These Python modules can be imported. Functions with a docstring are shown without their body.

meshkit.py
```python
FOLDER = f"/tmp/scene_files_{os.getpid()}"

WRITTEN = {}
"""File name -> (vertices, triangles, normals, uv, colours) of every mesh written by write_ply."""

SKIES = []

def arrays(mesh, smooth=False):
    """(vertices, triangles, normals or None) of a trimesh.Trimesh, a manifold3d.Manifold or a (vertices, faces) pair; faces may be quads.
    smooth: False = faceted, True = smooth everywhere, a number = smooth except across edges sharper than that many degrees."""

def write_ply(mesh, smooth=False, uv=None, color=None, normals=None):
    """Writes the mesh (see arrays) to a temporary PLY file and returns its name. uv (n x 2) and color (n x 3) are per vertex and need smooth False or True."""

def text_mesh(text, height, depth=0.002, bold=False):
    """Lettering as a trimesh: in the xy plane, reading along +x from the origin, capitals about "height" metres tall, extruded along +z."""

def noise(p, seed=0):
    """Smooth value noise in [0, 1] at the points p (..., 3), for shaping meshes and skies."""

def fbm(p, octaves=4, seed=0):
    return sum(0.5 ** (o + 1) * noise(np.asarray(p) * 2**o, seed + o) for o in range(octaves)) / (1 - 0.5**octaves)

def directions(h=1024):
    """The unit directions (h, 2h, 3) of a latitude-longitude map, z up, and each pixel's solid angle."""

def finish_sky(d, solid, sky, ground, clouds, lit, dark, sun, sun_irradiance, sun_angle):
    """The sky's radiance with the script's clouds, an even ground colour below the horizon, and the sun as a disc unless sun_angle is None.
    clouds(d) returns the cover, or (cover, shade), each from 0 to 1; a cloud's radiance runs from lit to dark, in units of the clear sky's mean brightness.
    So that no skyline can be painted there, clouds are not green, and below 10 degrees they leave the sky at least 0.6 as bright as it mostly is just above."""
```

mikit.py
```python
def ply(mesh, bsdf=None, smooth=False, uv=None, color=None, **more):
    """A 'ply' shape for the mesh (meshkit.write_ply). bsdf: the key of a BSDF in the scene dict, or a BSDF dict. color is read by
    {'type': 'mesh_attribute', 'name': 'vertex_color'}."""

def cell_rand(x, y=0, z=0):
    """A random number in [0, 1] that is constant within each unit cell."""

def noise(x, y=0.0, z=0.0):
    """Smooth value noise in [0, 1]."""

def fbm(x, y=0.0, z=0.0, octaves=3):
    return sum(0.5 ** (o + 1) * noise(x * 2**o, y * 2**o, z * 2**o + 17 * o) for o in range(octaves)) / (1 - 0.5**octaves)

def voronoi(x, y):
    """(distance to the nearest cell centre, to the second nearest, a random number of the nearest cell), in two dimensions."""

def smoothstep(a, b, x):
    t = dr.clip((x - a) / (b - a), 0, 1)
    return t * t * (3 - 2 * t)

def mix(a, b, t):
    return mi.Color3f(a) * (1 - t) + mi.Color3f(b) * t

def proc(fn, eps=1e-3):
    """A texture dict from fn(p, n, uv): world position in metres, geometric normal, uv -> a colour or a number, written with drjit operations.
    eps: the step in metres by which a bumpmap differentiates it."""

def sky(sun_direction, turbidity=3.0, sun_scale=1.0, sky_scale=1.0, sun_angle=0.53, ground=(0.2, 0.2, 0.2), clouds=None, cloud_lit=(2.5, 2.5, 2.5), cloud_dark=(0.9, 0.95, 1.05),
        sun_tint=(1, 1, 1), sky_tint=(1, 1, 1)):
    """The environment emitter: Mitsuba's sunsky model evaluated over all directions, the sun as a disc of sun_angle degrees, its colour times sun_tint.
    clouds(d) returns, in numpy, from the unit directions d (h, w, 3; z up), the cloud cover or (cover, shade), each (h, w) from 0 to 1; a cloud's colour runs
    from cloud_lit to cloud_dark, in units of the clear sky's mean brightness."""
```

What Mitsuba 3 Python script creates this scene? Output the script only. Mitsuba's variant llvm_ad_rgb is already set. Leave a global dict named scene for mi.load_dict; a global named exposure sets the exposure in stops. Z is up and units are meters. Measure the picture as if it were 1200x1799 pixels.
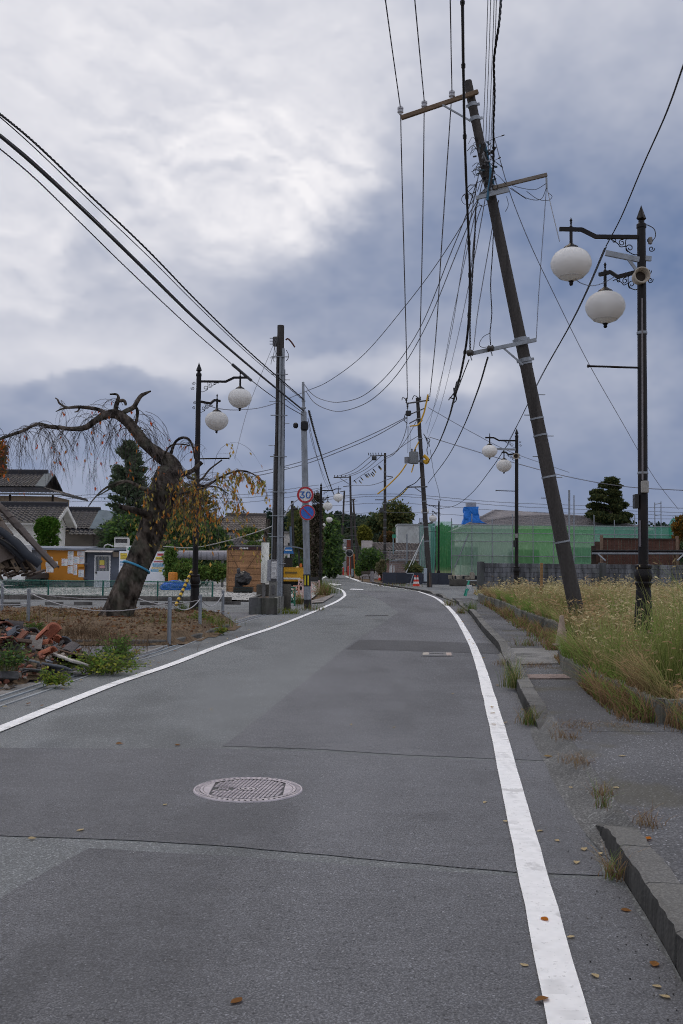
import math, random
import numpy as np
import drjit as dr
import mitsuba as mi
import trimesh
from shapely.geometry import Polygon
import mikit, meshkit
from mikit import proc, noise, fbm, voronoi, cell_rand, smoothstep, mix

T = mi.ScalarTransform4f
rng = np.random.default_rng(7)
scene, labels = {}, {}

# ------------------------------------------------------------------ camera
EYE = np.array([0.0, 0.0, 1.55])
FPX, CX, CY = 1749.0, 600.0, 899.5            # a 35 mm lens on an upright full frame
PITCH, ROLL = math.radians(3.09), math.radians(0.6)
FWD = np.array([0, math.cos(PITCH), math.sin(PITCH)])
_r0, _u0 = np.array([1.0, 0, 0]), np.array([0, -math.sin(PITCH), math.cos(PITCH)])
RIGHT = _r0 * math.cos(ROLL) + _u0 * math.sin(ROLL)
UP = _u0 * math.cos(ROLL) - _r0 * math.sin(ROLL)
scene['camera'] = {'type': 'perspective', 'fov': math.degrees(2 * math.atan(600 / FPX)), 'fov_axis': 'x', 'near_clip': 0.05, 'far_clip': 6000.0,
                   'to_world': T().look_at(origin=EYE.tolist(), target=(EYE + FWD).tolist(), up=UP.tolist())}
exposure = 2.23

# ------------------------------------------------------------------ sky: a broken overcast, sun hidden behind the bright gap
_AZ, _EL = [-30, -19, -12, -6, 0, 6, 12, 19, 30], [0, 4, 8, 11, 13.5, 17, 21, 25, 30, 38]
_SH = np.array([[.64, .66, .68, .70, .73, .82, .86, .86, .78], [.72, .74, .74, .74, .76, .83, .88, .90, .78], [.74, .77, .76, .74, .68, .76, .82, .87, .78], [.50, .42, .42, .50, .58, .74, .82, .88, .78], [.62, .56, .60, .66, .68, .75, .82, .90, .78], [.60, .62, .70, .70, .68, .76, .85, .90, .78],
                [.56, .56, .58, .60, .64, .74, .82, .83, .80], [.42, .38, .36, .42, .56, .64, .70, .70, .68], [.34, .30, .28, .28, .38, .48, .50, .48, .50], [.42, .40, .40, .40, .44, .48, .50, .50, .50]])
def clouds(d):
    "cover and shade of a broken overcast: a bright thin place high on the left, grey decks around it, a bank of cumulus low down"
    from scipy.interpolate import RegularGridInterpolator
    az = np.degrees(np.arctan2(d[..., 0], d[..., 1])); el = np.degrees(np.arcsin(np.clip(d[..., 2], -1, 1)))
    P3 = lambda sx, sy, k: np.stack([az * sx + k, el * sy + k * .7, az * 0 + k], -1)
    stretch = np.clip(.35 + el / 22.0, .35, 1.4)
    w1 = meshkit.fbm(P3(.11, .17, 3.1), 6, 3) - .5; w2 = meshkit.fbm(P3(.11, .17, 8.4), 6, 4) - .5
    c1 = meshkit.fbm(P3(.55, .85, 1.3), 6, 5) - .5; c2 = meshkit.fbm(P3(.55, .85, 6.3), 6, 7) - .5
    a, e = az + 11 * w1 + 2.6 * c1, el + (8 * w2 + 2.0 * c2) * stretch * .8
    tab = RegularGridInterpolator((_EL, _AZ), _SH, bounds_error=False, fill_value=None)
    s = tab(np.stack([np.clip(e, 0, 38), np.clip(np.where(np.abs(az) > 90, 25, a), -30, 30)], -1))
    s = s + .50 * w1 * np.clip(el / 8, .2, 1) + .15 * c1 + .05 * (meshkit.fbm(P3(1.6, 2.6, 5.0), 5, 9) - .5)
    m1, m2 = meshkit.fbm(P3(.24, .36, 2.2), 6, 15) - .5, meshkit.fbm(P3(.24, .36, 7.7), 6, 17) - .5
    a, e = az + 7 * w1 + 9.5 * m1 + 2.2 * c1, el + 5 * w2 + 6 * m2 + 1.6 * c2
    ell = lambda a0, e0, ra, re: 1 - np.sqrt(((a - a0) / ra) ** 2 + ((e - e0) / re) ** 2)
    broad = .05 + .42 / (1 + np.exp((az + 7) / 2.0)) + .34 / (1 + np.exp(-(el - 24.5) / 1.0))
    def lit(v, soft): return 1 / (1 + np.exp(-v / soft))
    g1 = lit(ell(-7.5, 22.6, 10.2, 5.6), broad) ; g2 = lit(ell(-20, 17.0, 6.5, 3.6), .08); g3 = lit(ell(3.5, 10.2, 4.5, 1.0), .2) * .35; g4 = lit(ell(-1.5, 28.5, 5.5, 3.0), .13) * .6
    tex = meshkit.fbm(np.stack([(az + 5 * m1) * .55 + el * .25, (el + 4 * m2) * 1.5, az * 0 + 2], -1), 7, 13)
    s = s * (1 - g1) + g1 * (.08 + .62 * (tex - .45)); s = s * (1 - g2) + g2 * (.22 + .30 * (tex - .4)); s -= .55 * g3; s = s * (1 - g4) + g4 * (.20 + .2 * (tex - .4))
    top = 10.3 + 2.6 * (meshkit.fbm(np.stack([az * .16, az * 0 + 2, az * 0], -1), 3, 31) - .5) - .04 * np.abs(az) + 1.1 * (meshkit.fbm(P3(.5, .6, 4.0), 5, 33) - .5) * 2
    bank = lit(top - el, .10) * np.clip(1.1 - (az + 6) / 24, 0, 1) * (np.abs(az) < 120)
    puff = meshkit.fbm(P3(.34, .7, 9.0), 5, 41) - .5
    rim = np.exp(-((top - el - .25) / .35) ** 2)
    s = s * (1 - .75 * bank) + .75 * bank * (.82 + .34 * puff - .06 * rim - .14 * np.exp(-(el / 3.5) ** 2))
    back = np.clip((np.abs(az) - 60) / 50, 0, 1); s = s * (1 - back) + back * (.54 - .34 * np.clip((el - 16) / 14, 0, 1) + .5 * w1 + .2 * c1)
    hi = np.clip((el - 34) / 14, 0, 1); s = s * (1 - hi) + hi * (.42 + .5 * w1 + .25 * c1)
    return np.ones_like(s), np.clip(s, 0, 1)

scene['sky'] = mikit.sky((-0.15, 0.45, 0.88), turbidity=3, sun_scale=0.1, sun_angle=24, sky_scale=1.0, clouds=clouds,
                         cloud_lit=(2.12, 2.08, 2.14), cloud_dark=(0.26, 0.41, 0.77), ground=(0.15, 0.15, 0.15))

# ------------------------------------------------------------------ helpers
def ray(px, py):
    d = FWD + RIGHT * ((px - CX) / FPX) + UP * ((CY - py) / FPX)
    return d
def P(px, py, Y):
    "the place seen at a photograph pixel, Y metres up the street"
    d = ray(px, py)
    return EYE + d * (Y / d[1])
def G(px, py, z=0.0):
    "the place on the ground of height z seen at a photograph pixel"
    d = ray(px, py)
    return EYE + d * ((z - EYE[2]) / d[2])
def A(*x): return np.array(x, float)
def unit(v): return np.asarray(v, float) / (np.linalg.norm(v) + 1e-12)
def rotz(a): c, s = math.cos(a), math.sin(a); return np.array([[c, -s, 0], [s, c, 0], [0, 0, 1.0]])
def rotx(a): c, s = math.cos(a), math.sin(a); return np.array([[1, 0, 0], [0, c, -s], [0, s, c]])
def roty(a): c, s = math.cos(a), math.sin(a); return np.array([[c, 0, s], [0, 1, 0], [-s, 0, c]])
def jit(c, a=0.15): return np.clip(np.asarray(c, float) * (1 + rng.uniform(-a, a)), 0, 1)
def smooth_path(p, n):
    "Catmull-Rom through the points, n samples"
    p = np.asarray(p, float)
    if len(p) < 3: return p[0] + (p[-1] - p[0]) * np.linspace(0, 1, n)[:, None]
    q = np.vstack([2 * p[0] - p[1], p, 2 * p[-1] - p[-2]])
    s = np.linspace(0, len(p) - 1 - 1e-9, n); i = s.astype(int); t = (s - i)[:, None]
    a, b, c, e = q[i], q[i + 1], q[i + 2], q[i + 3]
    return 0.5 * (2 * b + (c - a) * t + (2 * a - 5 * b + 4 * c - e) * t**2 + (3 * b - a - 3 * c + e) * t**3)

class MB:
    "collects pieces of one mesh; vertices are split at sharp edges so that the whole can be shaded smooth"
    def __init__(self): self.v, self.f, self.c, self.n = [], [], [], 0
    def raw(self, v, f, c):
        v = np.asarray(v, float); f = np.asarray(f, int)
        self.v.append(v); self.f.append(f + self.n); self.n += len(v)
        c = np.asarray(c, float); self.c.append(np.broadcast_to(c, (len(v), 3)) if c.ndim == 1 else c)
        return self
    def flat(self, v, f, c):
        v = np.asarray(v, float); f = np.asarray(f, int)
        if f.shape[1] == 4: f = np.vstack([f[:, [0, 1, 2]], f[:, [0, 2, 3]]])
        return self.raw(v[f].reshape(-1, 3), np.arange(f.size).reshape(-1, 3), c)
    def box(self, c, s, col, R=None, ch=0.0):
        s = np.asarray(s, float) / 2
        if ch <= 0:
            v, f = [], []
            for ax in range(3):
                for sg in (-1, 1):
                    u, w = (ax + 1) % 3, (ax + 2) % 3
                    q = np.zeros((4, 3)); q[:, ax] = sg * s[ax]
                    q[:, u] = np.array([-1, 1, 1, -1]) * s[u] * sg; q[:, w] = np.array([-1, -1, 1, 1]) * s[w]
                    f += [[len(v) * 4 + 0, len(v) * 4 + 1, len(v) * 4 + 2], [len(v) * 4, len(v) * 4 + 2, len(v) * 4 + 3]]; v.append(q)
            v = np.vstack(v); f = np.array(f)
            v = v if R is None else v @ np.asarray(R).T
            return self.raw(v + np.asarray(c), f, col)
        ch = min(ch, *(s * 0.9))
        pts = np.array([[sx * (s[0] - ch * (k != 0)), sy * (s[1] - ch * (k != 1)), sz * (s[2] - ch * (k != 2))] for k in range(3) for sx in (-1, 1) for sy in (-1, 1) for sz in (-1, 1)])
        m = trimesh.convex.convex_hull(pts)
        v = np.array(m.vertices) if R is None else np.array(m.vertices) @ np.asarray(R).T
        return self.flat(v + np.asarray(c), np.array(m.faces), col)
    def beam(self, p, q, w, h, col, up=(0, 0, 1), ch=0.0):
        p, q = np.asarray(p, float), np.asarray(q, float); d = q - p; L = np.linalg.norm(d); x = d / L
        y = np.cross(up, x); y = np.cross((1, 0, 0), x) if np.linalg.norm(y) < 1e-3 else y; y = unit(y); z = np.cross(x, y)
        return self.box((p + q) / 2, (L, w, h), col, np.stack([x, y, z], 1), ch)
    def tube(self, pts, r, col, sides=8, caps=True, wob=0.0, seed=0, rid=0.0):
        p = np.asarray(pts, float); n = len(p); r = np.broadcast_to(np.asarray(r, float), (n,))
        t = np.gradient(p, axis=0) if n > 2 else np.repeat((p[1:] - p[:1]), n, 0); t = t / (np.linalg.norm(t, axis=1, keepdims=True) + 1e-12)
        a = np.zeros((n, 3)); ref = np.array([0, 0, 1.0]) if abs(t[0][2]) < 0.9 else np.array([1.0, 0, 0])
        a0 = unit(np.cross(t[0], ref))
        for i in range(n):
            a0 = unit(a0 - t[i] * np.dot(a0, t[i])); a[i] = a0
        b = np.cross(t, a); an = np.arange(sides) * 2 * np.pi / sides
        v = p[:, None] + r[:, None, None] * (np.cos(an)[None, :, None] * a[:, None] + np.sin(an)[None, :, None] * b[:, None])
        if wob:
            cc = v - p[:, None]; k = 1 + wob * ((meshkit.fbm(v * np.array([2.2, 2.2, 1.0]) + seed, 4, seed) - 0.5) * 2)
            if rid: k = k + rid * (1 - 4 * np.abs(meshkit.fbm(v * np.array([8.0, 8.0, 1.9]) + seed, 4, seed + 3) - 0.5))
            v = p[:, None] + cc * k[..., None]
        i, j = np.meshgrid(np.arange(n - 1), np.arange(sides), indexing='ij')
        q = np.stack([i * sides + j, i * sides + (j + 1) % sides, (i + 1) * sides + (j + 1) % sides, (i + 1) * sides + j], -1).reshape(-1, 4)
        c = np.asarray(col, float)
        cv = np.repeat(c, sides, 0) if c.ndim == 2 else c
        self.raw(v.reshape(-1, 3), np.vstack([q[:, [0, 1, 2]], q[:, [0, 2, 3]]]), cv)
        if caps:
            k = np.arange(1, sides - 1)
            for ring, fl, cc in ((v[0], True, c[0] if c.ndim == 2 else c), (v[-1], False, c[-1] if c.ndim == 2 else c)):
                f = np.stack([k * 0, k + 1, k], 1) if fl else np.stack([k * 0, k, k + 1], 1)
                self.raw(ring, f, cc)
        return self
    def lathe(self, prof, col, o=(0, 0, 0), n=20, R=None, sharp=35):
        prof = np.asarray(prof, float); segs = [[prof[0]]]
        for k in range(1, len(prof)):
            segs[-1].append(prof[k])
            if k < len(prof) - 1:
                d0, d1 = unit(prof[k] - prof[k - 1]), unit(prof[k + 1] - prof[k])
                if np.degrees(np.arccos(np.clip(d0 @ d1, -1, 1))) > sharp: segs.append([prof[k]])
        an = np.arange(n) * 2 * np.pi / n
        for s in segs:
            s = np.array(s); m = len(s)
            v = np.stack([s[:, :1] * np.cos(an), s[:, :1] * np.sin(an), np.repeat(s[:, 1:], n, 1)], -1).reshape(-1, 3)
            i, j = np.meshgrid(np.arange(m - 1), np.arange(n), indexing='ij')
            q = np.stack([i * n + j, i * n + (j + 1) % n, (i + 1) * n + (j + 1) % n, (i + 1) * n + j], -1).reshape(-1, 4)
            v = v if R is None else v @ np.asarray(R).T
            self.raw(v + np.asarray(o), np.vstack([q[:, [0, 1, 2]], q[:, [0, 2, 3]]]), col)
        return self
    def poly(self, pts, col, two=False):
        p = np.asarray(pts, float); k = np.arange(1, len(p) - 1)
        self.raw(p, np.stack([k * 0, k, k + 1], 1), col)
        return self
    def sheet(self, xy, z, col):
        v, f = trimesh.creation.triangulate_polygon(Polygon(xy).buffer(0), engine='earcut')
        f = np.array(f); a = np.cross(v[f[:, 1]] - v[f[:, 0]], v[f[:, 2]] - v[f[:, 0]]); f[a < 0] = f[a < 0][:, ::-1]
        return self.raw(np.column_stack([v, np.full(len(v), z)]), f, col)
    def prism(self, xy, z0, z1, col, base=False):
        xy = np.asarray(xy, float)
        if Polygon(xy).exterior.is_ccw is False: xy = xy[::-1]
        self.sheet(xy, z1, col)
        for i in range(len(xy)):
            a, b = xy[i], xy[(i + 1) % len(xy)]
            self.raw([[*a, z0], [*b, z0], [*b, z1], [*a, z1]], [[0, 1, 2], [0, 2, 3]], col)
        return self
    def slab(self, pts, thick, col):
        "a thin plate: the corners of its upper face (planar, counter-clockwise seen from above) and a thickness along its normal"
        p = np.asarray(pts, float); nn = unit(np.cross(p[1] - p[0], p[2] - p[0])); q = p - nn * thick
        self.poly(p, col); self.poly(q[::-1], col)
        for i in range(len(p)):
            j = (i + 1) % len(p); self.raw([q[i], q[j], p[j], p[i]], [[0, 1, 2], [0, 2, 3]], col)
        return self
    def mesh(self, m, col, R=None, o=(0, 0, 0)):
        v = np.array(m.vertices); v = v if R is None else v @ np.asarray(R).T
        return self.flat(v + np.asarray(o), np.array(m.faces), col)
    def out(self):
        v = np.vstack(self.v)
        return (v, np.vstack(self.f)), np.vstack(self.c)
    def xf(self, R=None, o=(0, 0, 0)):
        self.v = [(v if R is None else v @ np.asarray(R).T) + np.asarray(o) for v in self.v]; return self

WEATHER = set()
def shape(mb, mat):
    m, c = mb.out()
    if mat in WEATHER:           # these BSDFs read a flat colour per piece from uv and weather it with noise
        q = np.clip(np.round(np.sqrt(np.clip(c, 0, 1)) * 255), 0, 255)
        return mikit.ply(m, mat, True, uv=np.column_stack([q[:, 0] * 256 + q[:, 1] + 0.5, q[:, 2] / 255.0]))
    return mikit.ply(m, mat, True, color=c)
COUNT = {}
def key_for(name):
    n = COUNT.get(name, 0); COUNT[name] = n + 1
    return name if n == 0 else f'{name}_{n:03d}'
def tag(key, label=None, cat=None, group=None, kind=None):
    d = {k: v for k, v in (('label', label), ('category', cat), ('group', group), ('kind', kind)) if v}
    if d: labels[key] = {**labels.get(key, {}), **d}
def thing(name, label, cat, group=None):
    k = key_for(name); tag(k, label, cat, group); return k
def put(name, mb, mat, label=None, cat=None, group=None, kind=None, parent=None):
    k = key_for(name if parent is None else parent + '__' + name)
    scene[k] = shape(mb, mat) if isinstance(mb, MB) else mb
    tag(k, label, cat, group, kind); return k
def place(d, M): return {**d, 'to_world': M}

# ------------------------------------------------------------------ materials (each defined once)
def ref(k): return {'type': 'ref', 'id': k}
VC = {'type': 'mesh_attribute', 'name': 'vertex_color'}
def two(b): return {'type': 'twosided', 'bsdf': b}
def uvcol(uv):
    g = dr.floor(uv.x / 256.0); h = dr.floor(uv.x - g * 256.0)
    return mi.Color3f(dr.square(g / 255.0), dr.square(h / 255.0), dr.square(uv.y))
def f_weather(p, n, uv):
    k = 0.62 + 0.5 * fbm(p.x * 1.7, p.y * 1.7, p.z * 1.7, 3) + 0.28 * noise(p.x * 28, p.y * 28, p.z * 28)
    return uvcol(uv) * k
def f_streak(p, n, uv):
    s = fbm(p.x * 5.0 + 3, p.y * 5.0, p.z * 0.45, 3)
    f = fbm(p.x * 22, p.y * 22, p.z * 22, 2)
    k = 0.40 + 0.85 * smoothstep(0.25, 0.75, s) + 0.30 * (f - 0.5)
    c = uvcol(uv) * k
    return c + mi.Color3f(0.004, 0.008, 0.0) * smoothstep(0.55, 0.7, fbm(p.x * 2, p.y * 2, p.z * 2 + 9, 2))
scene['weathered'] = two({'type': 'principled', 'base_color': proc(f_weather), 'roughness': 0.8, 'specular': 0.25})
scene['streaked'] = two({'type': 'principled', 'base_color': proc(f_streak), 'roughness': 0.85, 'specular': 0.25})
scene['sheen'] = two({'type': 'principled', 'base_color': VC, 'roughness': 0.5, 'specular': 0.22})
WEATHER.update(('weathered', 'streaked'))
scene['plain'] = two({'type': 'principled', 'base_color': VC, 'roughness': 0.6, 'specular': 0.4})
scene['gloss'] = two({'type': 'principled', 'base_color': VC, 'roughness': 0.3, 'specular': 0.5})
def f_metal(p, n, uv):
    return mi.Color3f(0.30, 0.33, 0.37) * (0.65 + 0.6 * fbm(p.x * 9, p.y * 9, p.z * 3, 3))
scene['galvanised'] = two({'type': 'principled', 'base_color': proc(f_metal), 'roughness': 0.5, 'metallic': 0.55, 'specular': 0.5})
def f_black(p, n, uv):
    return mi.Color3f(0.010, 0.009, 0.010) + mi.Color3f(0.014, 0.009, 0.007) * smoothstep(0.45, 0.8, fbm(p.x * 6, p.y * 6, p.z * 2.5, 3))
scene['black_paint'] = two({'type': 'principled', 'base_color': proc(f_black), 'roughness': 0.42, 'specular': 0.24})
scene['leaf'] = {'type': 'principledthin', 'base_color': VC, 'roughness': 0.55, 'diff_trans': 0.75, 'eta': 1.4}
scene['needle'] = {'type': 'principledthin', 'base_color': VC, 'roughness': 0.6, 'diff_trans': 0.25, 'eta': 1.35}
scene['acrylic'] = {'type': 'principledthin', 'base_color': {'type': 'rgb', 'value': [0.96, 0.96, 0.95]}, 'roughness': 0.08, 'diff_trans': 0.40, 'eta': 1.4}
scene['cable'] = two({'type': 'principled', 'base_color': VC, 'roughness': 0.5, 'specular': 0.4})
scene['netting'] = {'type': 'mask', 'opacity': 0.53, 'bsdf': {'type': 'principledthin', 'base_color': VC, 'roughness': 0.6, 'diff_trans': 1.0}}
scene['pane_glass'] = two({'type': 'principled', 'base_color': {'type': 'rgb', 'value': [0.03, 0.035, 0.04]}, 'roughness': 0.08, 'specular': 0.6})
# asphalt, old and new
def stones(p, s):
    d, _, r = voronoi(p.x * s, p.y * s)
    return d, r
def f_old(p, n, uv):
    d, r = stones(p, 95.0)
    big = fbm(p.x * 0.5, p.y * 0.22, 3, 4); mid = fbm(p.x * 3, p.y * 3, 1, 3)
    k = 0.60 + 0.42 * big + 0.25 * mid
    st = 0.66 + 0.62 * r * (1 - smoothstep(0.25, 0.75, d)) + 0.35 * smoothstep(0.93, 0.96, r)
    c = mi.Color3f(0.176, 0.188, 0.196) * k * st
    damp = smoothstep(0.56, 0.72, fbm(p.x * 0.9 + 7, p.y * 0.35, 8, 4))
    return c * (1 - 0.22 * damp)
def f_new(p, n, uv):
    d, r = stones(p, 120.0)
    big = fbm(p.x * 1.1 + 9, p.y * 0.25, 5, 5); mid = fbm(p.x * 4, p.y * 7, 2, 3); drag = fbm(p.x * 14, p.y * 60, 4, 3)
    k = 0.50 + 0.62 * big + 0.22 * mid + 0.20 * (drag - 0.5)
    stain = smoothstep(0.60, 0.72, fbm(p.x * 1.7 + 3, p.y * 0.8, 9, 4)); d2, r2 = stones(p, 42.0)
    k = k * (1 - 0.13 * stain) * (1 + 0.22 * smoothstep(0.80, 0.9, r2) * (1 - smoothstep(0.2, 0.42, d2)))
    st = 0.66 + 0.68 * r * (1 - smoothstep(0.25, 0.75, d)) + 0.55 * smoothstep(0.985, 0.995, r)
    pit = smoothstep(0.72, 0.80, fbm(p.x * 75, p.y * 75, 3, 2))
    return mi.Color3f(0.141, 0.146, 0.160) * k * st * (1 - 0.35 * pit)
def f_walk(p, n, uv):
    d, r = stones(p, 70.0)
    big = fbm(p.x * 0.9 + 2, p.y * 0.9, 6, 4)
    st = 0.55 + 0.55 * r * (1 - smoothstep(0.3, 0.8, d)) + 1.5 * smoothstep(0.94, 0.97, r) * (1 - smoothstep(0.2, 0.5, d))
    moss = smoothstep(0.62, 0.8, fbm(p.x * 1.6, p.y * 1.6, 12, 4))
    return mix(mi.Color3f(0.138, 0.142, 0.153) * (0.62 + 0.75 * big) * st, mi.Color3f(0.08, 0.075, 0.05), moss * 0.5)
def f_bump(p, n, uv): return fbm(p.x * 85, p.y * 85, p.z * 85, 2) * 1.0
def bumped(base, scale, rough, eps=0.004, spec=0.3):
    return two({'type': 'bumpmap', 'arbitrary': proc(f_bump, eps), 'scale': scale, 'bsdf': {'type': 'principled', 'base_color': proc(base), 'roughness': rough, 'specular': spec}})
scene['asphalt_old'] = bumped(f_old, 0.006, 0.8)
scene['asphalt_new'] = bumped(f_new, 0.004, 0.72)
scene['asphalt_walk'] = bumped(f_walk, 0.008, 0.85)
def f_conc(p, n, uv):
    d, r = stones(p, 80.0)
    st = 0.78 + 0.40 * r * (1 - smoothstep(0.3, 0.8, d))
    stain = smoothstep(0.45, 0.75, fbm(p.x * 2.3 + 4, p.y * 2.3, p.z * 3, 4))
    return uvcol(uv) * (0.65 + 0.6 * fbm(p.x * 1.3, p.y * 1.3, p.z * 1.3, 3)) * st * (1 - 0.5 * stain)
def f_worn(p, n, uv):
    d, r = stones(p, 75.0)
    return uvcol(uv) * (0.66 + 0.5 * fbm(p.x * 3, p.y * 3, 2, 4)) * (0.6 + 0.75 * r * (1 - smoothstep(0.3, 0.8, d)) + 0.5 * smoothstep(0.93, 0.96, r))
scene['worn_concrete'] = bumped(f_worn, 0.008, 0.85); WEATHER.add('worn_concrete')
scene['concrete'] = bumped(f_conc, 0.006, 0.85); WEATHER.add('concrete')
def f_paint(p, n, uv):
    w = fbm(p.x * 5, p.y * 5, 3, 4); f = noise(p.x * 60, p.y * 60, 2)
    worn = smoothstep(0.74, 0.84, w + 0.12 * f)
    speck = smoothstep(0.76, 0.84, fbm(p.x * 70, p.y * 70, 6, 2)); worn = dr.maximum(worn, speck * 0.8)
    tyre = smoothstep(0.5, 0.62, noise(p.y * 24, 3, 3)) * smoothstep(0.5, 0.75, fbm(p.x * 11 + p.y * 0.6, p.y * 0.3, 7, 2))
    c = mi.Color3f(0.80, 0.81, 0.82) * (0.90 + 0.14 * fbm(p.x * 30, p.y * 30, 1, 2))
    return mix(c * (1 - 0.16 * tyre), mi.Color3f(0.3, 0.3, 0.3), worn * 0.4)
scene['road_paint'] = bumped(f_paint, 0.003, 0.7)
def f_soil(p, n, uv):
    return mix(mi.Color3f(0.085, 0.06, 0.042), mi.Color3f(0.16, 0.12, 0.08), fbm(p.x * 6, p.y * 6, p.z * 6, 4)) * (0.6 + 0.8 * noise(p.x * 40, p.y * 40, 2))
scene['soil'] = two({'type': 'principled', 'base_color': proc(f_soil), 'roughness': 0.95, 'specular': 0.1})
def f_gravel(p, n, uv):
    d, _, r = voronoi(p.x * 22, p.y * 22)
    return mi.Color3f(0.34, 0.34, 0.33) * (0.5 + 0.7 * r) * (0.8 + 0.4 * fbm(p.x * 0.8, p.y * 0.8, 1, 3))
scene['gravel_bed'] = two({'type': 'principled', 'base_color': proc(f_gravel), 'roughness': 0.9, 'specular': 0.2})
def f_bark(p, n, uv):
    s = fbm(p.x * 9 + p.z * 2, p.y * 9, p.z * 3.2, 4); m = smoothstep(0.5, 0.7, fbm(p.x * 3, p.y * 3, p.z * 3 + 5, 3))
    c = mix(mi.Color3f(0.020, 0.017, 0.015), mi.Color3f(0.150, 0.126, 0.108), smoothstep(0.3, 0.75, s))
    return mix(c, mi.Color3f(0.10, 0.115, 0.085), m * 0.4)
def f_barkb(p, n, uv): return fbm(p.x * 14 + p.z * 3, p.y * 14, p.z * 6, 4)
scene['bark'] = two({'type': 'bumpmap', 'arbitrary': proc(f_barkb, 0.01), 'scale': 0.16, 'bsdf': {'type': 'principled', 'base_color': proc(f_bark), 'roughness': 0.9, 'specular': 0.2}})
def f_polecon(p, n, uv):
    s = fbm(p.x * 12, p.y * 12, p.z * 0.6, 4); f = noise(p.x * 45, p.y * 45, p.z * 20); pale = smoothstep(0.68, 0.8, fbm(p.x * 5, p.y * 5, p.z * 1.6, 4))
    c = mix(mi.Color3f(0.026, 0.024, 0.024), mi.Color3f(0.085, 0.078, 0.075), s) * (0.8 + 0.4 * f)
    return mix(c, mi.Color3f(0.17, 0.16, 0.155), pale * 0.45)
scene['pole_concrete'] = two({'type': 'principled', 'base_color': proc(f_polecon), 'roughness': 0.75, 'specular': 0.3})
def f_wood(p, n, uv):
    g = fbm(p.x * 1.5, p.y * 30, p.z * 30, 3)
    return uvcol(uv) * (0.6 + 0.75 * g) * (0.75 + 0.5 * fbm(p.x * 2, p.y * 2, p.z * 2, 2))
scene['timber'] = two({'type': 'principled', 'base_color': proc(f_wood), 'roughness': 0.8, 'specular': 0.2}); WEATHER.add('timber')
def f_iron(p, n, uv):
    return uvcol(uv) * (0.7 + 0.6 * fbm(p.x * 20, p.y * 20, 1, 3))
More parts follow.
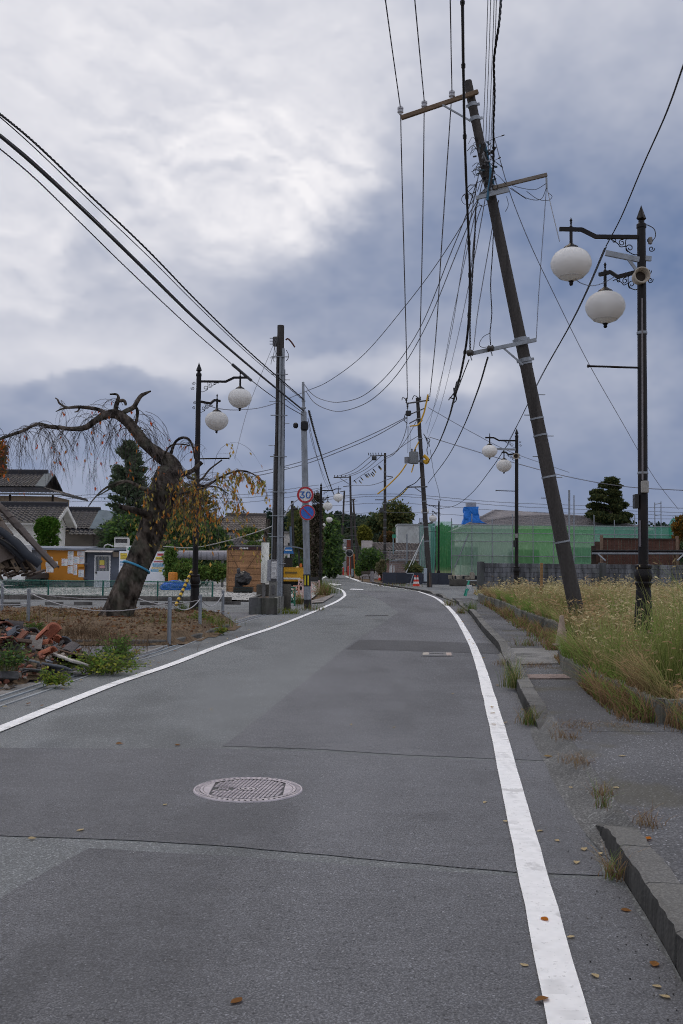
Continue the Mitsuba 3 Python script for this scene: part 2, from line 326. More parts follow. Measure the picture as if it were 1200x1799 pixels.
scene['cast_iron'] = two({'type': 'principled', 'base_color': proc(f_iron), 'roughness': 0.5, 'metallic': 0.35, 'specular': 0.5}); WEATHER.add('cast_iron')
# ------------------------------------------------------------------ the setting: ground, road, pavement, kerbs
def gpts(px, z=0.0): return np.array([G(a, b, z)[:2] for a, b in px])
def curve_at(pts):
    "x as a smooth function of y along a line on the ground"
    p = np.asarray(pts); o = np.argsort(p[:, 1]); p = p[o]
    from scipy.interpolate import PchipInterpolator
    f = PchipInterpolator(p[:, 1], p[:, 0], extrapolate=False)
    def g(y):
        y = np.asarray(y, float)
        return f(np.clip(y, p[0, 1], p[-1, 1])) + np.where(y < p[0, 1], (y - p[0, 1]) * f.derivative()(p[0, 1]), 0) + np.where(y > p[-1, 1], (y - p[-1, 1]) * f.derivative()(p[-1, 1]), 0)
    return g
far_l = [(-1.05, 80), (-1.35, 92), (-1.9, 110), (-2.6, 135), (-4.2, 180), (-7.0, 230), (-10, 270), (-30, 420)]
far_r = [(1.6, 100), (1.16, 113), (.55, 142), (-.6, 180), (-3.2, 230), (-6.2, 270), (-26, 420)]
RL = curve_at(list(gpts([(962, 1799), (938, 1680), (915, 1560), (893, 1450), (868, 1320), (850, 1232), (838, 1180), (826, 1140), (812, 1110), (795, 1080), (778, 1062), (757, 1048), (735, 1040), (705, 1034.5), (672, 1030), (645, 1025)])) + far_r)
LL = curve_at(list(gpts([(0, 1282), (100, 1242), (200, 1203), (300, 1168.5), (400, 1130), (480, 1103), (537, 1081), (570, 1067), (596, 1054.5), (606, 1045), (602, 1038), (586, 1031.5)])) + far_l)
KB = curve_at(list(gpts([(1200, 1725), (1130, 1600), (1085, 1530), (1045, 1460), (985, 1352), (925, 1255), (905, 1210), (880, 1150), (850, 1113), (815, 1070), (790, 1055)])) + [(5.05, 50), (5.15, 56), (4.55, 66), (3.8, 75), (2.75, 92), (2.2, 100), (1.75, 113), (1.2, 142), (.1, 180), (-2.4, 230), (-5.4, 270), (-25, 420)])
GE = curve_at(list(gpts([(0, 1243), (110, 1205), (200, 1173), (290, 1148), (400, 1104), (470, 1082), (515, 1073)])) + [(-1.15, 37), (-.75, 44), (-.55, 52), (-.75, 62), (-1.25, 73), (-1.75, 84), (-2.2, 96), (-3.4, 135), (-5.2, 180), (-8, 230), (-11, 270), (-31, 420)])
def strip(fa, fb, ys, z, mat, name, **kw):
    a, b = np.column_stack([fa(ys), ys]), np.column_stack([fb(ys), ys]); n = len(ys)
    v = np.vstack([np.column_stack([a, np.full(n, z)]), np.column_stack([b, np.full(n, z)])]); i = np.arange(n - 1)
    m = MB().raw(v, np.vstack([np.stack([i, i + n, i + n + 1], 1), np.stack([i, i + n + 1, i + 1], 1)]), kw.pop('col', (.3, .3, .3)))
    return put(name, m, mat, kind='structure', **kw)
ysR = np.concatenate([np.linspace(-6, 20, 60), np.linspace(20.5, 100, 120), np.linspace(102, 418, 80)])

# open country under and behind everything
m = MB(); S = 3000.0
m.raw([[-S, -S, -.06], [S, -S, -.06], [S, S, -.06], [-S, S, -.06]], [[0, 1, 2], [0, 2, 3]], (.1, .09, .05))
put('ground', m, 'soil', 'bare earth ground under and around the whole street', 'ground', kind='structure')
strip(lambda y: GE(y), lambda y: KB(y), ysR, 0.0, 'asphalt_old', 'road', label='grey asphalt road curving away between the street lamps', cat='road')
def sheet(name, xy, z, mat, label, cat, col=(.3, .3, .3)):
    return put(name, MB().sheet(xy, z, col), mat, label, cat, kind='structure')
def rough_edge(xy, step=0.12, amp=0.018, seed=0):
    "an outline with small unevenness, as a cut and relaid asphalt edge has"
    out = []; xy = np.asarray(xy, float)
    for i in range(len(xy)):
        a, b = xy[i], xy[(i + 1) % len(xy)]; n = max(1, int(np.linalg.norm(b - a) / step))
        for k in range(n):
            p = a + (b - a) * k / n
            out.append(p + (meshkit.fbm(np.array([[p[0] * 5, p[1] * 5, seed], [p[0] * 5, p[1] * 5, seed + 9.5]]), 2, 3) - 0.5) * 2 * amp)
    return np.array(out)
# relaid asphalt: the near half, the band with the manhole, the far lane, the dark trench
kb = lambda y0, y1, n, off=-0.02: [(float(KB(y)) + off, y) for y in np.linspace(y0, y1, n)]
p_near = [tuple(q) for q in gpts([(152, 1491), (420, 1506), (660, 1524), (905, 1541), (1055, 1546)])]
near_xy = [(-2.5, 1.2)] + [tuple(gpts([(-260, 1735)])[0])] + p_near + kb(p_near[-1][1] - .2, 1.2, 8)
sheet('asphalt_patch', rough_edge(near_xy, seed=1), .004, 'asphalt_new', 'smooth dark asphalt patch nearest the camera', 'asphalt patch')
b_top = [tuple(q) for q in gpts([(-140, 1313), (0, 1315), (200, 1316), (390, 1316), (560, 1321), (715, 1331), (870, 1337), (975, 1340)])]
b_bot = [tuple(q) for q in gpts([(1062, 1540), (905, 1533), (660, 1512), (420, 1489), (240, 1478), (120, 1473), (0, 1470), (-300, 1462)])]
sheet('asphalt_patch', rough_edge(b_top + b_bot, seed=2), .0045, 'asphalt_new', 'dark asphalt band across the road holding the round manhole cover', 'asphalt patch')
l_edge = [tuple(q) for q in gpts([(392, 1311), (470, 1250), (545, 1190), (612, 1134)])] + [(float(G(700, 1076)[0]), float(G(700, 1076)[1])), (1.9, 42), (1.6, 52), (.9, 62)]
lane_xy = l_edge + kb(62, 10.2, 40) + [tuple(q) for q in gpts([(972, 1337), (870, 1334), (715, 1327), (560, 1317)])]
sheet('asphalt_patch', rough_edge(lane_xy, 0.25, seed=3), .004, 'asphalt_new', 'long relaid right lane running up to the bend', 'asphalt patch')
tr = gpts([(608, 1141), (632, 1124.5), (700, 1125.5), (860, 1131), (880, 1136), (884, 1150), (800, 1147), (700, 1143.5)])
def f_trench(p, n, uv): return f_new(p, n, uv) * 0.58
scene['asphalt_trench'] = bumped(f_trench, 0.004, 0.7)
sheet('asphalt_patch', rough_edge(tr, 0.2, 0.02, 4), .008, 'asphalt_trench', 'darkest narrow asphalt strip across the lane behind the small rectangular hatch', 'asphalt patch')
sheet('asphalt_patch', rough_edge(gpts([(-250, 1083), (130, 1079), (300, 1073), (440, 1076), (470, 1081), (400, 1103), (345, 1120), (-300, 1128)]), .5, .02, 5), .002, 'asphalt_new', 'asphalt of the side parking area beyond the earth bed', 'asphalt patch')
strip(lambda y: LL(y) - 16 - y * .35, lambda y: GE(y), np.linspace(10, 41.9, 40), -.004, 'asphalt_old', 'parking_ground', label='grey asphalt parking ground behind the leaning cherry tree', cat='parking ground')
strip(lambda y: RL(y) * 0 + KB(y) + .1, lambda y: KB(y) * 0 + 22, np.linspace(45.5, 84.5, 30), .03, 'asphalt_old', 'forecourt', label='worn asphalt forecourt before the netted house', cat='forecourt')
# edge lines
for f, nm in ((RL, 'right edge'), (LL, 'left edge')):
    lo, hi = (1.5, 100) if nm[0] == 'r' else (4, 79)
    ys = np.concatenate([np.linspace(lo, 20, 60), np.linspace(20.5, hi, 100)]); c = np.column_stack([f(ys), ys])
    t = np.gradient(c, axis=0); t /= np.linalg.norm(t, axis=1, keepdims=True); nrm = np.column_stack([t[:, 1], -t[:, 0]])
    wob = (meshkit.fbm(np.column_stack([ys * 4, ys * 0, ys * 0]), 3, 5) - .5) * .012
    w = .148
    a = c + nrm * wob[:, None] + (0 if nm[0] == 'r' else -nrm * w / 2); b = a + nrm * w
    n = len(ys); i = np.arange(n - 1); z = np.full(n, .012)
    put('road_line', MB().raw(np.vstack([np.column_stack([a, z]), np.column_stack([b, z])]), np.vstack([np.stack([i, i + n, i + n + 1], 1), np.stack([i, i + n + 1, i + 1], 1)]), (.8, .8, .8)),
        'road_paint', f'white painted line along the {nm} of the road', 'road line', kind='structure')
for q, lb in (([(578, 1024), (601, 1027.5), (588, 1029), (574, 1027)], 'white painted chevron at the far left bend'), ([(617, 1034.6), (640, 1035.2), (637, 1036.6), (614, 1036)], 'faded white mark across the lane before the bend'),
              ([(572, 1012), (576, 1012.6), (566, 1018), (562, 1017)], 'white line far down the left of the road'), ([(606, 1013), (610, 1013), (636, 1021), (630, 1022)], 'white line far down the right of the road')):
    put('road_mark', MB().sheet(gpts(q), .012, (.8, .8, .8)), 'road_paint', lb, 'road mark', kind='structure')

# raised ground on the right: pavement, kerb stones
walk = 'pavement'
LOT = np.array([(2.93, 9.3), (2.93, 11.4), (3.0, 13.45), (3.46, 15.7), (4.0, 18.2), (4.3, 19.7), (4.55, 24.6), (5.1, 31), (5.7, 41.5), (6.3, 50)])
LX = curve_at(LOT)
def walk_in(y): return KB(y) + .17
def walk_out(y): return np.where(np.asarray(y) < 9.3, 6.5, LX(np.maximum(y, 9.3)) + .05)
panels = [(-5, 8.84, 'asphalt_walk', .118, None), (8.87, 12.86, 'asphalt_walk', .113, None), (12.92, 13.4, 'concrete', .125, (.27, .215, .20)), (13.44, 14.9, 'asphalt_walk', .108, None),
          (14.93, 17.85, 'concrete', .122, (.225, .225, .22)), (17.95, 22.9, 'asphalt_walk', .112, None), (22.95, 30.0, 'asphalt_walk', .12, None), (30.05, 39.9, 'asphalt_walk', .105, None), (39.95, 46.5, 'asphalt_walk', .1, None)]
tag(walk, 'cracked asphalt pavement with weedy joints beside the grassy lot', 'pavement', kind='structure')
for y0, y1, mat, z, col in panels:
    ys = np.linspace(y0, y1, max(3, int((y1 - y0) / .4))); n = len(ys); i = np.arange(n - 1)
    a = np.column_stack([walk_in(ys), ys, z + rng.uniform(-.006, .006) + 0 * ys]); b = np.column_stack([walk_out(ys), ys, z + .012 + 0 * ys])
    m = MB().raw(np.vstack([a, b]), np.vstack([np.stack([i, i + n, i + n + 1], 1), np.stack([i, i + n + 1, i + 1], 1)]), col or (.2, .2, .2))
    lo_ = a * [1, 1, 0]; m.raw(np.vstack([lo_, a]), np.vstack([np.stack([i, i + n, i + n + 1], 1), np.stack([i, i + n + 1, i + 1], 1)]), col or (.2, .2, .2))
    for e in (0, n - 1):
        q = np.array([a[e], b[e]]); lo = q * [1, 1, 0] + [0, 0, -.02]
        m.raw([lo[0], lo[1], q[1], q[0]], [[0, 1, 2], [0, 2, 3]], col or (.2, .2, .2))
    put('slab', m, mat, parent=walk)
# kerb: stones of about 0.6 m, sunk where drives cross
def kerb_h(y):
    s = lambda a, b: float(np.clip((y - a) / (b - a), 0, 1))
    h = .135 - .115 * s(5.55, 6.1) + .125 * s(9.4, 10.3) - .10 * s(15.4, 16.1) + .11 * s(17.6, 18.6) - .11 * s(33.5, 35) + .10 * s(40, 41) - .1 * s(43, 44) + .1 * s(49, 50) - .1 * s(53, 54) + .1 * s(56, 57)
    return h
kerb = 'kerb'; tag(kerb, 'weathered concrete kerb between road and right pavement', 'kerb', kind='structure')
y = 1.6
while y < 90:
    L = .6 if y < 45 else 1.2
    a, b = A(float(KB(y)), y), A(float(KB(y + L - .008)), y + L - .008); d = unit(b - a); nn = A(d[1], -d[0]); w = .172
    prof = lambda h, tap: np.array([(0.0, -.05), (0.004 + tap * .006, h - .028), (.012, h - .009), (.03, h), (w - .004, h - .002), (w, -.05)])
    rings = []
    N = 9 if y < 12 else 3
    for k in range(N):
        t = k / (N - 1); c = a + (b - a) * t; h = kerb_h(y + L * t)
        pr = prof(max(h, .02), 1); j = (meshkit.fbm(np.column_stack([pr[:, 0] * 16, pr[:, 1] * 16 + y * 3, np.full(6, (y + L * t) * 14)]), 3, 8) - .5) * (.030 if y < 14 else .014)
        rings.append(np.column_stack([c[0] + nn[0] * (pr[:, 0] + j), c[1] + nn[1] * (pr[:, 0] + j), pr[:, 1] + j * .5]))
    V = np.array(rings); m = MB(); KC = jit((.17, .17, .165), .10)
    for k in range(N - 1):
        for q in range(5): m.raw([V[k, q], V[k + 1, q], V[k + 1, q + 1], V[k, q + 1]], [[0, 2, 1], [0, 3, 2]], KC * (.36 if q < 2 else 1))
    for e in (0, N - 1): m.poly(V[e] if e else V[e][::-1], KC)
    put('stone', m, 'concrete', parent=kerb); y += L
# pale worn concrete where the kerb is sunk: from the road up to the pavement edge
def ramp(y0, y1, reach, zt, col, label):
    ys = np.linspace(y0, y1, 40); us = np.linspace(0, 1, 9); B = np.clip(np.sin(np.pi * (ys - y0) / (y1 - y0)) * 1.6, 0, 1) ** .7; wv = 1 + .45 * (meshkit.fbm(np.column_stack([ys * 1.1, ys * 0, ys * 0]), 3, 12) - .5)
    Yg, U = np.meshgrid(ys, us, indexing='ij'); x0 = KB(ys) + .01 - reach * B * wv; X = x0[:, None] + (KB(ys) + .175 - x0)[:, None] * U
    Z = .006 + (zt - .006) * np.clip((U - .12) / .88, 0, 1) ** 1.25 + - .0 + .003 * (meshkit.fbm(np.stack([X * 14, Yg * 14, X * 0], -1), 3, 4) - .5) * np.clip(U * (1 - U) * 8, 0, 1)
    i, j = np.meshgrid(np.arange(39), np.arange(8), indexing='ij'); q = np.stack([i * 9 + j, i * 9 + j + 1, (i + 1) * 9 + j + 1, (i + 1) * 9 + j], -1).reshape(-1, 4)
    put('kerb_ramp', MB().raw(np.stack([X, Yg, Z], -1).reshape(-1, 3), np.vstack([q[:, [0, 1, 2]], q[:, [0, 2, 3]]]), col), 'worn_concrete', label, 'kerb ramp', kind='structure')
ramp(5.3, 10.2, .10, .120, (.148, .15, .15), 'pale worn concrete ramp at the sunken kerb near the camera')
ramp(15.2, 18.4, .07, .126, (.20, .20, .195), 'second concrete ramp beside the grey rectangular pavement slab')

# the lot: mown bank of earth inside a low wall
m = MB(); yy = np.linspace(9.35, 47, 40); uu = np.linspace(0, 1, 24)
lot_x = lambda y, u: LX(y) + .16 + u * (26 - LX(y))
def lot_z(x, y): return .30 + .13 * np.clip((x - LX(y)) / 1.8, 0, 1) + .07 * (meshkit.fbm(np.stack([x * .4, y * .4, x * 0], -1), 3, 2) - .5)
Yg, Ug = np.meshgrid(yy, uu, indexing='ij'); Xg = lot_x(Yg, Ug); Zg = lot_z(Xg, Yg)
i, j = np.meshgrid(np.arange(39), np.arange(23), indexing='ij'); q = np.stack([i * 24 + j, i * 24 + j + 1, (i + 1) * 24 + j + 1, (i + 1) * 24 + j], -1).reshape(-1, 4)
put('lot_ground', m.raw(np.stack([Xg, Yg, Zg], -1).reshape(-1, 3), np.vstack([q[:, [0, 1, 2]], q[:, [0, 2, 3]]]), (.1, .1, .1)), 'soil', 'overgrown earth of the vacant lot behind the low wall', 'lot', kind='structure')
wall = thing('retaining_wall', 'low mossy concrete wall edging the grassy lot, broken and stepped', 'low wall')
def wall_run(pts, top, thick, base, L=.9):
    pts = np.asarray(pts, float)
    for a, b in zip(pts[:-1], pts[1:]):
        n = max(1, round(np.linalg.norm(b - a) / L)); d = unit(b - a); nn = A(d[1], -d[0])
        for k in range(n):
            p, q = a + (b - a) * k / n, a + (b - a) * (k + 1) / n - d * .012
            m = MB(); N = 6; rows = []
            for t in np.linspace(0, 1, N):
                c = p + (q - p) * t; h = top + rng.normal(0, .007)
                pr = np.array([(0, base), (0.0, h - .03), (.02, h), (thick - .03, h - .005), (thick, h - .05), (thick, base)])
                jj = (meshkit.fbm(np.column_stack([pr[:, 0] * 8 + c[0] * 6, pr[:, 1] * 8, np.full(6, c[1] * 6)]), 3, 4) - .5) * .05
                rows.append(np.column_stack([c[0] + nn[0] * (pr[:, 0] + jj), c[1] + nn[1] * (pr[:, 0] + jj), pr[:, 1] + jj * .4]))
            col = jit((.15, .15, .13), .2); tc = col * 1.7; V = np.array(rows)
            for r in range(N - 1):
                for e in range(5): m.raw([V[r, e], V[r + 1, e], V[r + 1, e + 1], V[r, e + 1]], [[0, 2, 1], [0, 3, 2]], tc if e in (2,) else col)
            for e in (0, N - 1): m.poly(V[e] if e else V[e][::-1], col)
            put('block', m, 'concrete', parent=wall)
wall_run([(9.5, 9.25), (3.0, 9.28)], .35, .15, .05)
wall_run([(2.93, 9.3), (2.93, 11.4), (3.0, 13.45), (3.46, 15.9)], .35, .15, .05)
wall_run([(3.95, 17.2), (4.3, 19.7), (4.55, 24.6), (5.1, 31), (5.7, 41.5)], .47, .17, .03)
# left side: gutter, earth bed, gravel yard
gut = 'drain_channel'; tag(gut, 'steel edged drain channel along the left road side', 'drain channel', kind='structure')
gy = np.linspace(7, 34, 40)
for k, (o, w, z, col) in enumerate([(.0, .035, .012, (.25, .27, .29)), (.035, .15, -.035, (.05, .055, .06)), (.185, .03, .011, (.22, .25, .28)), (.215, .12, -.03, (.05, .055, .06)), (.335, .035, .012, (.25, .27, .29)), (.37, .18, .006, (.21, .205, .195))]):
    m = MB(); n = len(gy); i = np.arange(n - 1)
    if k in (0, 2, 4):
        for e in range(n - 1):
            a, b = A(GE(gy[e]) - o - w / 2, gy[e], z - .03), A(GE(gy[e + 1]) - o - w / 2, gy[e + 1], z - .03)
            m.beam(a, b, w, .06, col)
        put('steel_edge', m, 'weathered', parent=gut)
    else:
        v = np.vstack([np.column_stack([GE(gy) - o - w, gy, 0 * gy + z]), np.column_stack([GE(gy) - o, gy, 0 * gy + z])])
        m.raw(v, np.vstack([np.stack([i, i + n, i + n + 1], 1), np.stack([i, i + n + 1, i + 1], 1)]), col)
        put('channel_bed' if k < 5 else 'concrete_edge', m, 'weathered' if k < 5 else 'concrete', parent=gut)
bed_xy = gpts([(-260, 1085), (60, 1080), (240, 1080), (345, 1086), (404, 1096), (399, 1104), (345, 1122), (294, 1133), (164, 1133), (-300, 1133)])
def bed_z(x, y):
    e = np.clip((y - 18.6) / 1.2, 0, 1) * np.clip((30.5 - y) / 1.5, 0, 1) * np.clip((-2.75 - x) / .5, 0, 1)
    return .05 + e * (.16 + .22 * (meshkit.fbm(np.stack([x * .8, y * .8, x * 0], -1), 4, 6) - .35))
poly = Polygon(bed_xy).buffer(0); gx = np.arange(-14, -2.3, .16); gyy = np.arange(17.5, 31.5, .22)
X, Y = np.meshgrid(gx, gyy); import shapely
inside = shapely.contains_xy(poly.buffer(.34), X, Y); Z = np.where(shapely.contains_xy(poly.buffer(.02), X, Y), bed_z(X, Y), .012); nx = len(gx)
i, j = np.meshgrid(np.arange(len(gyy) - 1), np.arange(nx - 1), indexing='ij'); ok = (inside[:-1, :-1] & inside[1:, 1:] & inside[:-1, 1:] & inside[1:, :-1])
q = np.stack([i * nx + j, i * nx + j + 1, (i + 1) * nx + j + 1, (i + 1) * nx + j], -1)[ok]
put('earth_bed', MB().raw(np.stack([X, Y, Z], -1).reshape(-1, 3), np.vstack([q[:, [0, 1, 2]], q[:, [0, 2, 3]]]), (.1, .1, .1)), 'soil', 'brown earth bed strewn with dry stalks under the cherry tree', 'earth bed', kind='structure')
m = MB()
for a, b in zip(bed_xy[5:9], bed_xy[6:10]): m.beam([*a, .02], [*b, .02], .13, .16, jit((.16, .155, .145)), ch=.015)
put('bed_edging', m, 'concrete', 'low concrete edging along the front of the earth bed', 'edging', kind='structure')
sheet('side_apron', gpts([(164, 1135), (293, 1135), (250, 1157), (150, 1186), (60, 1200), (-200, 1240), (-300, 1136)]), .003, 'asphalt_new', 'small strip of asphalt between earth bed and drain', 'asphalt apron')
put('gravel_yard', MB().sheet([(-60, 42.4), (-2.2, 42.4), (-1.3, 46), (-1.2, 60), (-2.4, 84), (-4, 110), (-60, 110)], .05, (.3, .3, .3)), 'gravel_bed', 'pale gravel yard behind the green mesh fence', 'gravel', kind='structure')
# far hills
def hill(pts, Y, depth, label):
    xs = np.linspace(pts[0][0], pts[-1][0], 60); hs = np.interp(xs, [p[0] for p in pts], [p[1] for p in pts]); m = MB(); rows = []
    for k, (fy, fh) in enumerate(((0, 0), (.3, .45), (.65, .85), (1, 1), (1.6, .7), (2.2, 0))):
        rows.append(np.column_stack([xs, np.full(60, Y + depth * fy), -.06 + hs * fh]))
    V = np.array(rows); i, j = np.meshgrid(np.arange(5), np.arange(59), indexing='ij'); q = np.stack([i * 60 + j, i * 60 + j + 1, (i + 1) * 60 + j + 1, (i + 1) * 60 + j], -1).reshape(-1, 4)
    put('hill', m.raw(V.reshape(-1, 3), np.vstack([q[:, [0, 1, 2]], q[:, [0, 2, 3]]]), (.03, .04, .025)), 'soil', label, 'hill', kind='structure')
hill([(-170, 8), (-80, 16), (-20, 21), (10, 17), (40, 14), (90, 12), (140, 8)], 420, 60, 'low wooded hill closing the end of the street')
hill([(100, 6), (170, 20), (240, 22), (330, 14), (400, 6)], 560, 70, 'low wooded hill behind the house on the right')
# ------------------------------------------------------------------ buildings
def tile_roof(m, a, b, c, d, col, pitch=.36, row=.34, amp=.062, lap=.045):
    "pantiles on the slope a (ridge left) b (ridge right) c (eave right) d (eave left)"
    a, b, c, d = map(lambda q: np.asarray(q, float), (a, b, c, d)); n = unit(np.cross(d - a, b - a)); n = n if n[2] > 0 else -n
    W = max(np.linalg.norm(b - a), np.linalg.norm(c - d)); H = np.linalg.norm((d + c) / 2 - (a + b) / 2); nc = max(2, int(W / pitch)); nr = max(2, int(H / row))
    us = np.linspace(0, 1, nc * 5 + 1); prof = np.array([0, .9, 1.0, .35, .05])
    pu = np.append(np.tile(prof, nc), 0) * amp
    vs, ex = [], []
    for r in range(nr): vs += [r / nr, (r + .985) / nr]; ex += [0.0, lap]
    vs = np.array(vs); ex = np.array(ex); Ug, Vg = np.meshgrid(us, vs)
    base = ((a[None, None] * (1 - Ug[..., None]) + b * Ug[..., None]) * (1 - Vg[..., None]) + (d * (1 - Ug[..., None]) + c * Ug[..., None]) * Vg[..., None])
    V = base + n * (pu[None, :] + ex[:, None])[..., None]
    nx = len(us); i, j = np.meshgrid(np.arange(len(vs) - 1), np.arange(nx - 1), indexing='ij')
    q = np.stack([i * nx + j, (i + 1) * nx + j, (i + 1) * nx + j + 1, i * nx + j + 1], -1).reshape(-1, 4)
    tone = np.repeat(np.repeat(rng.uniform(.75, 1.5, (nr, nc)), 2, 0), 5, 1); tone = np.column_stack([tone, tone[:, -1:]])
    V2 = V.reshape(-1, 3); m.flat(V2, q, np.asarray(col)) if False else m.raw(V2, np.vstack([q[:, [0, 1, 2]], q[:, [0, 2, 3]]]), np.asarray(col) * tone.reshape(-1, 1))
def ridge(m, p, q, col, w=.34, h=.22):
    m.beam(p, q, w, h, col); m.tube([A(*p) + [0, 0, h * .62], A(*q) + [0, 0, h * .62]], .11, np.asarray(col) * 1.2, 8)
DARK_TILE = (.034, .035, .042)
def window(parent, c, w, h, axis='y', frame=(.55, .55, .55)):
    "a framed pane set in a wall; axis: the direction it faces along"
    c = np.asarray(c, float); fr = MB(); t = .05
    sz = lambda a, z: (a, .06, z) if axis == 'y' else (.06, a, z)
    of = lambda a, z: c + (A(a, 0, z) if axis == 'y' else A(0, a, z))
    for s in (-1, 1):
        fr.box(of(s * (w / 2 - t / 2), 0), sz(t, h), frame); fr.box(of(0, s * (h / 2 - t / 2)), sz(w - 2 * t, t), frame)
    fr.box(of(0, 0), sz(t, h - 2 * t), frame)
    k = put('window', fr, 'plain', parent=parent)
    put('pane', MB().box(c, (w - .1, .02, h - .1) if axis == 'y' else (.02, w - .1, h - .1), (.05, .06, .07)), 'pane_glass', parent=k)
def walls(parent, x0, x1, y0, y1, z0, z1, col, mat='weathered', gable=None):
    m = MB(); m.prism([(x0, y0), (x1, y0), (x1, y1), (x0, y1)], z0, z1, col)
    if gable:
        for x in (x0, x1):
            m.raw([[x, y0, z1], [x, y1, z1], [x, (y0 + y1) / 2, gable]], [[0, 1, 2]], col)
    put('wall', m, mat, parent=parent)

# white house with the gable end
h = thing('house', 'white walled house with dark pantiles and a white edged gable, ivy at its corner', 'house')
RZ, EZ = 5.85, 4.45; x0, x1 = -36.0, -20.7; yf, yb, yr = 72.3, 77.9, 75.1
walls(h, x0 + .6, x1 - .75, yf + .55, yb - .55, 0, 4.55, (.80, .79, .76), gable=5.6)
r = MB(); tile_roof(r, (x0, yr, RZ), (x1, yr, RZ), (x1, yf, EZ), (x0, yf, EZ), DARK_TILE); tile_roof(r, (x1, yr, RZ), (x0, yr, RZ), (x0, yb, EZ), (x1, yb, EZ), DARK_TILE)
ridge(r, (x0, yr, RZ + .06), (x1, yr, RZ + .06), DARK_TILE); rk = put('roof', r, 'sheen', parent=h)
m = MB()
for y2 in (yf, yb):
    m.beam((x1 - .03, yr, RZ - .16), (x1 - .03, y2, EZ - .13), .07, .30, (.72, .71, .68)); m.slab([(x1, yr, RZ - .05), (x1, y2, EZ - .03), (x1 - .75, y2, EZ - .03), (x1 - .75, yr, RZ - .05)][::(1 if y2 > yr else -1)], .06, (.66, .65, .62))
put('barge_board', m, 'weathered', parent=h)
m = MB(); m.beam((x0, yf - .06, EZ - .1), (x1 - .1, yf - .06, EZ - .1), .13, .12, (.50, .49, .47)); put('gutter', m, 'weathered', parent=h)
window(h, (-22.0 - 6, yf + .53, 2.6), 1.7, 1.2); window(h, (-23.3, yf + .53, 2.4), 1.2, .9)
# house with the blue grey verge behind it
h = thing('house', 'low house with dark tiled roof and blue grey sheet metal verge', 'house')
RZ, EZ = 5.9, 4.25; x0, x1 = -31.0, -20.0; yf, yb, yr = 79, 85.2, 82.1
walls(h, x0 + .5, -18.9, yf + .7, yb - .7, 0, 4.1, (.28, .25, .225), gable=5.6)
r = MB(); tile_roof(r, (x0, yr, RZ), (x1, yr, RZ), (x1, yf, EZ), (x0, yf, EZ), DARK_TILE); tile_roof(r, (x1, yr, RZ), (x0, yr, RZ), (x0, yb, EZ), (x1, yb, EZ), DARK_TILE); ridge(r, (x0, yr, RZ + .05), (x1 + .1, yr, RZ + .05), DARK_TILE)
rk = put('roof', r, 'sheen', parent=h)
m = MB(); m.slab([(x1, yf, EZ + .06), (x1 + 1.3, yf, EZ + .02), (x1 + 1.3, yr, RZ - .05), (x1, yr, RZ + .08)], .05, (.13, .17, .20)); m.slab([(x1, yr, RZ + .08), (x1 + 1.3, yr, RZ - .05), (x1 + 1.3, yb, EZ), (x1, yb, EZ + .05)], .05, (.13, .17, .20))
put('verge_flashing', m, 'weathered', parent=rk)
r2 = MB(); tile_roof(r2, (x1 - 1.5, yf + .3, EZ + .05), (x1 + 2.4, yf + .3, EZ + .05), (x1 + 2.6, yf - .8, 3.75), (x1 - 1.5, yf - .8, 3.75), DARK_TILE); put('lower_roof', r2, 'sheen', parent=h)
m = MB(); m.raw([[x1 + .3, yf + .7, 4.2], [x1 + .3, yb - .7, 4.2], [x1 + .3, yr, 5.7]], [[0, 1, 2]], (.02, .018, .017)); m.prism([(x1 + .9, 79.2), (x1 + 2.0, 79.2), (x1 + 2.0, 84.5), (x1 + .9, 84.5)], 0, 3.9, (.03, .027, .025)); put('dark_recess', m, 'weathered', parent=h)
m = MB(); m.tube([(-19.8, 79.6, 3.8), (-19.8, 79.6, 0)], .05, (.16, .14, .13), 8); put('downpipe', m, 'plain', parent=h)
# two storey house behind
h = thing('house', 'two storey house behind, tan upper wall under a hipped and gabled tile roof', 'house')
x0, x1 = -50.0, -28.4; yf, yb, yr = 92, 99, 95.5; RZ, EZ = 10.1, 8.35
walls(h, x0 + .6, -26.9, yf + .9, yb - .9, 0, 7.75, (.40, .32, .235))
m = MB(); m.box((-31.0, yf + .86, 7.1), (.16, .12, 1.6), (.05, .04, .035)); m.box((-27.0, yf + .86, 7.1), (.16, .12, 1.6), (.05, .04, .035)); m.box((-36, yf + .86, 6.45), (7, .1, .12), (.06, .05, .04)); put('post', m, 'weathered', parent=h)
r = MB(); tile_roof(r, (x0, yr, RZ), (x1, yr, RZ), (x1, yf + .4, EZ + .25), (x0, yf + .4, EZ + .25), DARK_TILE); tile_roof(r, (x1, yr, RZ), (x0, yr, RZ), (x0, yb - .4, EZ + .25), (x1, yb - .4, EZ + .25), DARK_TILE); ridge(r, (x0, yr, RZ + .1), (x1 + .1, yr, RZ + .1), DARK_TILE, .4, .3)
rk = put('roof', r, 'sheen', parent=h)
m = MB(); m.slab([(x1 - .15, yf + .4, EZ + .35), (x1 + .75, yf + .5, EZ + .30), (x1 + .75, yr, RZ), (x1 - .15, yr, RZ + .1)], .12, (.15, .17, .18)); m.slab([(x1 - .15, yr, RZ + .1), (x1 + .75, yr, RZ), (x1 + .75, yb - .5, EZ + .3), (x1 - .15, yb - .4, EZ + .35)], .12, (.06, .06, .06)); put('verge', m, 'weathered', parent=rk)
m = MB(); m.raw([[x1 + .1, yf + .8, EZ + .2], [x1 + .1, yb - .8, EZ + .2], [x1 + .1, yr, RZ - .15]], [[0, 1, 2]], (.03, .024, .02)); put('gable_wall', m, 'weathered', parent=h)
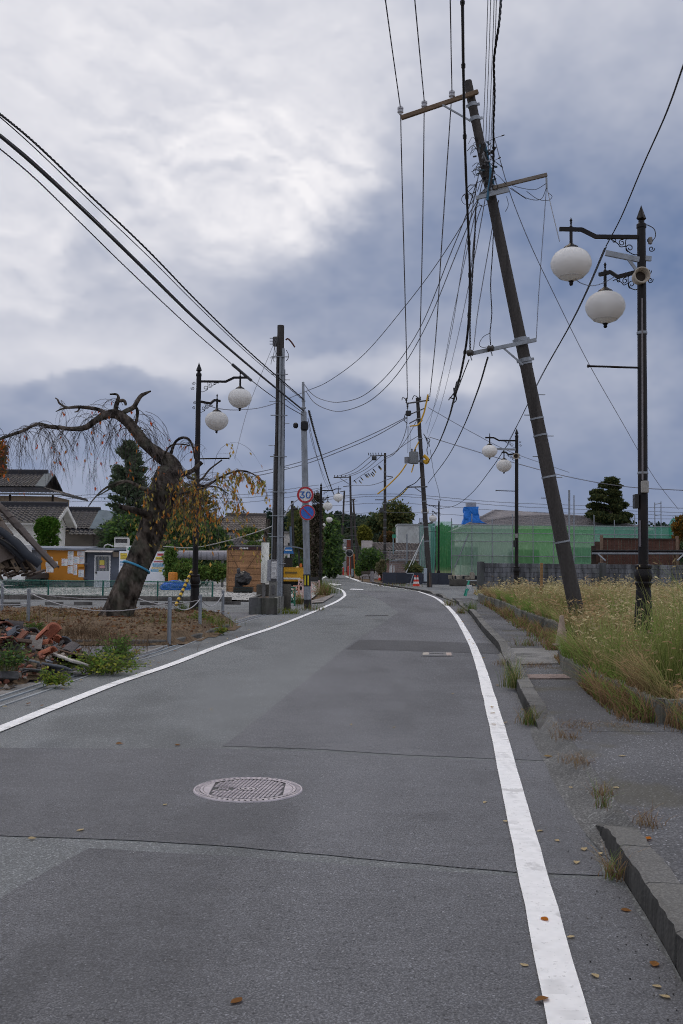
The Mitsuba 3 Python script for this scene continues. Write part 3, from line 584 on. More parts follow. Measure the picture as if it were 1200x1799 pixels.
r = MB(); tile_roof(r, (x0, yf + .6, EZ + .2), (x1 + .2, yf + .6, EZ + .2), (x1 + 2.6, yf - .3, 7.95), (x0, yf - .3, 7.95), DARK_TILE); tile_roof(r, (x1 + .2, yf + .6, EZ + .3), (x1 + .2, yb - .6, EZ + .3), (x1 + 3.0, yb + .2, 7.85), (x1 + 2.6, yf - .3, 7.9), DARK_TILE)
r.beam((x0, yf - .3, 7.88), (x1 + 2.6, yf - .3, 7.86), .16, .16, (.15, .16, .17)); r.beam((x1 + 2.6, yf - .3, 7.83), (x1 + 3, yb + .2, 7.8), .16, .14, (.06, .055, .05)); put('skirt_roof', r, 'sheen', parent=h)
# house roof beyond the brown hut
h = thing('house', 'far house with brown grey ribbed roof beyond the brown panelled hut', 'house')
a, b = P(398, 906, 97), P(468, 907, 97)
walls(h, a[0] + .5, b[0] - .4, 94.2, 99.5, 0, 4.6, (.5, .5, .49)); r = MB(); tile_roof(r, (a[0], 97, a[2]), (b[0], 97, b[2]), (b[0] + .2, 93, 4.75), (a[0] - .6, 93, 4.75), (.085, .072, .066), .36, .5, .06); tile_roof(r, (b[0], 97, b[2]), (a[0], 97, a[2]), (a[0], 101, 4.7), (b[0], 101, 4.7), (.085, .072, .066), .36, .5, .06); ridge(r, (a[0], 97, a[2] + .05), (b[0], 97, b[2] + .05), (.10, .09, .085)); put('roof', r, 'sheen', parent=h)
r = MB(); a, b = P(395, 936, 88), P(412, 938, 88); tile_roof(r, (a[0] - 4, 90, a[2]), (b[0], 90, b[2]), (b[0] + 3.0, 86.5, 2.6), (a[0] - 4, 86.5, 2.6), (.07, .07, .075)); put('lower_roof', r, 'sheen', parent=h)
m = MB(); m.prism([(a[0] - 3, 88), (b[0] + 1.6, 88), (b[0] + 1.6, 93), (a[0] - 3, 93)], 0, 2.9, (.5, .5, .5)); put('annex_wall', m, 'weathered', parent=h)

# ------------------------------------------------------------------ collapsed roof corner at the left edge (its shed stands outside the frame)
h = thing('ruined_shed', 'collapsed shed roof with slumped dark tiles, bare battens and rolled black sheet', 'shed')
Yr = 15.5
e0, e1 = P(-260, 1003, Yr), P(62, 1004, Yr); tip = P(80, 990, Yr); t0 = P(-14, 892, Yr + .3); t1 = P(-260, 760, Yr + 1.5)
def lerp(a, b, t): return a + (np.asarray(b) - a) * t
m = MB()
for k in range(4): m.beam(lerp(e0, e1, k / 3) + A(0, .9, -1.6), lerp(e0, e1, k / 3) + A(0, .9, -.1), .14, .14, (.10, .075, .06)) if k < 2 else None
m.box((e0[0] - 1.2, Yr + 2.2, .75), (3.0, 3.4, 1.5), (.16, .13, .11)); put('wall', m, 'timber', parent=h)
put('deck', MB().slab([lerp(e0, t1, .02) + A(0, .04, 0), e1 + A(-.05, .04, .02), t0 + A(0, .04, 0), t1 + A(0, .04, 0)], .03, (.055, .042, .035)), 'timber', parent=h)
for k in range(17):       # battens whose ends show under the eave
    t = k / 16; a = lerp(e0, e1, .22 + .78 * t) + A(0, rng.uniform(-.02, .02), rng.uniform(-.015, .01)); top = lerp(t1, t0, .22 + .78 * t)
    put('rafter', MB().beam(a, lerp(a, top, .92), .045, .05, jit((.13, .10, .075), .3)), 'timber', parent=h)
for k in range(7):
    t = .03 + k * .15; a = lerp(e0, t1, t); b = lerp(lerp(e1, t0, t), a, rng.uniform(0, .06)); put('batten', MB().beam(a + A(0, -.05, .02), b + A(0, -.05, .02), .075, .028, jit((.15, .115, .085), .35)), 'timber', parent=h)
for k in range(70):       # broken laths and boards sliding off
    u, v = rng.uniform(.25, .95), rng.uniform(0, .85); c = lerp(lerp(e0, e1, u), lerp(t1, t0, u), v) + A(0, -.09, .05); d = unit(lerp(t1, t0, u) - lerp(e0, e1, u)) + rng.normal(0, .22, 3) * A(1, .3, .5); L = rng.uniform(.15, .42)
    put('board', MB().beam(c - d * L / 2, c + d * L / 2, rng.uniform(.03, .09), .018, jit(((.20, .155, .11), (.09, .065, .05), (.045, .04, .04))[k % 3], .25), up=(0, -1, .4)), 'timber', parent=h)
def pan_tile(L=.30, w=.27, col=(.07, .07, .08), curv=.055):
    m = MB(); n = 7; u = np.linspace(-.5, .5, n); zz = curv * np.cos(u * np.pi) ** 1.2
    for s, o in ((1, 0), (-1, -.018)):
        v = np.vstack([np.column_stack([u * w, np.full(n, -L / 2), zz + o]), np.column_stack([u * w * .94, np.full(n, L / 2), zz * .9 + o])]); i = np.arange(n - 1)
        f = np.vstack([np.stack([i, i + 1, i + n + 1], 1), np.stack([i, i + n + 1, i + n], 1)]); m.raw(v, f if s > 0 else f[:, ::-1], col)
    for e in (-L / 2, L / 2):
        v = np.vstack([np.column_stack([u * w, np.full(n, e), zz]), np.column_stack([u * w, np.full(n, e), zz - .018])]); i = np.arange(n - 1); f = np.vstack([np.stack([i, i + n, i + n + 1], 1), np.stack([i, i + n + 1, i + 1], 1)]); m.raw(v, f if e < 0 else f[:, ::-1], np.asarray(col) * .8)
    return m
edge = [P(-40, 868, Yr + .2), P(0, 897, Yr - .05), P(32, 930, Yr - .15), P(60, 962, Yr - .2), P(92, 996, Yr - .22)]
ep = smooth_path(edge, 15)
for k in range(14):       # the verge: a row of dark round tiles running down the sloping edge
    d = unit(ep[k + 1] - ep[k]); y_ = unit(np.cross(A(0, 0, 1), d)); z_ = np.cross(d, y_)
    put('verge_tile', pan_tile(.36, .2, jit((.085, .07, .065), .25), .05).xf(np.stack([y_, d, z_], 1) @ roty(rng.normal(0, .12)), (ep[k] + ep[k + 1]) / 2 + A(0, -.05, .07)), 'sheen', parent=h)
roll = smooth_path([P(-30, 915, Yr - .25), P(5, 935, Yr - .32), P(30, 955, Yr - .4), P(50, 977, Yr - .45), P(70, 992, Yr - .42)], 30)
put('rolled_sheet', MB().tube(roll, np.interp(np.linspace(0, 1, 30), [0, .4, .75, 1], [.05, .06, .075, .07]), (.030, .036, .048), 16, wob=.5, seed=3), 'sheen', parent=h, label='crumpled roll of blue black sheeting')
roll = smooth_path([P(-30, 940, Yr - .2), P(0, 950, Yr - .25), P(22, 965, Yr - .3), P(42, 985, Yr - .32)], 24)
put('rolled_sheet', MB().tube(roll, .042, (.02, .022, .028), 12, wob=.5, seed=8), 'sheen', parent=h)
for k in range(16):
    u = rng.uniform(.35, .97); v = rng.uniform(.15, 1.0); c = lerp(lerp(e0, e1, u), lerp(t1, t0, u), v) + A(0, -.12, .10); d = unit(lerp(t1, t0, u) - lerp(e0, e1, u)) + rng.normal(0, .25, 3); d = unit(d); y_ = unit(np.cross(d, A(0, -.6, .8))); z_ = np.cross(y_, d)
    put('slipped_tile', pan_tile(.3, .26, jit(((.06, .06, .07), (.10, .08, .07))[k % 2], .3)).xf(np.stack([y_, d, z_], 1), c), 'sheen', parent=h)
m = MB()
for k in range(24):
    t = k / 23; a = lerp(e0, e1, .25 + .75 * t) + A(0, -.03, -.06 - .02 * math.sin(k * 2.1)); m.beam(a, a + A(0, .5, .06), .05, .03, jit((.085, .062, .05), .3))
put('eave_lath', m, 'timber', parent=h)
# white truck under it
t = thing('truck', 'white truck front showing under the collapsed roof edge', 'truck'); Yt = 57
bx = lambda x0, x1, y0, y1, d0, d1, col, mm: mm.box(((P(x0, 1000, Yt)[0] + P(x1, 1000, Yt)[0]) / 2, Yt + (d0 + d1) / 2, (P(10, y0, Yt)[2] + P(10, y1, Yt)[2]) / 2), (P(x1, 1000, Yt)[0] - P(x0, 1000, Yt)[0], d1 - d0, P(10, y0, Yt)[2] - P(10, y1, Yt)[2]), col, ch=.03)
m = MB(); bx(-55, 40, 955, 1012, .1, 1.6, (.6, .6, .6), m); put('cab', m, 'gloss', parent=t)
m = MB(); bx(-55, 42, 1011, 1021, -.06, .3, (.72, .73, .74), m); b = put('bumper', m, 'gloss', parent=t)
m = MB(); bx(-10, 4, 1013.5, 1018.5, -.09, -.05, (.03, .03, .03), m); bx(14, 22, 1013.5, 1018.5, -.09, -.05, (.12, .12, .12), m); put('lamp', m, 'gloss', parent=b)
m = MB(); m.box((P(-5, 1000, Yt)[0], Yt + 3.4, .75), (3.0, 6, .3), (.04, .04, .04)); put('chassis', m, 'plain', parent=t)
for x in (-45, 30, 36):
    m = MB(); m.lathe([(.0, -.14), (.42, -.14), (.47, -.08), (.47, .08), (.42, .14), (0, .14)], (.02, .02, .02), (P(x, 1000, Yt)[0], Yt + (1.1 if x < 33 else 4.8), .47), 20, roty(math.pi / 2)); put('wheel', m, 'plain', parent=t)

# ------------------------------------------------------------------ the yard: notice hut, grey cabin, white board
def ZY(py, Y, px=150): return P(px, py, Y)[2]
def XY(px, Y): return P(px, 1000, Y)[0]
Yh = 62
h = thing('notice_hut', 'site hut with an orange front board covered in pinned notices', 'hut')
xa, xb = XY(72, Yh), XY(148, Yh); zt, zb = ZY(967, Yh), ZY(1021, Yh)
m = MB().box(((xa + xb) / 2 - 1.2, Yh + 1.4, (zt + .12) / 2), (xb - xa + 2.4, 2.6, zt - .12), (.17, .18, .20)); put('wall', m, 'weathered', parent=h)
put('roof', MB().slab([(xa - 2.6, Yh - .25, zt + .12), (xb + .12, Yh - .25, zt + .12), (xb + .12, Yh + 2.9, zt + .3), (xa - 2.6, Yh + 2.9, zt + .3)], .12, (.19, .21, .25)), 'weathered', parent=h)
bd = put('board', MB().box(((xa + xb) / 2, Yh + .04, (zt + zb) / 2), (xb - xa, .06, zt - zb), (.47, .185, .016)), 'plain', parent=h, label='orange notice board')
for (x0, y0, x1, y1) in [(118.5, 968.5, 128.5, 993.5), (119, 995, 128, 1008), (108, 982, 118, 994.5), (135, 968, 148, 976.5), (139, 977.5, 148, 991), (129, 978, 138.5, 991), (129, 992, 135.5, 1001), (129, 1002, 135.5, 1010.5), (138, 1001, 147.5, 1014), (82, 979, 92, 985), (80, 988, 93.5, 996.5), (94.5, 987, 101.5, 996.5), (81, 997, 94, 1006), (67, 1005, 80, 1013), (74, 968, 81, 974)]:
    c = A((XY(x0, Yh) + XY(x1, Yh)) / 2, Yh + .005, (ZY(y0, Yh) + ZY(y1, Yh)) / 2); w, hh = XY(x1, Yh) - XY(x0, Yh), ZY(y0, Yh) - ZY(y1, Yh)
    n = put('notice', MB().box(c, (w, .008, hh), jit((.74, .76, .78), .05)), 'plain', parent=bd)
    ink = MB()
    for q in range(int(hh / .055)):
        ww = w * rng.uniform(.35, .8); ink.box(c + A(-w * .42 + ww / 2, -.006, hh / 2 - .05 - q * .055), (ww, .003, .018), [(.12, .12, .14), (.15, .3, .5), (.5, .12, .1), (.15, .4, .25)][int(rng.integers(0, 4)) if x0 > 107 else 0])
    if ink.v: put('print', ink, 'plain', parent=n) if False else put('notice_print', ink, 'plain', parent=bd)
m = MB().box((XY(143, Yh), Yh - .05, ZY(994.5, Yh)), (.36, .14, .16), (.55, .23, .02), ch=.01); put('tray', m, 'plain', parent=bd)
m = MB()
for x in (80, 117, 146): m.box((XY(x, Yh), Yh + .2, .15), (.18, .4, .3), (.26, .26, .25))
put('foot', m, 'weathered', parent=h)
h = thing('site_cabin', 'grey portable cabin with a white half glazed door', 'cabin')
xa, xb = XY(149.5, Yh), XY(208, Yh); zt = ZY(966.5, Yh)
put('wall', MB().box(((xa + xb) / 2, Yh + 1.7, zt / 2 + .06), (xb - xa, 2.8, zt - .12), (.115, .13, .165)), 'weathered', parent=h)
put('roof', MB().slab([(xa - .06, Yh - .1, zt + .13), (xb + .35, Yh - .1, zt + .13), (xb + .35, Yh + 3.2, zt + .2), (xa - .06, Yh + 3.2, zt + .2)], .12, (.20, .225, .26)), 'weathered', parent=h)
put('canopy', MB().slab([(XY(152, Yh), Yh - .55, zt - .08), (XY(199, Yh), Yh - .55, zt - .08), (XY(199, Yh), Yh + .25, zt + .02), (XY(152, Yh), Yh + .25, zt + .02)], .05, (.5, .47, .45)), 'weathered', parent=h)
dx0, dx1 = XY(164, Yh), XY(192, Yh); dz0, dz1 = ZY(1031, Yh), ZY(975, Yh)
m = MB(); w = dx1 - dx0; fr = .07; yd = Yh + .27
m.box((dx0 + fr / 2, yd, (dz0 + dz1) / 2), (fr, .08, dz1 - dz0), (.75, .76, .78)); m.box((dx1 - fr / 2, yd, (dz0 + dz1) / 2), (fr, .08, dz1 - dz0), (.75, .76, .78)); m.box(((dx0 + dx1) / 2, yd, dz1 - fr / 2), (w - 2 * fr, .08, fr), (.75, .76, .78))
zm = ZY(1003, Yh); m.box(((dx0 + dx1) / 2, yd + .01, (dz0 + zm) / 2), (w - 2 * fr, .05, zm - dz0), (.62, .65, .70)); d = put('door', m, 'plain', parent=h)
cur = MB(); N = 40; us = np.linspace(0, 1, N); xs = dx0 + fr + us * (w - 2 * fr); ys = yd + .035 + .012 * np.sin(us * 60); i = np.arange(N - 1)
cur.raw(np.vstack([np.column_stack([xs, ys, 0 * xs + zm]), np.column_stack([xs, ys, 0 * xs + dz1 - fr])]), np.vstack([np.stack([i, i + 1, i + N + 1], 1), np.stack([i, i + N + 1, i + N], 1)]), (.40, .41, .36)); put('curtain', cur, 'plain', parent=d)
m = MB().box(((dx0 + dx1) / 2 - .03, yd - .012, ZY(988, Yh)), (.30, .01, .30), (.72, .62, .12)); put('yellow_notice', m, 'plain', parent=d, label='yellow notice on the door glass')
m = MB().box(((dx0 + dx1) / 2 - .01, yd - .01, ZY(995.5, Yh)), (.32, .01, .17), (.62, .35, .36)); put('pink_notice', m, 'plain', parent=d)
put('handle', MB().box((XY(167.5, Yh), yd - .06, ZY(1005.5, Yh)), (.09, .05, .15), (.03, .03, .03), ch=.01), 'gloss', parent=d)
put('meter_box', MB().box((XY(201.5, Yh), Yh + .2, ZY(973.5, Yh)), (.34, .22, .33), (.23, .19, .15), ch=.02), 'weathered', parent=h)
m = MB()
for z in (990.5, 1015.5): m.box((XY(151, Yh), Yh - .02, ZY(z, Yh)), (.28, .12, .07), (.10, .11, .13))
put('bracket', m, 'plain', parent=h)
m = MB(); m.box((XY(131, Yh), Yh + .3, .33), (.9, .1, .62), (.35, .34, .31)); put('skirt_panel', m, 'weathered', parent=h)
ac = thing('air_conditioner', 'white air conditioner outdoor unit standing on the grey cabin roof', 'air conditioner')
xa, xb = XY(197, Yh), XY(222, Yh); za, zb = zt + .2, ZY(943.5, Yh); m = MB()
for x in (xa + .03, xb - .03): m.box((x, Yh + .6, (za + zb) / 2), (.06, .45, zb - za), (.62, .62, .60))
m.box(((xa + xb) / 2, Yh + .6, zb - .04), (xb - xa, .45, .08), (.62, .62, .60)); m.box(((xa + xb) / 2, Yh + .6, za + .14), (xb - xa, .45, .28), (.60, .60, .58)); m.box(((xa + xb) / 2, Yh + .7, (za + zb) / 2), (xb - xa - .1, .2, zb - za - .1), (.05, .05, .055)); k = put('case', m, 'weathered', parent=ac)
m = MB()
for q in range(7): m.box(((xa + xb) / 2, Yh + .39, za + .32 + q * .06), (xb - xa - .12, .015, .012), (.3, .3, .3))
put('grille', m, 'plain', parent=k)
put('hose', MB().tube(smooth_path([P(199, 960, Yh + .4), P(190, 956.5, Yh + .3), P(184, 959, Yh + .3), P(183, 964, Yh + .4)], 14), .04, (.55, .55, .53), 8), 'plain', parent=ac)
h = thing('safety_board', 'white safety sign board on legs, green cross at its top, half hidden by the tree', 'sign board')
Yb = 60; xa, xb = XY(209, Yb), XY(290, Yb); z1, z0 = ZY(967.5, Yb), ZY(1024, Yb)
put('panel', MB().box(((xa + xb) / 2, Yb, (z0 + z1) / 2), (xb - xa, .05, z1 - z0), (.76, .80, .86)), 'plain', parent=h)
for x in (211, 225, 272, 288): put('leg', MB().box((XY(x, Yb), Yb + .08, .55), (.06, .06, 1.1), (.5, .5, .5)), 'plain', parent=h)
cr = put('cross_plate', MB().box((XY(227, Yb), Yb - .01, ZY(964, Yb)), (.40, .05, .42), (.74, .76, .77)), 'plain', parent=h)
c = A(XY(227, Yb), Yb - .04, ZY(964, Yb)); put('green_cross', MB().box(c, (.26, .01, .09), (.02, .22, .10)).box(c + A(0, -.002, 0), (.09, .01, .26), (.02, .22, .10)), 'plain', parent=cr)
for (x0, y0, x1, y1, col) in [(211, 971, 223, 982, (.72, .55, .06)), (211, 985, 226, 988.5, (.25, .42, .62)), (211, 990, 222, 993, (.3, .42, .6)), (276, 971, 287, 975, (.6, .06, .08)), (273, 977, 287, 982, (.72, .58, .08)), (270, 984, 287, 986.5, (.62, .2, .25)), (268, 988.5, 287, 994, (.06, .3, .5)), (266, 995.5, 287, 997.5, (.68, .5, .06)), (265, 999, 287, 1003, (.08, .32, .5)), (279, 999, 285, 1003, (.7, .6, .08))]:
    c = A((XY(x0, Yb) + XY(x1, Yb)) / 2, Yb - .032 - (.004 if x0 == 279 else 0), (ZY(y0, Yb) + ZY(y1, Yb)) / 2); w, hh = XY(x1, Yb) - XY(x0, Yb), ZY(y0, Yb) - ZY(y1, Yb)
    p = put('notice', MB().box(c, (w, .012, hh), col), 'plain', parent=h); ink = MB()
    for q in range(max(1, int(hh / .09))): ink.box(c + A(0, -.009, hh / 2 - (q + .5) * hh / max(1, int(hh / .09))), (w * .8, .003, .022), (.06, .06, .08) if col[0] > .5 else (.6, .65, .7))
    put('print', ink, 'plain', parent=p)
# bits in the yard
put('fuel_drum', MB().lathe([(0, .05), (.27, .05), (.28, .12), (.28, .95), (.24, 1.05), (0, 1.07)], (.62, .22, .02), (XY(304, 58), 58, 0.02), 20), 'gloss', 'orange drum standing beside the white safety board', 'drum')
tp = trimesh.creation.icosphere(3, 1.0); v = np.array(tp.vertices); v *= (1 + .5 * (meshkit.fbm(v * 3.1 + 4, 4, 3) - .5)[:, None]); v[:, 2] = np.maximum(v[:, 2], -.3); v = v * A(.85, .4, .42) + A(XY(312, 58), 57.3, .18)
put('tarpaulin', MB().flat(v, np.array(tp.faces), (.02, .11, .48)), 'plain', 'crumpled blue tarpaulin heap on the gravel by the drum', 'tarpaulin')
put('plywood_box', MB().box((XY(296, 60.6), 60.6, .5), (.5, .5, .95), (.25, .17, .10), ch=.01), 'timber', 'small plywood box between the white board and the orange drum', 'box')
d = thing('duct_pipe', 'long grey ribbed pipe carried high behind the bushes', 'pipe')
a, b = P(311, 975.5, 66), P(402, 975.5, 66); put('pipe', MB().tube([a, b], .31, (.30, .295, .33), 20), 'sheen', parent=d)
for k in range(9): x = a[0] + (b[0] - a[0]) * (k + .3) / 9; put('band', MB().lathe([(.31, -.02), (.325, -.02), (.325, .02), (.31, .02)], (.17, .17, .19), (x, a[1], a[2]), 20, roty(math.pi / 2)), 'weathered', parent=d)
for x in (a[0] + .4, b[0] - .4): put('support', MB().box((x, a[1], (a[2] - .3) / 2), (.15, .15, a[2] - .3), (.12, .12, .12)), 'weathered', parent=d)
h = thing('panelled_hut', 'small hut clad in horizontal brown boards with a dark banner at its eave', 'hut')
Yp = 55; xa, xb = XY(400.5, Yp), XY(458, Yp); z1, z0 = ZY(966, Yp, 430), .02
put('frame', MB().box(((xa + xb) / 2, Yp + 1.1, z1 / 2), (xb - xa - .04, 2.0, z1 - .04), (.09, .06, .045)), 'timber', parent=h)
zs = [z1 - (z1 - z0) * t for t in np.linspace(0, 1, 8)]
for k in range(7): put('plank', MB().box(((xa + xb) / 2, Yp + .06, (zs[k] + zs[k + 1]) / 2), (xb - xa, .05, zs[k] - zs[k + 1] - .018), jit((.36, .20, .105), .10), ch=.008), 'timber', parent=h)
put('corner_post', MB().box((xa - .04, Yp + .05, z1 / 2), (.08, .1, z1), (.28, .17, .09)), 'timber', parent=h)
bn = put('banner', MB().box(((xa + xb) / 2, Yp + .0, z1 + .09), (xb - xa + .06, .06, .17), (.045, .016, .02)), 'plain', parent=h)
m = MB()
for k in range(6): m.box((XY(421.5 + 2.6 * k, Yp), Yp - .035, z1 + .09), (.055, .006, .09), (.6, .6, .6)); m.box((XY(421.5 + 2.6 * k, Yp), Yp - .038, z1 + .075), (.08, .006, .02), (.6, .6, .6))
put('lettering', m, 'plain', parent=bn)
put('roof', MB().slab([(xa - .1, Yp - .06, z1 + .24), (xb + .1, Yp - .06, z1 + .24), (xb + .1, Yp + 2.3, z1 + .3), (xa - .1, Yp + 2.3, z1 + .3)], .05, (.12, .12, .13)), 'weathered', parent=h)
for a, b in (((404, 969), (419, 999)), ((455, 969), (433, 1001))): put('strap', MB().tube([P(*a, Yp - .05), P(*b, Yp - .12)], .018, (.10, .055, .03), 6), 'plain', parent=h)
bg = thing('bagged_machine', 'machine wrapped in black plastic, standing before the brown boarded hut', 'covered machine')
def blob(c, s, seed, col, amp=.35, det=3, flo=None, k=2.3):
    tp = trimesh.creation.icosphere(det, 1.0); v = np.array(tp.vertices); v = v * (1 + amp * 2 * (meshkit.fbm(v * k + seed, 4, seed) - .5)[:, None]) * np.asarray(s) + np.asarray(c)
    if flo is not None: v[:, 2] = np.maximum(v[:, 2], flo)
    return MB().raw(v, np.array(tp.faces), col)
put('plastic_bag', blob((XY(428, 53.5), 53.5, .82), (.42, .35, .40), 4, (.012, .012, .014), .3, 4), 'gloss', parent=bg)
put('body', MB().box((XY(420, 53.6), 53.7, .62), (.42, .5, .62), (.014, .014, .016), ch=.05), 'gloss', parent=bg); put('knot', blob((XY(419, 53.4), 53.4, 1.23), (.10, .08, .14), 6, (.05, .05, .055), .4), 'gloss', parent=bg)
m = MB()
for k in range(4): m.box((XY(428, 53.5), 53.5, .10 + k * .075), (1.05 - .04 * (k % 2), .7, .055), (.02, .03, .03))
put('pallet', m, 'plain', parent=bg)

# ------------------------------------------------------------------ mesh fence, wheel stops, bollards with rope
f = thing('mesh_fence', 'green wire mesh fence on a low concrete kerb around the gravel yard', 'fence'); Yf = 42.3
fx0, fx1 = XY(-70, Yf), XY(374, Yf); zt = ZY(1021, Yf, 200); zb = .17
for k in range(6):
    x = XY(-40 + 0, Yf) if k == 0 else fx1 - (5 - k) * 2.32
    put('post', MB().tube([(x, Yf, .0), (x, Yf, zt + .03)], .036, (.012, .115, .085), 10), 'gloss', parent=f)
m = MB()
for z in np.linspace(zb + .02, zt, 13): m.tube([(fx0, Yf - .03, z), (fx1, Yf - .03, z)], .0055 if z < zt - .01 else .022, (.02, .15, .115), 4, False)
for x in np.arange(fx0, fx1, .055): m.tube([(x, Yf - .035, zb), (x, Yf - .035, zt)], .0042, (.02, .15, .115), 3, False)
k = put('wire_mesh', m, 'gloss', parent=f, kind='stuff')
for a in np.arange(fx0, fx1 + .3, 1.05): put('kerb_block', MB().box((a + .52, Yf, .07), (1.035, .16, .22), jit((.155, .15, .14), .15), ch=.02), 'concrete', parent=f)
WSL = ['at the left picture edge', 'behind the leftmost bollards', 'just left of the cherry trunk', 'just right of the cherry trunk', 'beside the foot of the striped cover', 'nearest the concrete planter']
for k, (px, py) in enumerate(((20, 1064), (96, 1063), (147, 1063), (262, 1063), (306, 1063.4), (408, 1062))):
    c = G(px, py); put('wheel_stop', MB().prism([(c[0] - .34, c[1] - .07), (c[0] + .34, c[1] - .07), (c[0] + .30, c[1] + .07), (c[0] - .30, c[1] + .07)], 0, .12, jit((.14, .135, .13), .2)), 'concrete', 'concrete wheel stop block before the green mesh fence, ' + WSL[k], 'wheel stop', group='wheel stops by the fence')
sheet('road_mark', gpts([(270, 1076), (301, 1069), (304, 1069.7), (274, 1077)]), .01, 'road_paint', 'short white parking line behind the striped rope', 'road mark')
tops = []
BOL = [(3, 1082, 1025, 'steel bollard at the left picture edge'), (49, 1107, 1034, 'steel bollard behind the heap of broken tiles'), (297, 1128, 1049, 'steel bollard at the front edging of the earth bed'), (351, 1108, 1044.5, 'steel bollard just in front of the street lamp foot'), (391, 1090, 1036.5, 'steel bollard on the open asphalt right of the earth bed')]
for px, yb, yt, lb in BOL:
    b = G(px, yb, .06); top = P(px, yt, b[1])[2]; k = thing('bollard', lb + ', carrying white rope', 'bollard', 'steel bollards with rope')
    put('post', MB().lathe([(.038, 0), (.038, top - .03), (.034, top - .008), (.0, top)], (.3, .3, .3), (b[0], b[1], 0), 14), 'galvanised', parent=k)
    put('cap', MB().lathe([(.042, top - .075), (.043, top - .06), (.042, top - .045)], (.3, .3, .3), (b[0], b[1], 0), 14), 'galvanised', parent=k); tops.append(A(b[0], b[1], top - .09))
bk = G(196, 1072, .1); bk_top = P(196, 1045, bk[1])
def rope(name, a, b, sag, lb, r=.0105, col=(.40, .40, .42), cat='rope'):
    t = np.linspace(0, 1, 22)[:, None]; p = a + (b - a) * t; p[:, 2] -= (4 * sag * t * (1 - t))[:, 0]
    put(name, MB().tube(p, r, col, 7), 'plain', lb, cat, group='ropes along the bollards')
k = thing('bollard', 'steel bollard standing just behind the cherry trunk, mostly hidden', 'bollard', 'steel bollards with rope'); put('post', MB().lathe([(.038, 0), (.038, bk_top[2]), (0, bk_top[2] + .01)], (.3, .3, .3), (bk[0] + .25, bk[1] + 2, 0), 14), 'galvanised', parent=k)
rope('rope', tops[0], tops[1], .10, 'white rope from the leftmost bollard to the next one'); rope('rope', tops[1], tops[2], .28, 'long sagging white rope across the front of the cherry trunk'); rope('rope', tops[2], tops[3], .20, 'white rope looped before the street lamp foot'); rope('rope', tops[3], tops[4], .25, 'white rope hanging over the asphalt to the last bollard')
rope('rope', tops[1], A(bk[0] + .25, bk[1] + 2, bk_top[2] - .08), .12, 'white rope running back to the bollard behind the trunk'); rope('rope', tops[1] - A(0, 0, .25), A(tops[0][0] - 1.5, tops[0][1], .42), .05, 'low white rope leaving the picture on the left'); rope('rope', A(bk[0] + .25, bk[1] + 2, bk_top[2] - .08), tops[3] + A(-.1, .3, -.05), .18, 'thin pale rope behind the tree towards the lamp')
p0, p1 = P(338, 1001, 28.8), P(309, 1063, 27.5); m = MB(); n = 16
for k in range(n): m.tube([p0 + (p1 - p0) * k / n, p0 + (p1 - p0) * (k + 1) / n], .045, (.62, .40, .03) if k % 2 else (.02, .02, .02), 8)
put('guy_cover', m, 'plain', 'slanting yellow and black striped pole cover beside the lamp foot', 'striped cover')
# ------------------------------------------------------------------ right side: netted house, block wall, board fence
Yn = 92.0
nx0, nx1 = XY(793, Yn), XY(1188, Yn); nt, nb = ZY(922, Yn, 900), ZY(1008, Yn, 900)
h = thing('house', 'house under repair with grey hipped roof, wrapped in green netting', 'house')
hx0, hx1, hy0, hy1 = nx0 + 1.0, nx1 - 1.5, Yn + 1.6, Yn + 14.0; ez = 5.2
put('wall', MB().prism([(hx0 + .8, hy0 + .9), (hx1 - .8, hy0 + .9), (hx1 - .8, hy1 - .9), (hx0 + .8, hy1 - .9)], 0, ez, (.42, .43, .40)), 'weathered', parent=h)
for x, w, z, hh in ((-8.6, 2.6, 2.6, 1.8), (-3.0, 3.0, 2.0, 2.6), (2.5, 2.0, 2.8, 1.5), (6.5, 3.0, 2.0, 2.6)): window(h, ((hx0 + hx1) / 2 + x, hy0 + .87, z), w, hh, frame=(.30, .30, .29))
r0, r1 = P(872, 896, 98.5), P(912, 896, 98.5); rr = MB(); RC = (.20, .19, .20)
C = [A(hx0, hy0, ez), A(hx1, hy0, ez), A(hx1, hy1, ez), A(hx0, hy1, ez)]; r0[1] = r1[1] = (hy0 + hy1) / 2
s0, s1 = r0, A(hx1 - 4.5, r0[1], r0[2] - .55)
rr.raw([C[0], C[1], s1, r1, s0], [[0, 1, 2], [0, 2, 3], [0, 3, 4]], RC).raw([C[1], C[2], s1], [[0, 1, 2]], RC).raw([C[2], C[3], s0, s1], [[0, 1, 2], [0, 2, 3]], RC).raw([C[3], C[0], s0], [[0, 1, 2]], RC)
n = 22
for k in range(1, n):
    t = k / n; rr.beam(lerp(C[0], s0, t) + A(0, -.02, .02), lerp(C[1], s1, t) + A(0, -.02, .02), .05, .035, np.array(RC) * (.82 if k % 2 else 1.05))
for a, b in ((C[0], s0), (C[1], s1), (s0, s1)): rr.tube([a, b], .13, np.array(RC) * 1.1, 8)
put('roof', rr, 'weathered', parent=h)
put('chimney', MB().box((XY(827, 96.5), 96.5, 7.0), (.9, .9, 1.6), (.3, .3, .3)), 'weathered', parent=h)
tp = trimesh.creation.box((1.35, 1.1, 1.75)).subdivide().subdivide().subdivide(); v = np.array(tp.vertices); v[:, 0] *= 1 - .0 * v[:, 2]; low = np.clip((-v[:, 2] - .1) / .8, 0, 1); v[:, 0] += np.where(v[:, 0] > 0, 1.1, -.25) * low ** 1.5; v += (meshkit.fbm(v * 2.1 + 3, 4, 7) - .5)[:, None] * A(.35, .35, .22)
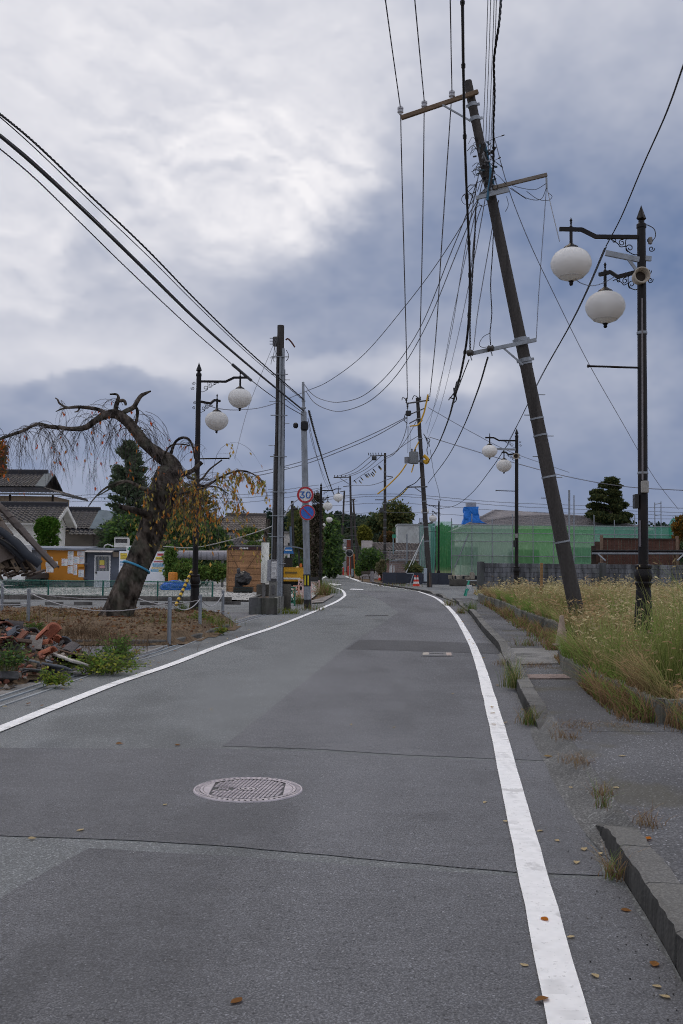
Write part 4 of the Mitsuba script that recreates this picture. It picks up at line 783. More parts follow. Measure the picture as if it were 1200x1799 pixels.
put('tarpaulin', MB().flat(v + A(XY(827, 95.9), 95.9, P(827, 905, 95.9)[2] - .1), np.array(tp.faces), (.015, .17, .62)), 'plain', 'bright blue tarpaulin wrapped round the chimney of the netted house', 'tarpaulin')
put('dark_plinth', MB().box(((nx0 + nx1) / 2, Yn + .6, .36), (nx1 - nx0, .3, .72), (.035, .04, .055)), 'weathered', parent=h)
sc = thing('scaffold', 'steel tube scaffold hung with green netting around the house under repair', 'scaffold')
def pole_(a, b, r=.035, nm='tube', c=None): put(nm, MB().tube([a, b], r * 1.25, (.32, .36, .36), 7), 'galvanised', parent=sc)
bays = np.linspace(nx0, nx1, 12)
for k, x in enumerate(bays): pole_((x, Yn - .12, .4), (x, Yn + .12, nt + (1.0 if k % 2 else .55)), nm='upright')
for z in (nt - .05, nt - .8, nt - 1.55, 2.6): pole_((nx0, Yn - .16, z), (nx1, Yn - .16, z), .026, 'ledger')
pole_((bays[0] + .3, Yn - .05, 1.5), P(823, 938, Yn - .05), .045, 'brace'); pole_((bays[1], Yn + .2, .9), (bays[3], Yn + .2, 3.2), .035, 'brace')
GREENS = [(.20, .44, .29), (.23, .46, .33), (.24, .47, .34), (.11, .46, .12), (.06, .46, .09), (.09, .47, .13), (.10, .46, .20), (.09, .47, .33), (.09, .46, .33), (.09, .46, .34), (.08, .46, .34)]
GREENS = [tuple(np.array(c) * 1.15 + .14) for c in GREENS]
for x in np.arange(nx0 + 1, nx1 - 1, 1.35): pole_((x, Yn + 1.3, .7), (x, Yn + 1.3, 3.0), .03, 'inner_bar')
for k in range(11):
    a, b = bays[k], bays[k + 1]; N, Mz = 16, 22; us, zs_ = np.linspace(0, 1, N), np.linspace(nb - (.15 if k < 2 else 0), nt, Mz)
    U, Zz = np.meshgrid(us, zs_); D = .06 * np.sin(U * math.pi) + .10 * (meshkit.fbm(np.stack([U * 3 + k * 7, Zz * .9, U * 0], -1), 4, 9) - .5) + .03 * np.sin(U * 26 + Zz * 2)
    V = np.stack([a + (b - a) * U, Yn + .04 - D, Zz], -1).reshape(-1, 3); i, j = np.meshgrid(np.arange(Mz - 1), np.arange(N - 1), indexing='ij'); q = np.stack([i * N + j, i * N + j + 1, (i + 1) * N + j + 1, (i + 1) * N + j], -1).reshape(-1, 4)
    put('net_sheet', MB().raw(V, np.vstack([q[:, [0, 1, 2]], q[:, [0, 2, 3]]]), GREENS[k]), 'netting', parent=sc)
a, b = A(XY(737, 99), 99, 0), A(XY(758, Yn), Yn, 0)   # the gathered side net on the left
for lo, hi, col, s, e in ((.35, 5.6, (.16, .50, .40), A(XY(736, 99), 99, 0), A(XY(764, 92.5), 92.5, 0)), (.5, 5.75, (.14, .50, .22), A(XY(766, 92.4), 92.4, 0), A(nx0 + .1, Yn + .1, 0))):
    N, Mz = 40, 20; U, Zz = np.meshgrid(np.linspace(0, 1, N), np.linspace(lo, hi, Mz)); D = .10 * np.sin(U * 44) * (1 - .4 * Zz / 5) + .2 * (meshkit.fbm(np.stack([U * 4, Zz * .8, U * 0 + 4], -1), 4, 3) - .5); dd = unit(e - s); nn = A(-dd[1], dd[0], 0)
    V = (s + (e - s) * U[..., None] + nn * D[..., None]); V[..., 2] = Zz + .25 * np.sin(U * 9) * (Zz < 1.5); i, j = np.meshgrid(np.arange(Mz - 1), np.arange(N - 1), indexing='ij'); q = np.stack([i * N + j, i * N + j + 1, (i + 1) * N + j + 1, (i + 1) * N + j], -1).reshape(-1, 4)
    put('net_sheet', MB().raw(V.reshape(-1, 3), np.vstack([q[:, [0, 1, 2]], q[:, [0, 2, 3]]]), col), 'netting', parent=sc, label='bunched net at the scaffold side')
for px in (737, 741, 745, 759, 764): pole_((XY(px, 96), 96, .3), (XY(px, 96), 96, ZY(910 if px < 750 else 915, 96, px)), .04, 'upright')
pole_((XY(708, 88), 88, .4), P(746, 940, 94), .04, 'brace'); pole_((XY(716, 89), 89, .4), P(748, 930, 95), .04, 'brace')
tp = blob((XY(1183, Yn), Yn - .1, nt - .3), (.42, .3, 1.0), 3, (.05, .40, .26), .3); put('rolled_net', tp, 'netting', parent=sc)
for x in (1151, 1162): pole_((XY(x, 104), 104, 2), (XY(x, 104), 104, ZY(881 if x > 1155 else 883, 104, x)), .04, 'upright')
pole_((XY(1151, 104), 104, ZY(886, 104, 1150)), (XY(1162, 104), 104, ZY(884, 104, 1150)), .03, 'ledger'); pole_((XY(1151, 104), 104, ZY(906, 104, 1150)), (XY(1162, 104), 104, ZY(904, 104, 1150)), .03, 'ledger')
for x in (1183, 1190): pole_((XY(x, 90), 90, 1), (XY(x, 90), 90, ZY(918, 90, x)), .045, 'upright')
# dark low garden wall, blocks, barrier, cones
sw = thing('garden_wall', 'dark slate coloured low wall along the far pavement', 'wall'); Yw = 85.0
for k in range(5):
    a, b = XY(672 + k * 24.4, Yw), XY(672 + (k + 1) * 24.4 - .3, Yw); put('panel', MB().box(((a + b) / 2, Yw, .52), (b - a, .2, 1.0), jit((.045, .052, .070), .1), ch=.015), 'weathered', parent=sw)
bp = thing('block_pile', 'small pile of pale cut stone blocks on a low concrete base', 'block pile')
Yk = 79.0; c0 = XY(787, Yk); put('base', MB().box((XY(815, Yk), Yk + .3, .3), (XY(843, Yk) - c0 - .4, 1.0, .55), (.10, .095, .085), ch=.03), 'concrete', parent=bp)
for x0, x1, z0, hh in ((788, 795, .58, .32), (796, 799, .58, .3), (802, 813, .58, .28), (817, 826, .58, .2), (826, 834.5, .58, .5), (826, 833, 1.09, .06)): put('block', MB().box(((XY(x0, Yk) + XY(x1, Yk)) / 2, Yk + .2, z0 + hh / 2), (XY(x1, Yk) - XY(x0, Yk) - .03, .35, hh), jit((.33, .30, .25), .15), ch=.02), 'concrete', parent=bp)
def barrier(x0, x1, Yb_, label):
    t = thing('pipe_barrier', label, 'barrier', 'grey pipe barriers'); a, b = XY(x0, Yb_), XY(x1, Yb_); zt = .98
    put('rail', MB().tube([(a, Yb_, zt), (b, Yb_, zt)], .03, (.3, .3, .3), 8), 'galvanised', parent=t); put('rail', MB().tube([(a, Yb_, .15), (b, Yb_, .15)], .03, (.3, .3, .3), 8), 'galvanised', parent=t)
    for s in (-1, 1): put('leg', MB().tube([(b, Yb_, zt), (b - .32, Yb_ + .3 * s, .02)], .028, (.3, .3, .3), 8), 'galvanised', parent=t)
barrier(714.5, 727, 81, 'grey steel pipe barrier left of the two traffic cones'); barrier(742, 756, 81, 'grey steel pipe barrier right of the two traffic cones')
def cone(c, hgt, label, cols, group=None):
    t = thing('traffic_cone', label, 'traffic cone', group); s = hgt / .7
    put('base', MB().box((*c[:2], c[2] + .02 * s), (.36 * s, .36 * s, .04 * s), cols[0], ch=.012), 'plain', parent=t)
    zs = np.linspace(.04, .70, len(cols) + 1) * s; R = lambda z: (.135 - .105 * (z / (.7 * s))) * s
    for k, cc in enumerate(cols): put('cone_band' if k else 'cone_skirt', MB().lathe([(R(zs[k]), zs[k]), (R(zs[k + 1]), zs[k + 1])] + ([(0, zs[k + 1] + .005)] if k == len(cols) - 1 else []), cc, c, 18), 'plain', parent=t)
RD, WH = (.62, .05, .03), (.72, .70, .68)
for px, lb in ((729, 'left of the pair of'), (733.5, 'right of the pair of')): cone(G(px, 1030.5, 0), .88, f'{lb} red and white cones between the pipe barriers', [RD, WH, RD, WH, RD], 'red and white cones by the garden wall')
cone(G(667, 1019.5), .8, 'single red and white cone by the far end of the garden wall', [RD, WH, RD])
t = thing('traffic_cone', 'old faded orange cone, grey with dirt, leaning on the end of the low wall', 'traffic cone')
cc = P(987, 1134, 15.7)
m = MB(); zs = np.linspace(0, .46, 24); an = 24
prof = [(.105 - .075 * (z / .46) ** .9, z) for z in zs]; m.lathe(prof + [(.02, .468)], (.40, .31, .25), (cc[0], cc[1], .34), an)
V = m.v[0]; V += (meshkit.fbm(V * 9, 3, 2) - .5)[:, None] * A(.03, .03, 0)
put('body', m, 'streaked', parent=t); put('foot', MB().box((cc[0], cc[1], .345), (.25, .25, .03), (.16, .12, .10), ch=.01), 'weathered', parent=t)
# green folding stand
t = thing('folding_stand', 'green steel folding trestle with a pale top bar, standing where the grass begins', 'trestle')
g0, g1 = G(824, 1047, .1), G(840, 1047, .1); gz = P(832, 1020, g0[1])[2]; GC = (.015, .30, .20)
for x, s in ((g0[0], -1), (g1[0], 1)):
    for e in (-1, 1): put('leg', MB().beam((x + s * .0, g0[1] + .08 * e, gz), (x + s * .10 - .10, g0[1] + .32 * e, .1), .06, .05, GC), 'gloss', parent=t)
    for z in (.35, .6): put('rung', MB().beam((x - .05, g0[1] - .22, .1 + z * .9), (x - .05, g0[1] + .22, .1 + z * .9), .05, .05, GC), 'gloss', parent=t)
put('top_bar', MB().beam((g0[0] - .12, g0[1], gz), (g1[0] + .12, g0[1], gz), .11, .05, (.42, .45, .47)), 'gloss', parent=t)
put('paper_sign', MB().box((g0[0] - .02, g0[1] - .22, .5), (.26, .02, .32), (.7, .72, .74), rotx(.3)), 'plain', parent=t)
# block wall and board fence beyond the lot
bw = thing('block_wall', 'grey stained concrete block wall along the back of the lot', 'block wall'); Yb_ = 46.4
zt_ = ZY(990.5, Yb_, 1000); x0, x1 = XY(844, Yb_), XY(1215, Yb_); rows = 6; bh = (zt_ - .45) / rows; bl = .415; cnt = 0
put('core', MB().box(((x0 + x1) / 2, Yb_ + .1, (zt_ + .3) / 2 - .02), (x1 - x0 - .02, .12, zt_ - .34), (.05, .052, .055)), 'streaked', parent=bw)
for r in range(rows):
    x = x0 + (0 if r % 2 else .2)
    if r % 2 == 0: put('block', MB().box((x0 + .098, Yb_ + .08, .45 + bh * (r + .5)), (.19, .155, bh - .012), (.1, .1, .11), ch=.008), 'streaked', parent=bw)
    while x < x1:
        put('block', MB().box((x + bl / 2, Yb_ + .08 + rng.normal(0, .003), .45 + bh * (r + .5)), (bl - .012, .15, bh - .012), jit((.155, .165, .185), .12), ch=.008), 'streaked', parent=bw); x += bl
for px in (845, 1059): put('pier', MB().box((XY(px, Yb_), Yb_ + .1, (zt_ + .5) / 2), (.3, .34, zt_ - .38), (.09, .095, .10), ch=.01), 'streaked', parent=bw)
bf = thing('board_fence', 'dark brown vertical board fence above the block wall with a pipe rail across it', 'fence'); Yf2 = 50
fx0_, fx1_ = XY(1056, Yf2), XY(1189, Yf2); f1, f0 = ZY(948, Yf2, 1120), ZY(992, Yf2, 1120)
x = fx0_
while x < fx1_:
    put('board', MB().box((x + .085, Yf2 + rng.normal(0, .004), (f0 + f1) / 2), (.162, .025, f1 - f0), jit((.105, .055, .042), .12)), 'timber', parent=bf); x += .172
put('cap_rail', MB().box(((fx0_ + fx1_) / 2, Yf2, f1 + .03), (fx1_ - fx0_ + .1, .12, .08), (.055, .035, .03)), 'timber', parent=bf)
for px in (1056.5, 1189): put('post', MB().box((XY(px, Yf2), Yf2 - .06, (f1 + .3) / 2 + .1), (.13, .12, f1 - .1), (.20, .14, .10)), 'timber', parent=bf)
put('return_panel', MB().box((XY(1050, Yf2 + 1), Yf2 + .8, (f0 + f1) / 2 - .1), (.4, .05, f1 - f0), (.10, .065, .05)), 'timber', parent=bf); put('dark_door', MB().box((XY(1043, Yf2 - 1), Yf2 - 1, f0 + .4), (.22, .1, 1.0), (.05, .035, .03)), 'timber', parent=bf)
for z, nm in ((968, 'rail'), (972.5, 'rail')): put(nm, MB().tube([P(1040, z, Yf2 - 1.2), P(1215, z, Yf2 - 1.2)], .055, (.3, .3, .3) , 8), 'galvanised' if z > 970 else 'black_paint', parent=bf)
put('strut', MB().tube([P(1050, 973, Yf2 - 1.3), P(1064, 985, Yf2 - 1.6)], .04, (.3, .3, .3), 8), 'galvanised', parent=bf); put('strut', MB().tube([P(1201, 974, Yf2 - 1.3), P(1190, 985, Yf2 - 1.6)], .04, (.3, .3, .3), 8), 'galvanised', parent=bf)
put('stake', MB().beam(P(951, 1052, 33), P(951.5, 989, 33), .085, .085, (.30, .19, .09), up=(0, 1, 0), ch=.01), 'timber', 'square brown wooden stake standing in the grass left of the leaning pole', 'stake')
# far right group at the bend
t = thing('house', 'white walled low house with brown roof at the far bend', 'house'); Y = 122
put('wall', MB().prism([(XY(636, Y), Y), (XY(676, Y), Y), (XY(676, Y), Y + 9), (XY(636, Y), Y + 9)], 0, ZY(962, Y), (.48, .46, .47)), 'weathered', parent=t); put('parapet', MB().box((XY(636, Y) + .6, Y + 1.2, ZY(945, Y) / 2), (1.3, 2.2, ZY(944, Y)), (.52, .49, .48)), 'weathered', parent=t)
r = MB(); tile_roof(r, (XY(636, Y + 3), Y + 3, ZY(947, Y + 3)), (XY(739, Y + 3), Y + 3, ZY(949, Y + 3)), (XY(742, Y - .4), Y - .4, ZY(962, Y)), (XY(650, Y - .4), Y - .4, ZY(962, Y)), (.05, .042, .043), .4, .5); put('roof', r, 'sheen', parent=t)
put('dark_opening', MB().box((XY(651, Y), Y - .02, 1.8), (1.1, .1, 2.2), (.05, .04, .04)), 'weathered', parent=t)
r = MB(); Y = 110; tile_roof(r, (XY(670, Y + 3), Y + 3, ZY(962, Y)), (XY(739, Y + 3), Y + 3, ZY(962, Y)), (XY(739, Y), Y, ZY(978, Y)), (XY(666, Y), Y, ZY(978, Y)), (.042, .034, .035), .4, .5); t = thing('house', 'low brown roofed house with pink lower wall behind the wire cage', 'house'); put('roof', r, 'sheen', parent=t)
put('wall', MB().prism([(XY(668, Y), Y + .5), (XY(738, Y), Y + .5), (XY(738, Y), Y + 6), (XY(668, Y), Y + 6)], 0, ZY(979, Y), (.30, .21, .185)), 'weathered', parent=t)
m = MB().box((XY(727, 128), 130, 3.4), (4.2, 5, 6.8), (.45, .48, .49)); t = thing('building', 'pale grey box building behind the brown roofs near the netted house', 'building'); put('wall', m, 'weathered', parent=t); put('roof', MB().box((XY(727, 128), 130, 6.9), (4.4, 5.2, .2), (.3, .33, .34)), 'weathered', parent=t)
t = thing('wire_cage', 'tall wire mesh enclosure with white slabs stacked in it', 'enclosure'); Y = 92; xa, xb = XY(685, Y), XY(714, Y)
for x, z in ((xa, 4.3 - 2.2), (xb, ZY(976, Y))): put('post', MB().tube([(x, Y, .9), (x, Y, z + .9 if x == xa else z)], .03, (.3, .3, .3), 6), 'galvanised', parent=t)
put('top_rail', MB().beam((xa, Y, ZY(980, Y)), (xb, Y, ZY(976, Y)), .07, .07, (.4, .41, .42)), 'galvanised', parent=t)
m = MB()
for k in range(16): x = xa + (xb - xa) * k / 15; m.tube([(x, Y, .9), (x, Y, ZY(980 - k * 4 / 15, Y))], .012, (.2, .2, .2), 3, False)
for k in range(12): z = .95 + k * .17; m.tube([(xa, Y, z), (xb, Y, z)], .01, (.2, .2, .2), 3, False)
put('mesh', m, 'galvanised', parent=t, kind='stuff')
for x0, x1, y0 in ((684, 686.5, 988), (687, 689, 986), (691, 693, 988), (689, 692, 1000), (693, 697, 1001), (698, 702, 1000), (702.5, 706, 1000), (706.5, 710, 1001), (711, 714, 1000)): put('white_slab', MB().box(((XY(x0, Y) + XY(x1, Y)) / 2, Y - .15, (ZY(y0, Y) + .9) / 2), (XY(x1, Y) - XY(x0, Y) - .02, .12, ZY(y0, Y) - .9), jit((.6, .63, .66), .08)), 'weathered', parent=t)
t = thing('bench', 'weathered wooden bench with a grey stone block at its end at the bend', 'bench'); Y = 96
put('seat', MB().box((XY(645, Y), Y, .5), (1.1, .4, .08), (.10, .08, .07)), 'timber', parent=t); put('backrest', MB().box((XY(645, Y), Y + .2, .9), (1.1, .06, .3), (.09, .075, .065)), 'timber', parent=t)
for s in (-.45, .45): put('leg', MB().box((XY(645, Y) + s, Y, .23), (.08, .35, .46), (.09, .08, .07)), 'timber', parent=t)
put('stone_block', MB().box((XY(654, Y), Y - .1, .52), (.34, .4, 1.04), (.34, .33, .35), ch=.02), 'concrete', 'upright grey stone block right of the wooden bench', 'stone block')
t = thing('convex_mirror', 'round convex traffic mirror on a pole at the far bend', 'traffic mirror'); Y = 118; c = P(614, 971.5, Y)
put('frame', MB().lathe([(.30, -.05), (.46, -.02), (.46, .05), (.40, .06)], (.60, .58, .55), c, 22, rotx(math.pi / 2)), 'plain', parent=t); put('glass', MB().lathe([(.40, .05), (.3, .085), (.15, .11), (0, .12)], (.05, .06, .06), c, 22, rotx(math.pi / 2)), 'pane_glass', parent=t); put('post', MB().tube([(c[0] + .0, Y + .1, 0), (c[0], Y + .1, c[2])], .05, (.5, .5, .48), 8), 'plain', parent=t)
put('marker_post', MB().tube([G(622, 1011.5), P(622, 973, G(622, 1011.5)[1])], .07, (.68, .19, .03), 8), 'plain', 'orange marker post beside the convex mirror', 'marker post')
t = thing('triangle_sign', 'white inverted triangular sign plate on a post beside the far road', 'traffic sign'); Y = 150; c = P(591, 978, Y)
put('plate', MB().prism([(-.75, -.6), (.75, -.6), (0, .75)], -.02, .02, (.72, .70, .68)).xf(rotx(math.pi / 2), c), 'plain', parent=t); put('red_tip', MB().prism([(-.22, .36), (.22, .36), (0, .76)], -.03, .03, (.6, .05, .09)).xf(rotx(math.pi / 2), c), 'plain', parent=t); put('post', MB().tube([(c[0] + .5, Y + .1, 0), (c[0], Y + .1, c[2])], .07, (.6, .6, .58), 8), 'plain', parent=t)
for px, Y, hh, lb in ((603, 165, 1.3, 'red marker bollard left of the far orange post'), (612, 160, 1.5, 'red marker bollard under the convex mirror')): put('marker_bollard', MB().lathe([(.13, 0), (.13, hh - .1), (0, hh)], (.5, .05, .04), (XY(px, Y), Y, 0), 10), 'plain', lb, 'bollard')
t = thing('building', 'white block building on the far hillside with two dark windows', 'building'); Y = 250
put('wall', MB().box((XY(593, Y), Y + 3, 4.6), (XY(602, Y) - XY(585, Y), 6, 9.2), (.52, .55, .57)), 'weathered', parent=t)
for px in (590, 595.5):
    for z in (7.8, 6.2): put('window', MB().box((XY(px, Y), Y - .02, z), (.6, .1, .9), (.08, .10, .11)), 'plain', parent=t)
t = thing('building', 'long pale flat building just right of the white hillside block', 'building'); put('wall', MB().box((XY(608, 262), 265, 4.3), (2.6, 5, 8.6), (.33, .35, .37)), 'weathered', parent=t)
put('rust_shed', MB().prism([(XY(609, 180), 180), (XY(617, 180), 180), (XY(617, 180), 184), (XY(609, 180), 184)], 0, 6.2, (.17, .055, .04)), 'weathered', 'rust red narrow shed behind the convex mirror pole', 'shed')
t = thing('building', 'white rendered building half hidden behind the bundled pole, left of the signs', 'building'); Y = 120
put('wall', MB().prism([(XY(489, Y), Y), (XY(509, Y), Y), (XY(509, Y), Y + 8), (XY(489, Y), Y + 8)], 0, ZY(931, Y), (.50, .49, .47)), 'weathered', parent=t); put('roof', MB().slab([(XY(488, Y), Y - .2, ZY(930, Y)), (XY(510, Y), Y - .2, ZY(930, Y)), (XY(510, Y), Y + 8, ZY(928, Y)), (XY(488, Y), Y + 8, ZY(928, Y))], .2, (.2, .2, .2)), 'weathered', parent=t)
put('window', MB().box((XY(507, Y), Y - .02, ZY(957, Y)), (.22, .06, 1.0), (.05, .05, .05)), 'plain', parent=t)
SGN = .5; t = thing('route_sign', 'small blue and white sign above the excavator', 'sign'); Y = 75; c = P(507, 968, Y)
put('plate', MB().prism([(-.40, -.2), (.40, -.2), (.22, .35), (-.22, .35)], -.02, .02, (.03, .16, .42)).xf(rotx(math.pi / 2), c), 'plain', parent=t); put('stripe', MB().box(c + A(0, -.03, .05), (.5, .02, .1), (.6, .62, .65)), 'plain', parent=t); put('post', MB().tube([(c[0], Y + .1, 0), (c[0], Y + .1, c[2])], .10, (.6, .6, .58), 8), 'plain', parent=t)

# ------------------------------------------------------------------ excavator
t = thing('excavator', 'yellow mini excavator with black canopy parked behind the bundled pole', 'excavator'); Y = 58; YC = (.62, .33, .015)
X0, X1 = XY(489, Y), XY(527, Y); xc = (X0 + X1) / 2
for s in (-.62, .62):
    m = MB(); pr = [(-.95, .0), (-.72, -.0)]; th = np.linspace(0, 2 * np.pi, 28, endpoint=False); px_ = np.where(np.cos(th) > 0, .85, -.85) + .26 * np.cos(th); pz_ = .28 + .26 * np.sin(th)
    m.prism(np.column_stack([px_, pz_]), -.15, .15, (.025, .025, .025)); put('track', m.xf(np.array([[0, 0, 1.0], [1, 0, 0], [0, 1, 0]]), (xc + s, Y + 1.0, 0)), 'plain', parent=t)
put('undercarriage', MB().box((xc, Y + 1.0, .45), (.9, 1.2, .3), (.03, .03, .03)), 'plain', parent=t)
th = np.linspace(-1.25, 1.25, 15); base = [(xc + .95 * math.sin(a) * 1.08, Y + .55 - .62 * math.cos(a)) for a in th] + [(xc + .95, Y + 1.9), (xc - .95, Y + 1.9)]
bk = put('counterweight', MB().prism(base, .62, 1.35, YC), 'gloss', parent=t); put('stripe', MB().box((xc + .15, Y - .10, .78), (1.05, .05, .09), (.65, .68, .66)), 'plain', parent=bk)
put('vent', MB().box((xc + .12, Y - .09, 1.12), (.7, .06, .10), (.16, .11, .03)), 'plain', parent=bk); put('top_deck', MB().prism([(p[0] * .97 + xc * .03, p[1] + .02) for p in base], 1.352, 1.43, (.50, .26, .015)), 'gloss', parent=t)
for sx in (-.72, .62):
    for sy in (.6, 1.7): put('canopy_post', MB().beam((xc + sx * .9, Y + sy, 1.4), (xc + sx * .8, Y + sy, 2.5), .07, .07, (.02, .02, .02), up=(0, 1, 0)), 'gloss', parent=t)
m = MB(); N = 12; us = np.linspace(-1, 1, N); arc = np.column_stack([xc - .1 + us * .85, 2.55 + .14 * (1 - us ** 2)])
for k in range(N - 1): m.slab([(arc[k, 0], Y + .3, arc[k, 1]), (arc[k + 1, 0], Y + .3, arc[k + 1, 1]), (arc[k + 1, 0], Y + 2, arc[k + 1, 1]), (arc[k, 0], Y + 2, arc[k, 1])], .06, (.16, .19, .24))
put('canopy', m, 'gloss', parent=t); put('seat', MB().box((xc - .1, Y + .9, 1.7), (.5, .15, .6), (.03, .03, .03), ch=.05), 'plain', parent=t); put('seat', MB().box((xc - .1, Y + 1.1, 1.48), (.5, .5, .12), (.03, .03, .03), ch=.04), 'plain', parent=t)
put('work_lamp', MB().box((xc + .66, Y + .5, 1.55), (.14, .14, .2), (.6, .16, .02), ch=.02), 'gloss', parent=t)
put('boom', MB().beam((xc + .3, Y + 1.8, 1.2), (xc + .4, Y + 3.4, 1.35), .2, .28, YC), 'gloss', parent=t); put('arm', MB().beam((xc + .4, Y + 3.4, 1.35), (xc + .45, Y + 4.3, .6), .16, .2, YC), 'gloss', parent=t); put('bucket', MB().prism([(0, 0), (.5, .05), (.45, .4), (.1, .5)], -.25, .25, (.05, .05, .05)).xf(np.array([[0, 0, 1.0], [1, 0, 0], [0, 1, 0]]), (xc + .45, Y + 4.0, .35)), 'plain', parent=t)

# ------------------------------------------------------------------ barricades
def barricade(x0, x1, yb, yt, col, label, lean=.18):
    t = thing('barricade', label, 'barricade', 'folding lattice barricades'); b = G((x0 + x1) / 2, yb); Y = b[1]; a, c = XY(x0, Y), XY(x1, Y); H = P(x0, yt, Y)[2]
    for s in (-1, 1):
        q = lambda x, z: A(x, Y + s * lean * (1 - z / H), z)
        m = MB(); w = c - a
        for x in (a + .03, c - .03): m.beam(q(x, .0), q(x, H), .05, .03, col, up=(0, 1, 0))
        for z in (.12, H - .03): m.beam(q(a, z), q(c, z), .03, .06, col)
        for k in range(2):
            for d in (0, 1):
                z0_, z1_ = .12 + k * (H - .2) / 2, .12 + (k + 1) * (H - .2) / 2; m.beam(q(a + .03 + d * (w - .06), z0_) + A(0, .004 * d, 0), q(c - .03 - d * (w - .06), z1_) + A(0, .004 * d, 0), .03, .045, col, up=(0, 1, 0))
        put('lattice', m, 'plain', parent=t)
PK = (.58, .40, .37)
barricade(508, 520, 1064, 1031, (.02, .13, .075), 'dark green lattice barricade beside the concrete planter'); barricade(515.5, 527, 1052, 1028, (.50, .25, .17), 'faded orange lattice barricade left of the sign pole'); barricade(524, 534, 1050, 1018, PK, 'pink lattice barricade partly behind the sign pole'); barricade(546.5, 562, 1043, 1019, PK, 'pink lattice barricade right of the sign pole')
barricade(531, 548, 1053, 1030, PK, 'pink lattice barricade standing right behind the sign pole')
bs = thing('barrier_bar', 'dark bar resting on the pink barricades right of the sign pole', 'bar'); Y = 52; put('bar', MB().box((XY(552, Y), Y, ZY(1013.5, Y)), (XY(560, Y) - XY(545, Y), .1, .22), (.03, .03, .03)), 'plain', parent=bs); put('plank', MB().box((XY(552, Y), Y - .02, ZY(1018, Y)), (XY(560, Y) - XY(545, Y), .25, .05), (.33, .3, .28)), 'timber', parent=bs)
put('paving_slab', MB().sheet(gpts([(547, 1057), (587, 1045), (586, 1048), (567, 1060), (548, 1061)]), .05, (.27, .25, .24)), 'concrete', 'pale paved slab beside the left road edge beyond the sign pole', 'paving slab', kind='structure')

# ------------------------------------------------------------------ planter, bundled pole, boxes, sign pole
t = thing('concrete_planter', 'stained concrete box planter around the foot of the bundled pole', 'planter')
pa, pb = G(438, 1076), G(487.5, 1079.5); Y0 = 31.2; xa, xb = XY(438, Y0), XY(488, Y0); Y1 = 35.0; zt = P(460, 1050, Y0)[2]
mid = (xa + xb) / 2 - .05
put('front_slab', MB().box(((xa + mid) / 2, Y0 + .06, zt / 2), (mid - xa - .01, .12, zt), (.135, .14, .145), ch=.012), 'streaked', parent=t); put('front_slab', MB().box(((mid + xb) / 2, Y0 + .06, zt / 2), (xb - mid, .12, zt - .008), (.15, .145, .14), ch=.012), 'streaked', parent=t)
put('side_slab', MB().box((xb - .06, (Y0 + Y1) / 2 + .065, zt / 2), (.12, Y1 - Y0 - .13, zt - .004), (.17, .165, .155), ch=.012), 'streaked', parent=t); put('side_slab', MB().box((xa + .06, (Y0 + Y1) / 2 + .065, zt / 2), (.12, Y1 - Y0 - .13, zt - .004), (.13, .13, .13), ch=.012), 'streaked', parent=t)
put('soil', MB().box(((xa + xb) / 2, (Y0 + Y1) / 2, zt / 2 - .03), (xb - xa - .22, Y1 - Y0 - .22, zt - .06), (.07, .05, .035)), 'weathered', parent=t)
zb2 = P(480, 1027, 34.6)[2]; put('back_wall', MB().box(((XY(450, 34.6) + XY(511, 34.6)) / 2, 34.9, zb2 / 2), (XY(511, 34.6) - XY(450, 34.6), .16, zb2), (.10, .095, .085), ch=.012), 'streaked', parent=t)
t = thing('utility_pole', 'old concrete pole bundled with grey conduits rising from the planter', 'utility pole'); Yq = 33.6
b, tp_ = P(487, 1052, Yq), P(493.3, 572, Yq); b[2] = .3
put('pole', MB().tube(smooth_path([b, tp_], 12), np.linspace(.165, .115, 12), (.1, .1, .1), 20), 'pole_concrete', parent=t)
ax = lambda z: b + (tp_ - b) * ((z - b[2]) / (tp_[2] - b[2]))
for ox, oy, z0, z1, r, mt in ((-.10, -.14, .5, 9.1, .05, 'pole_concrete'), (.02, -.19, .5, 8.6, .045, 'galvanised'), (.13, -.13, .5, 8.9, .055, 'galvanised'), (-.19, -.06, .5, 5.3, .035, 'galvanised'), (-.15, -.13, .6, 5.6, .03, 'black_paint'), (.075, -.165, .5, 4.9, .03, 'galvanised'), (.17, .0, .5, 8.2, .04, 'black_paint')):
    put('conduit', MB().tube([ax(z0) + A(ox, oy, 0), ax(z1) + A(ox * .8, oy * .85, 0)], r, (.3, .3, .3), 10), mt, parent=t)
for z in (1.6, 2.5, 3.2, 4.0, 5.2, 6.6, 8.0, 8.6): put('band', MB().tube([ax(z) + A(-.29, -.2, 0), ax(z) + A(.28, -.2, 0)], .018, (.3, .3, .3), 6), 'galvanised', parent=t)
for k, z in enumerate(np.linspace(2.6, 8.6, 9)): put('step', MB().tube([ax(z), ax(z) + A(.34 if k % 2 else -.36, 0, 0)], .011, (.3, .3, .3), 6), 'galvanised', parent=t)
put('head_fitting', MB().box(ax(9.15) + A(-.16, -.05, 0), (.2, .2, .32), (.05, .05, .055), ch=.03), 'plain', parent=t)
for dz in (-.1, 0, .1): put('pin', MB().tube([ax(9.15 + dz) + A(-.2, -.1, 0), ax(9.15 + dz) + A(-.36, -.12, 0)], .014, (.3, .3, .3), 6), 'galvanised', parent=t)
put('cut_cable', MB().tube(smooth_path([P(502, 597, Yq), P(506, 595, Yq), P(512, 601, Yq), P(516, 607, Yq), P(518, 610, Yq)], 14), .028, (.10, .035, .03), 7), 'cable', parent=t)
put('cut_cable', MB().tube(smooth_path([P(503, 615, Yq), P(507, 623, Yq), P(506, 630, Yq), P(503, 634, Yq)], 12), .012, (.03, .03, .03), 6), 'cable', parent=t)
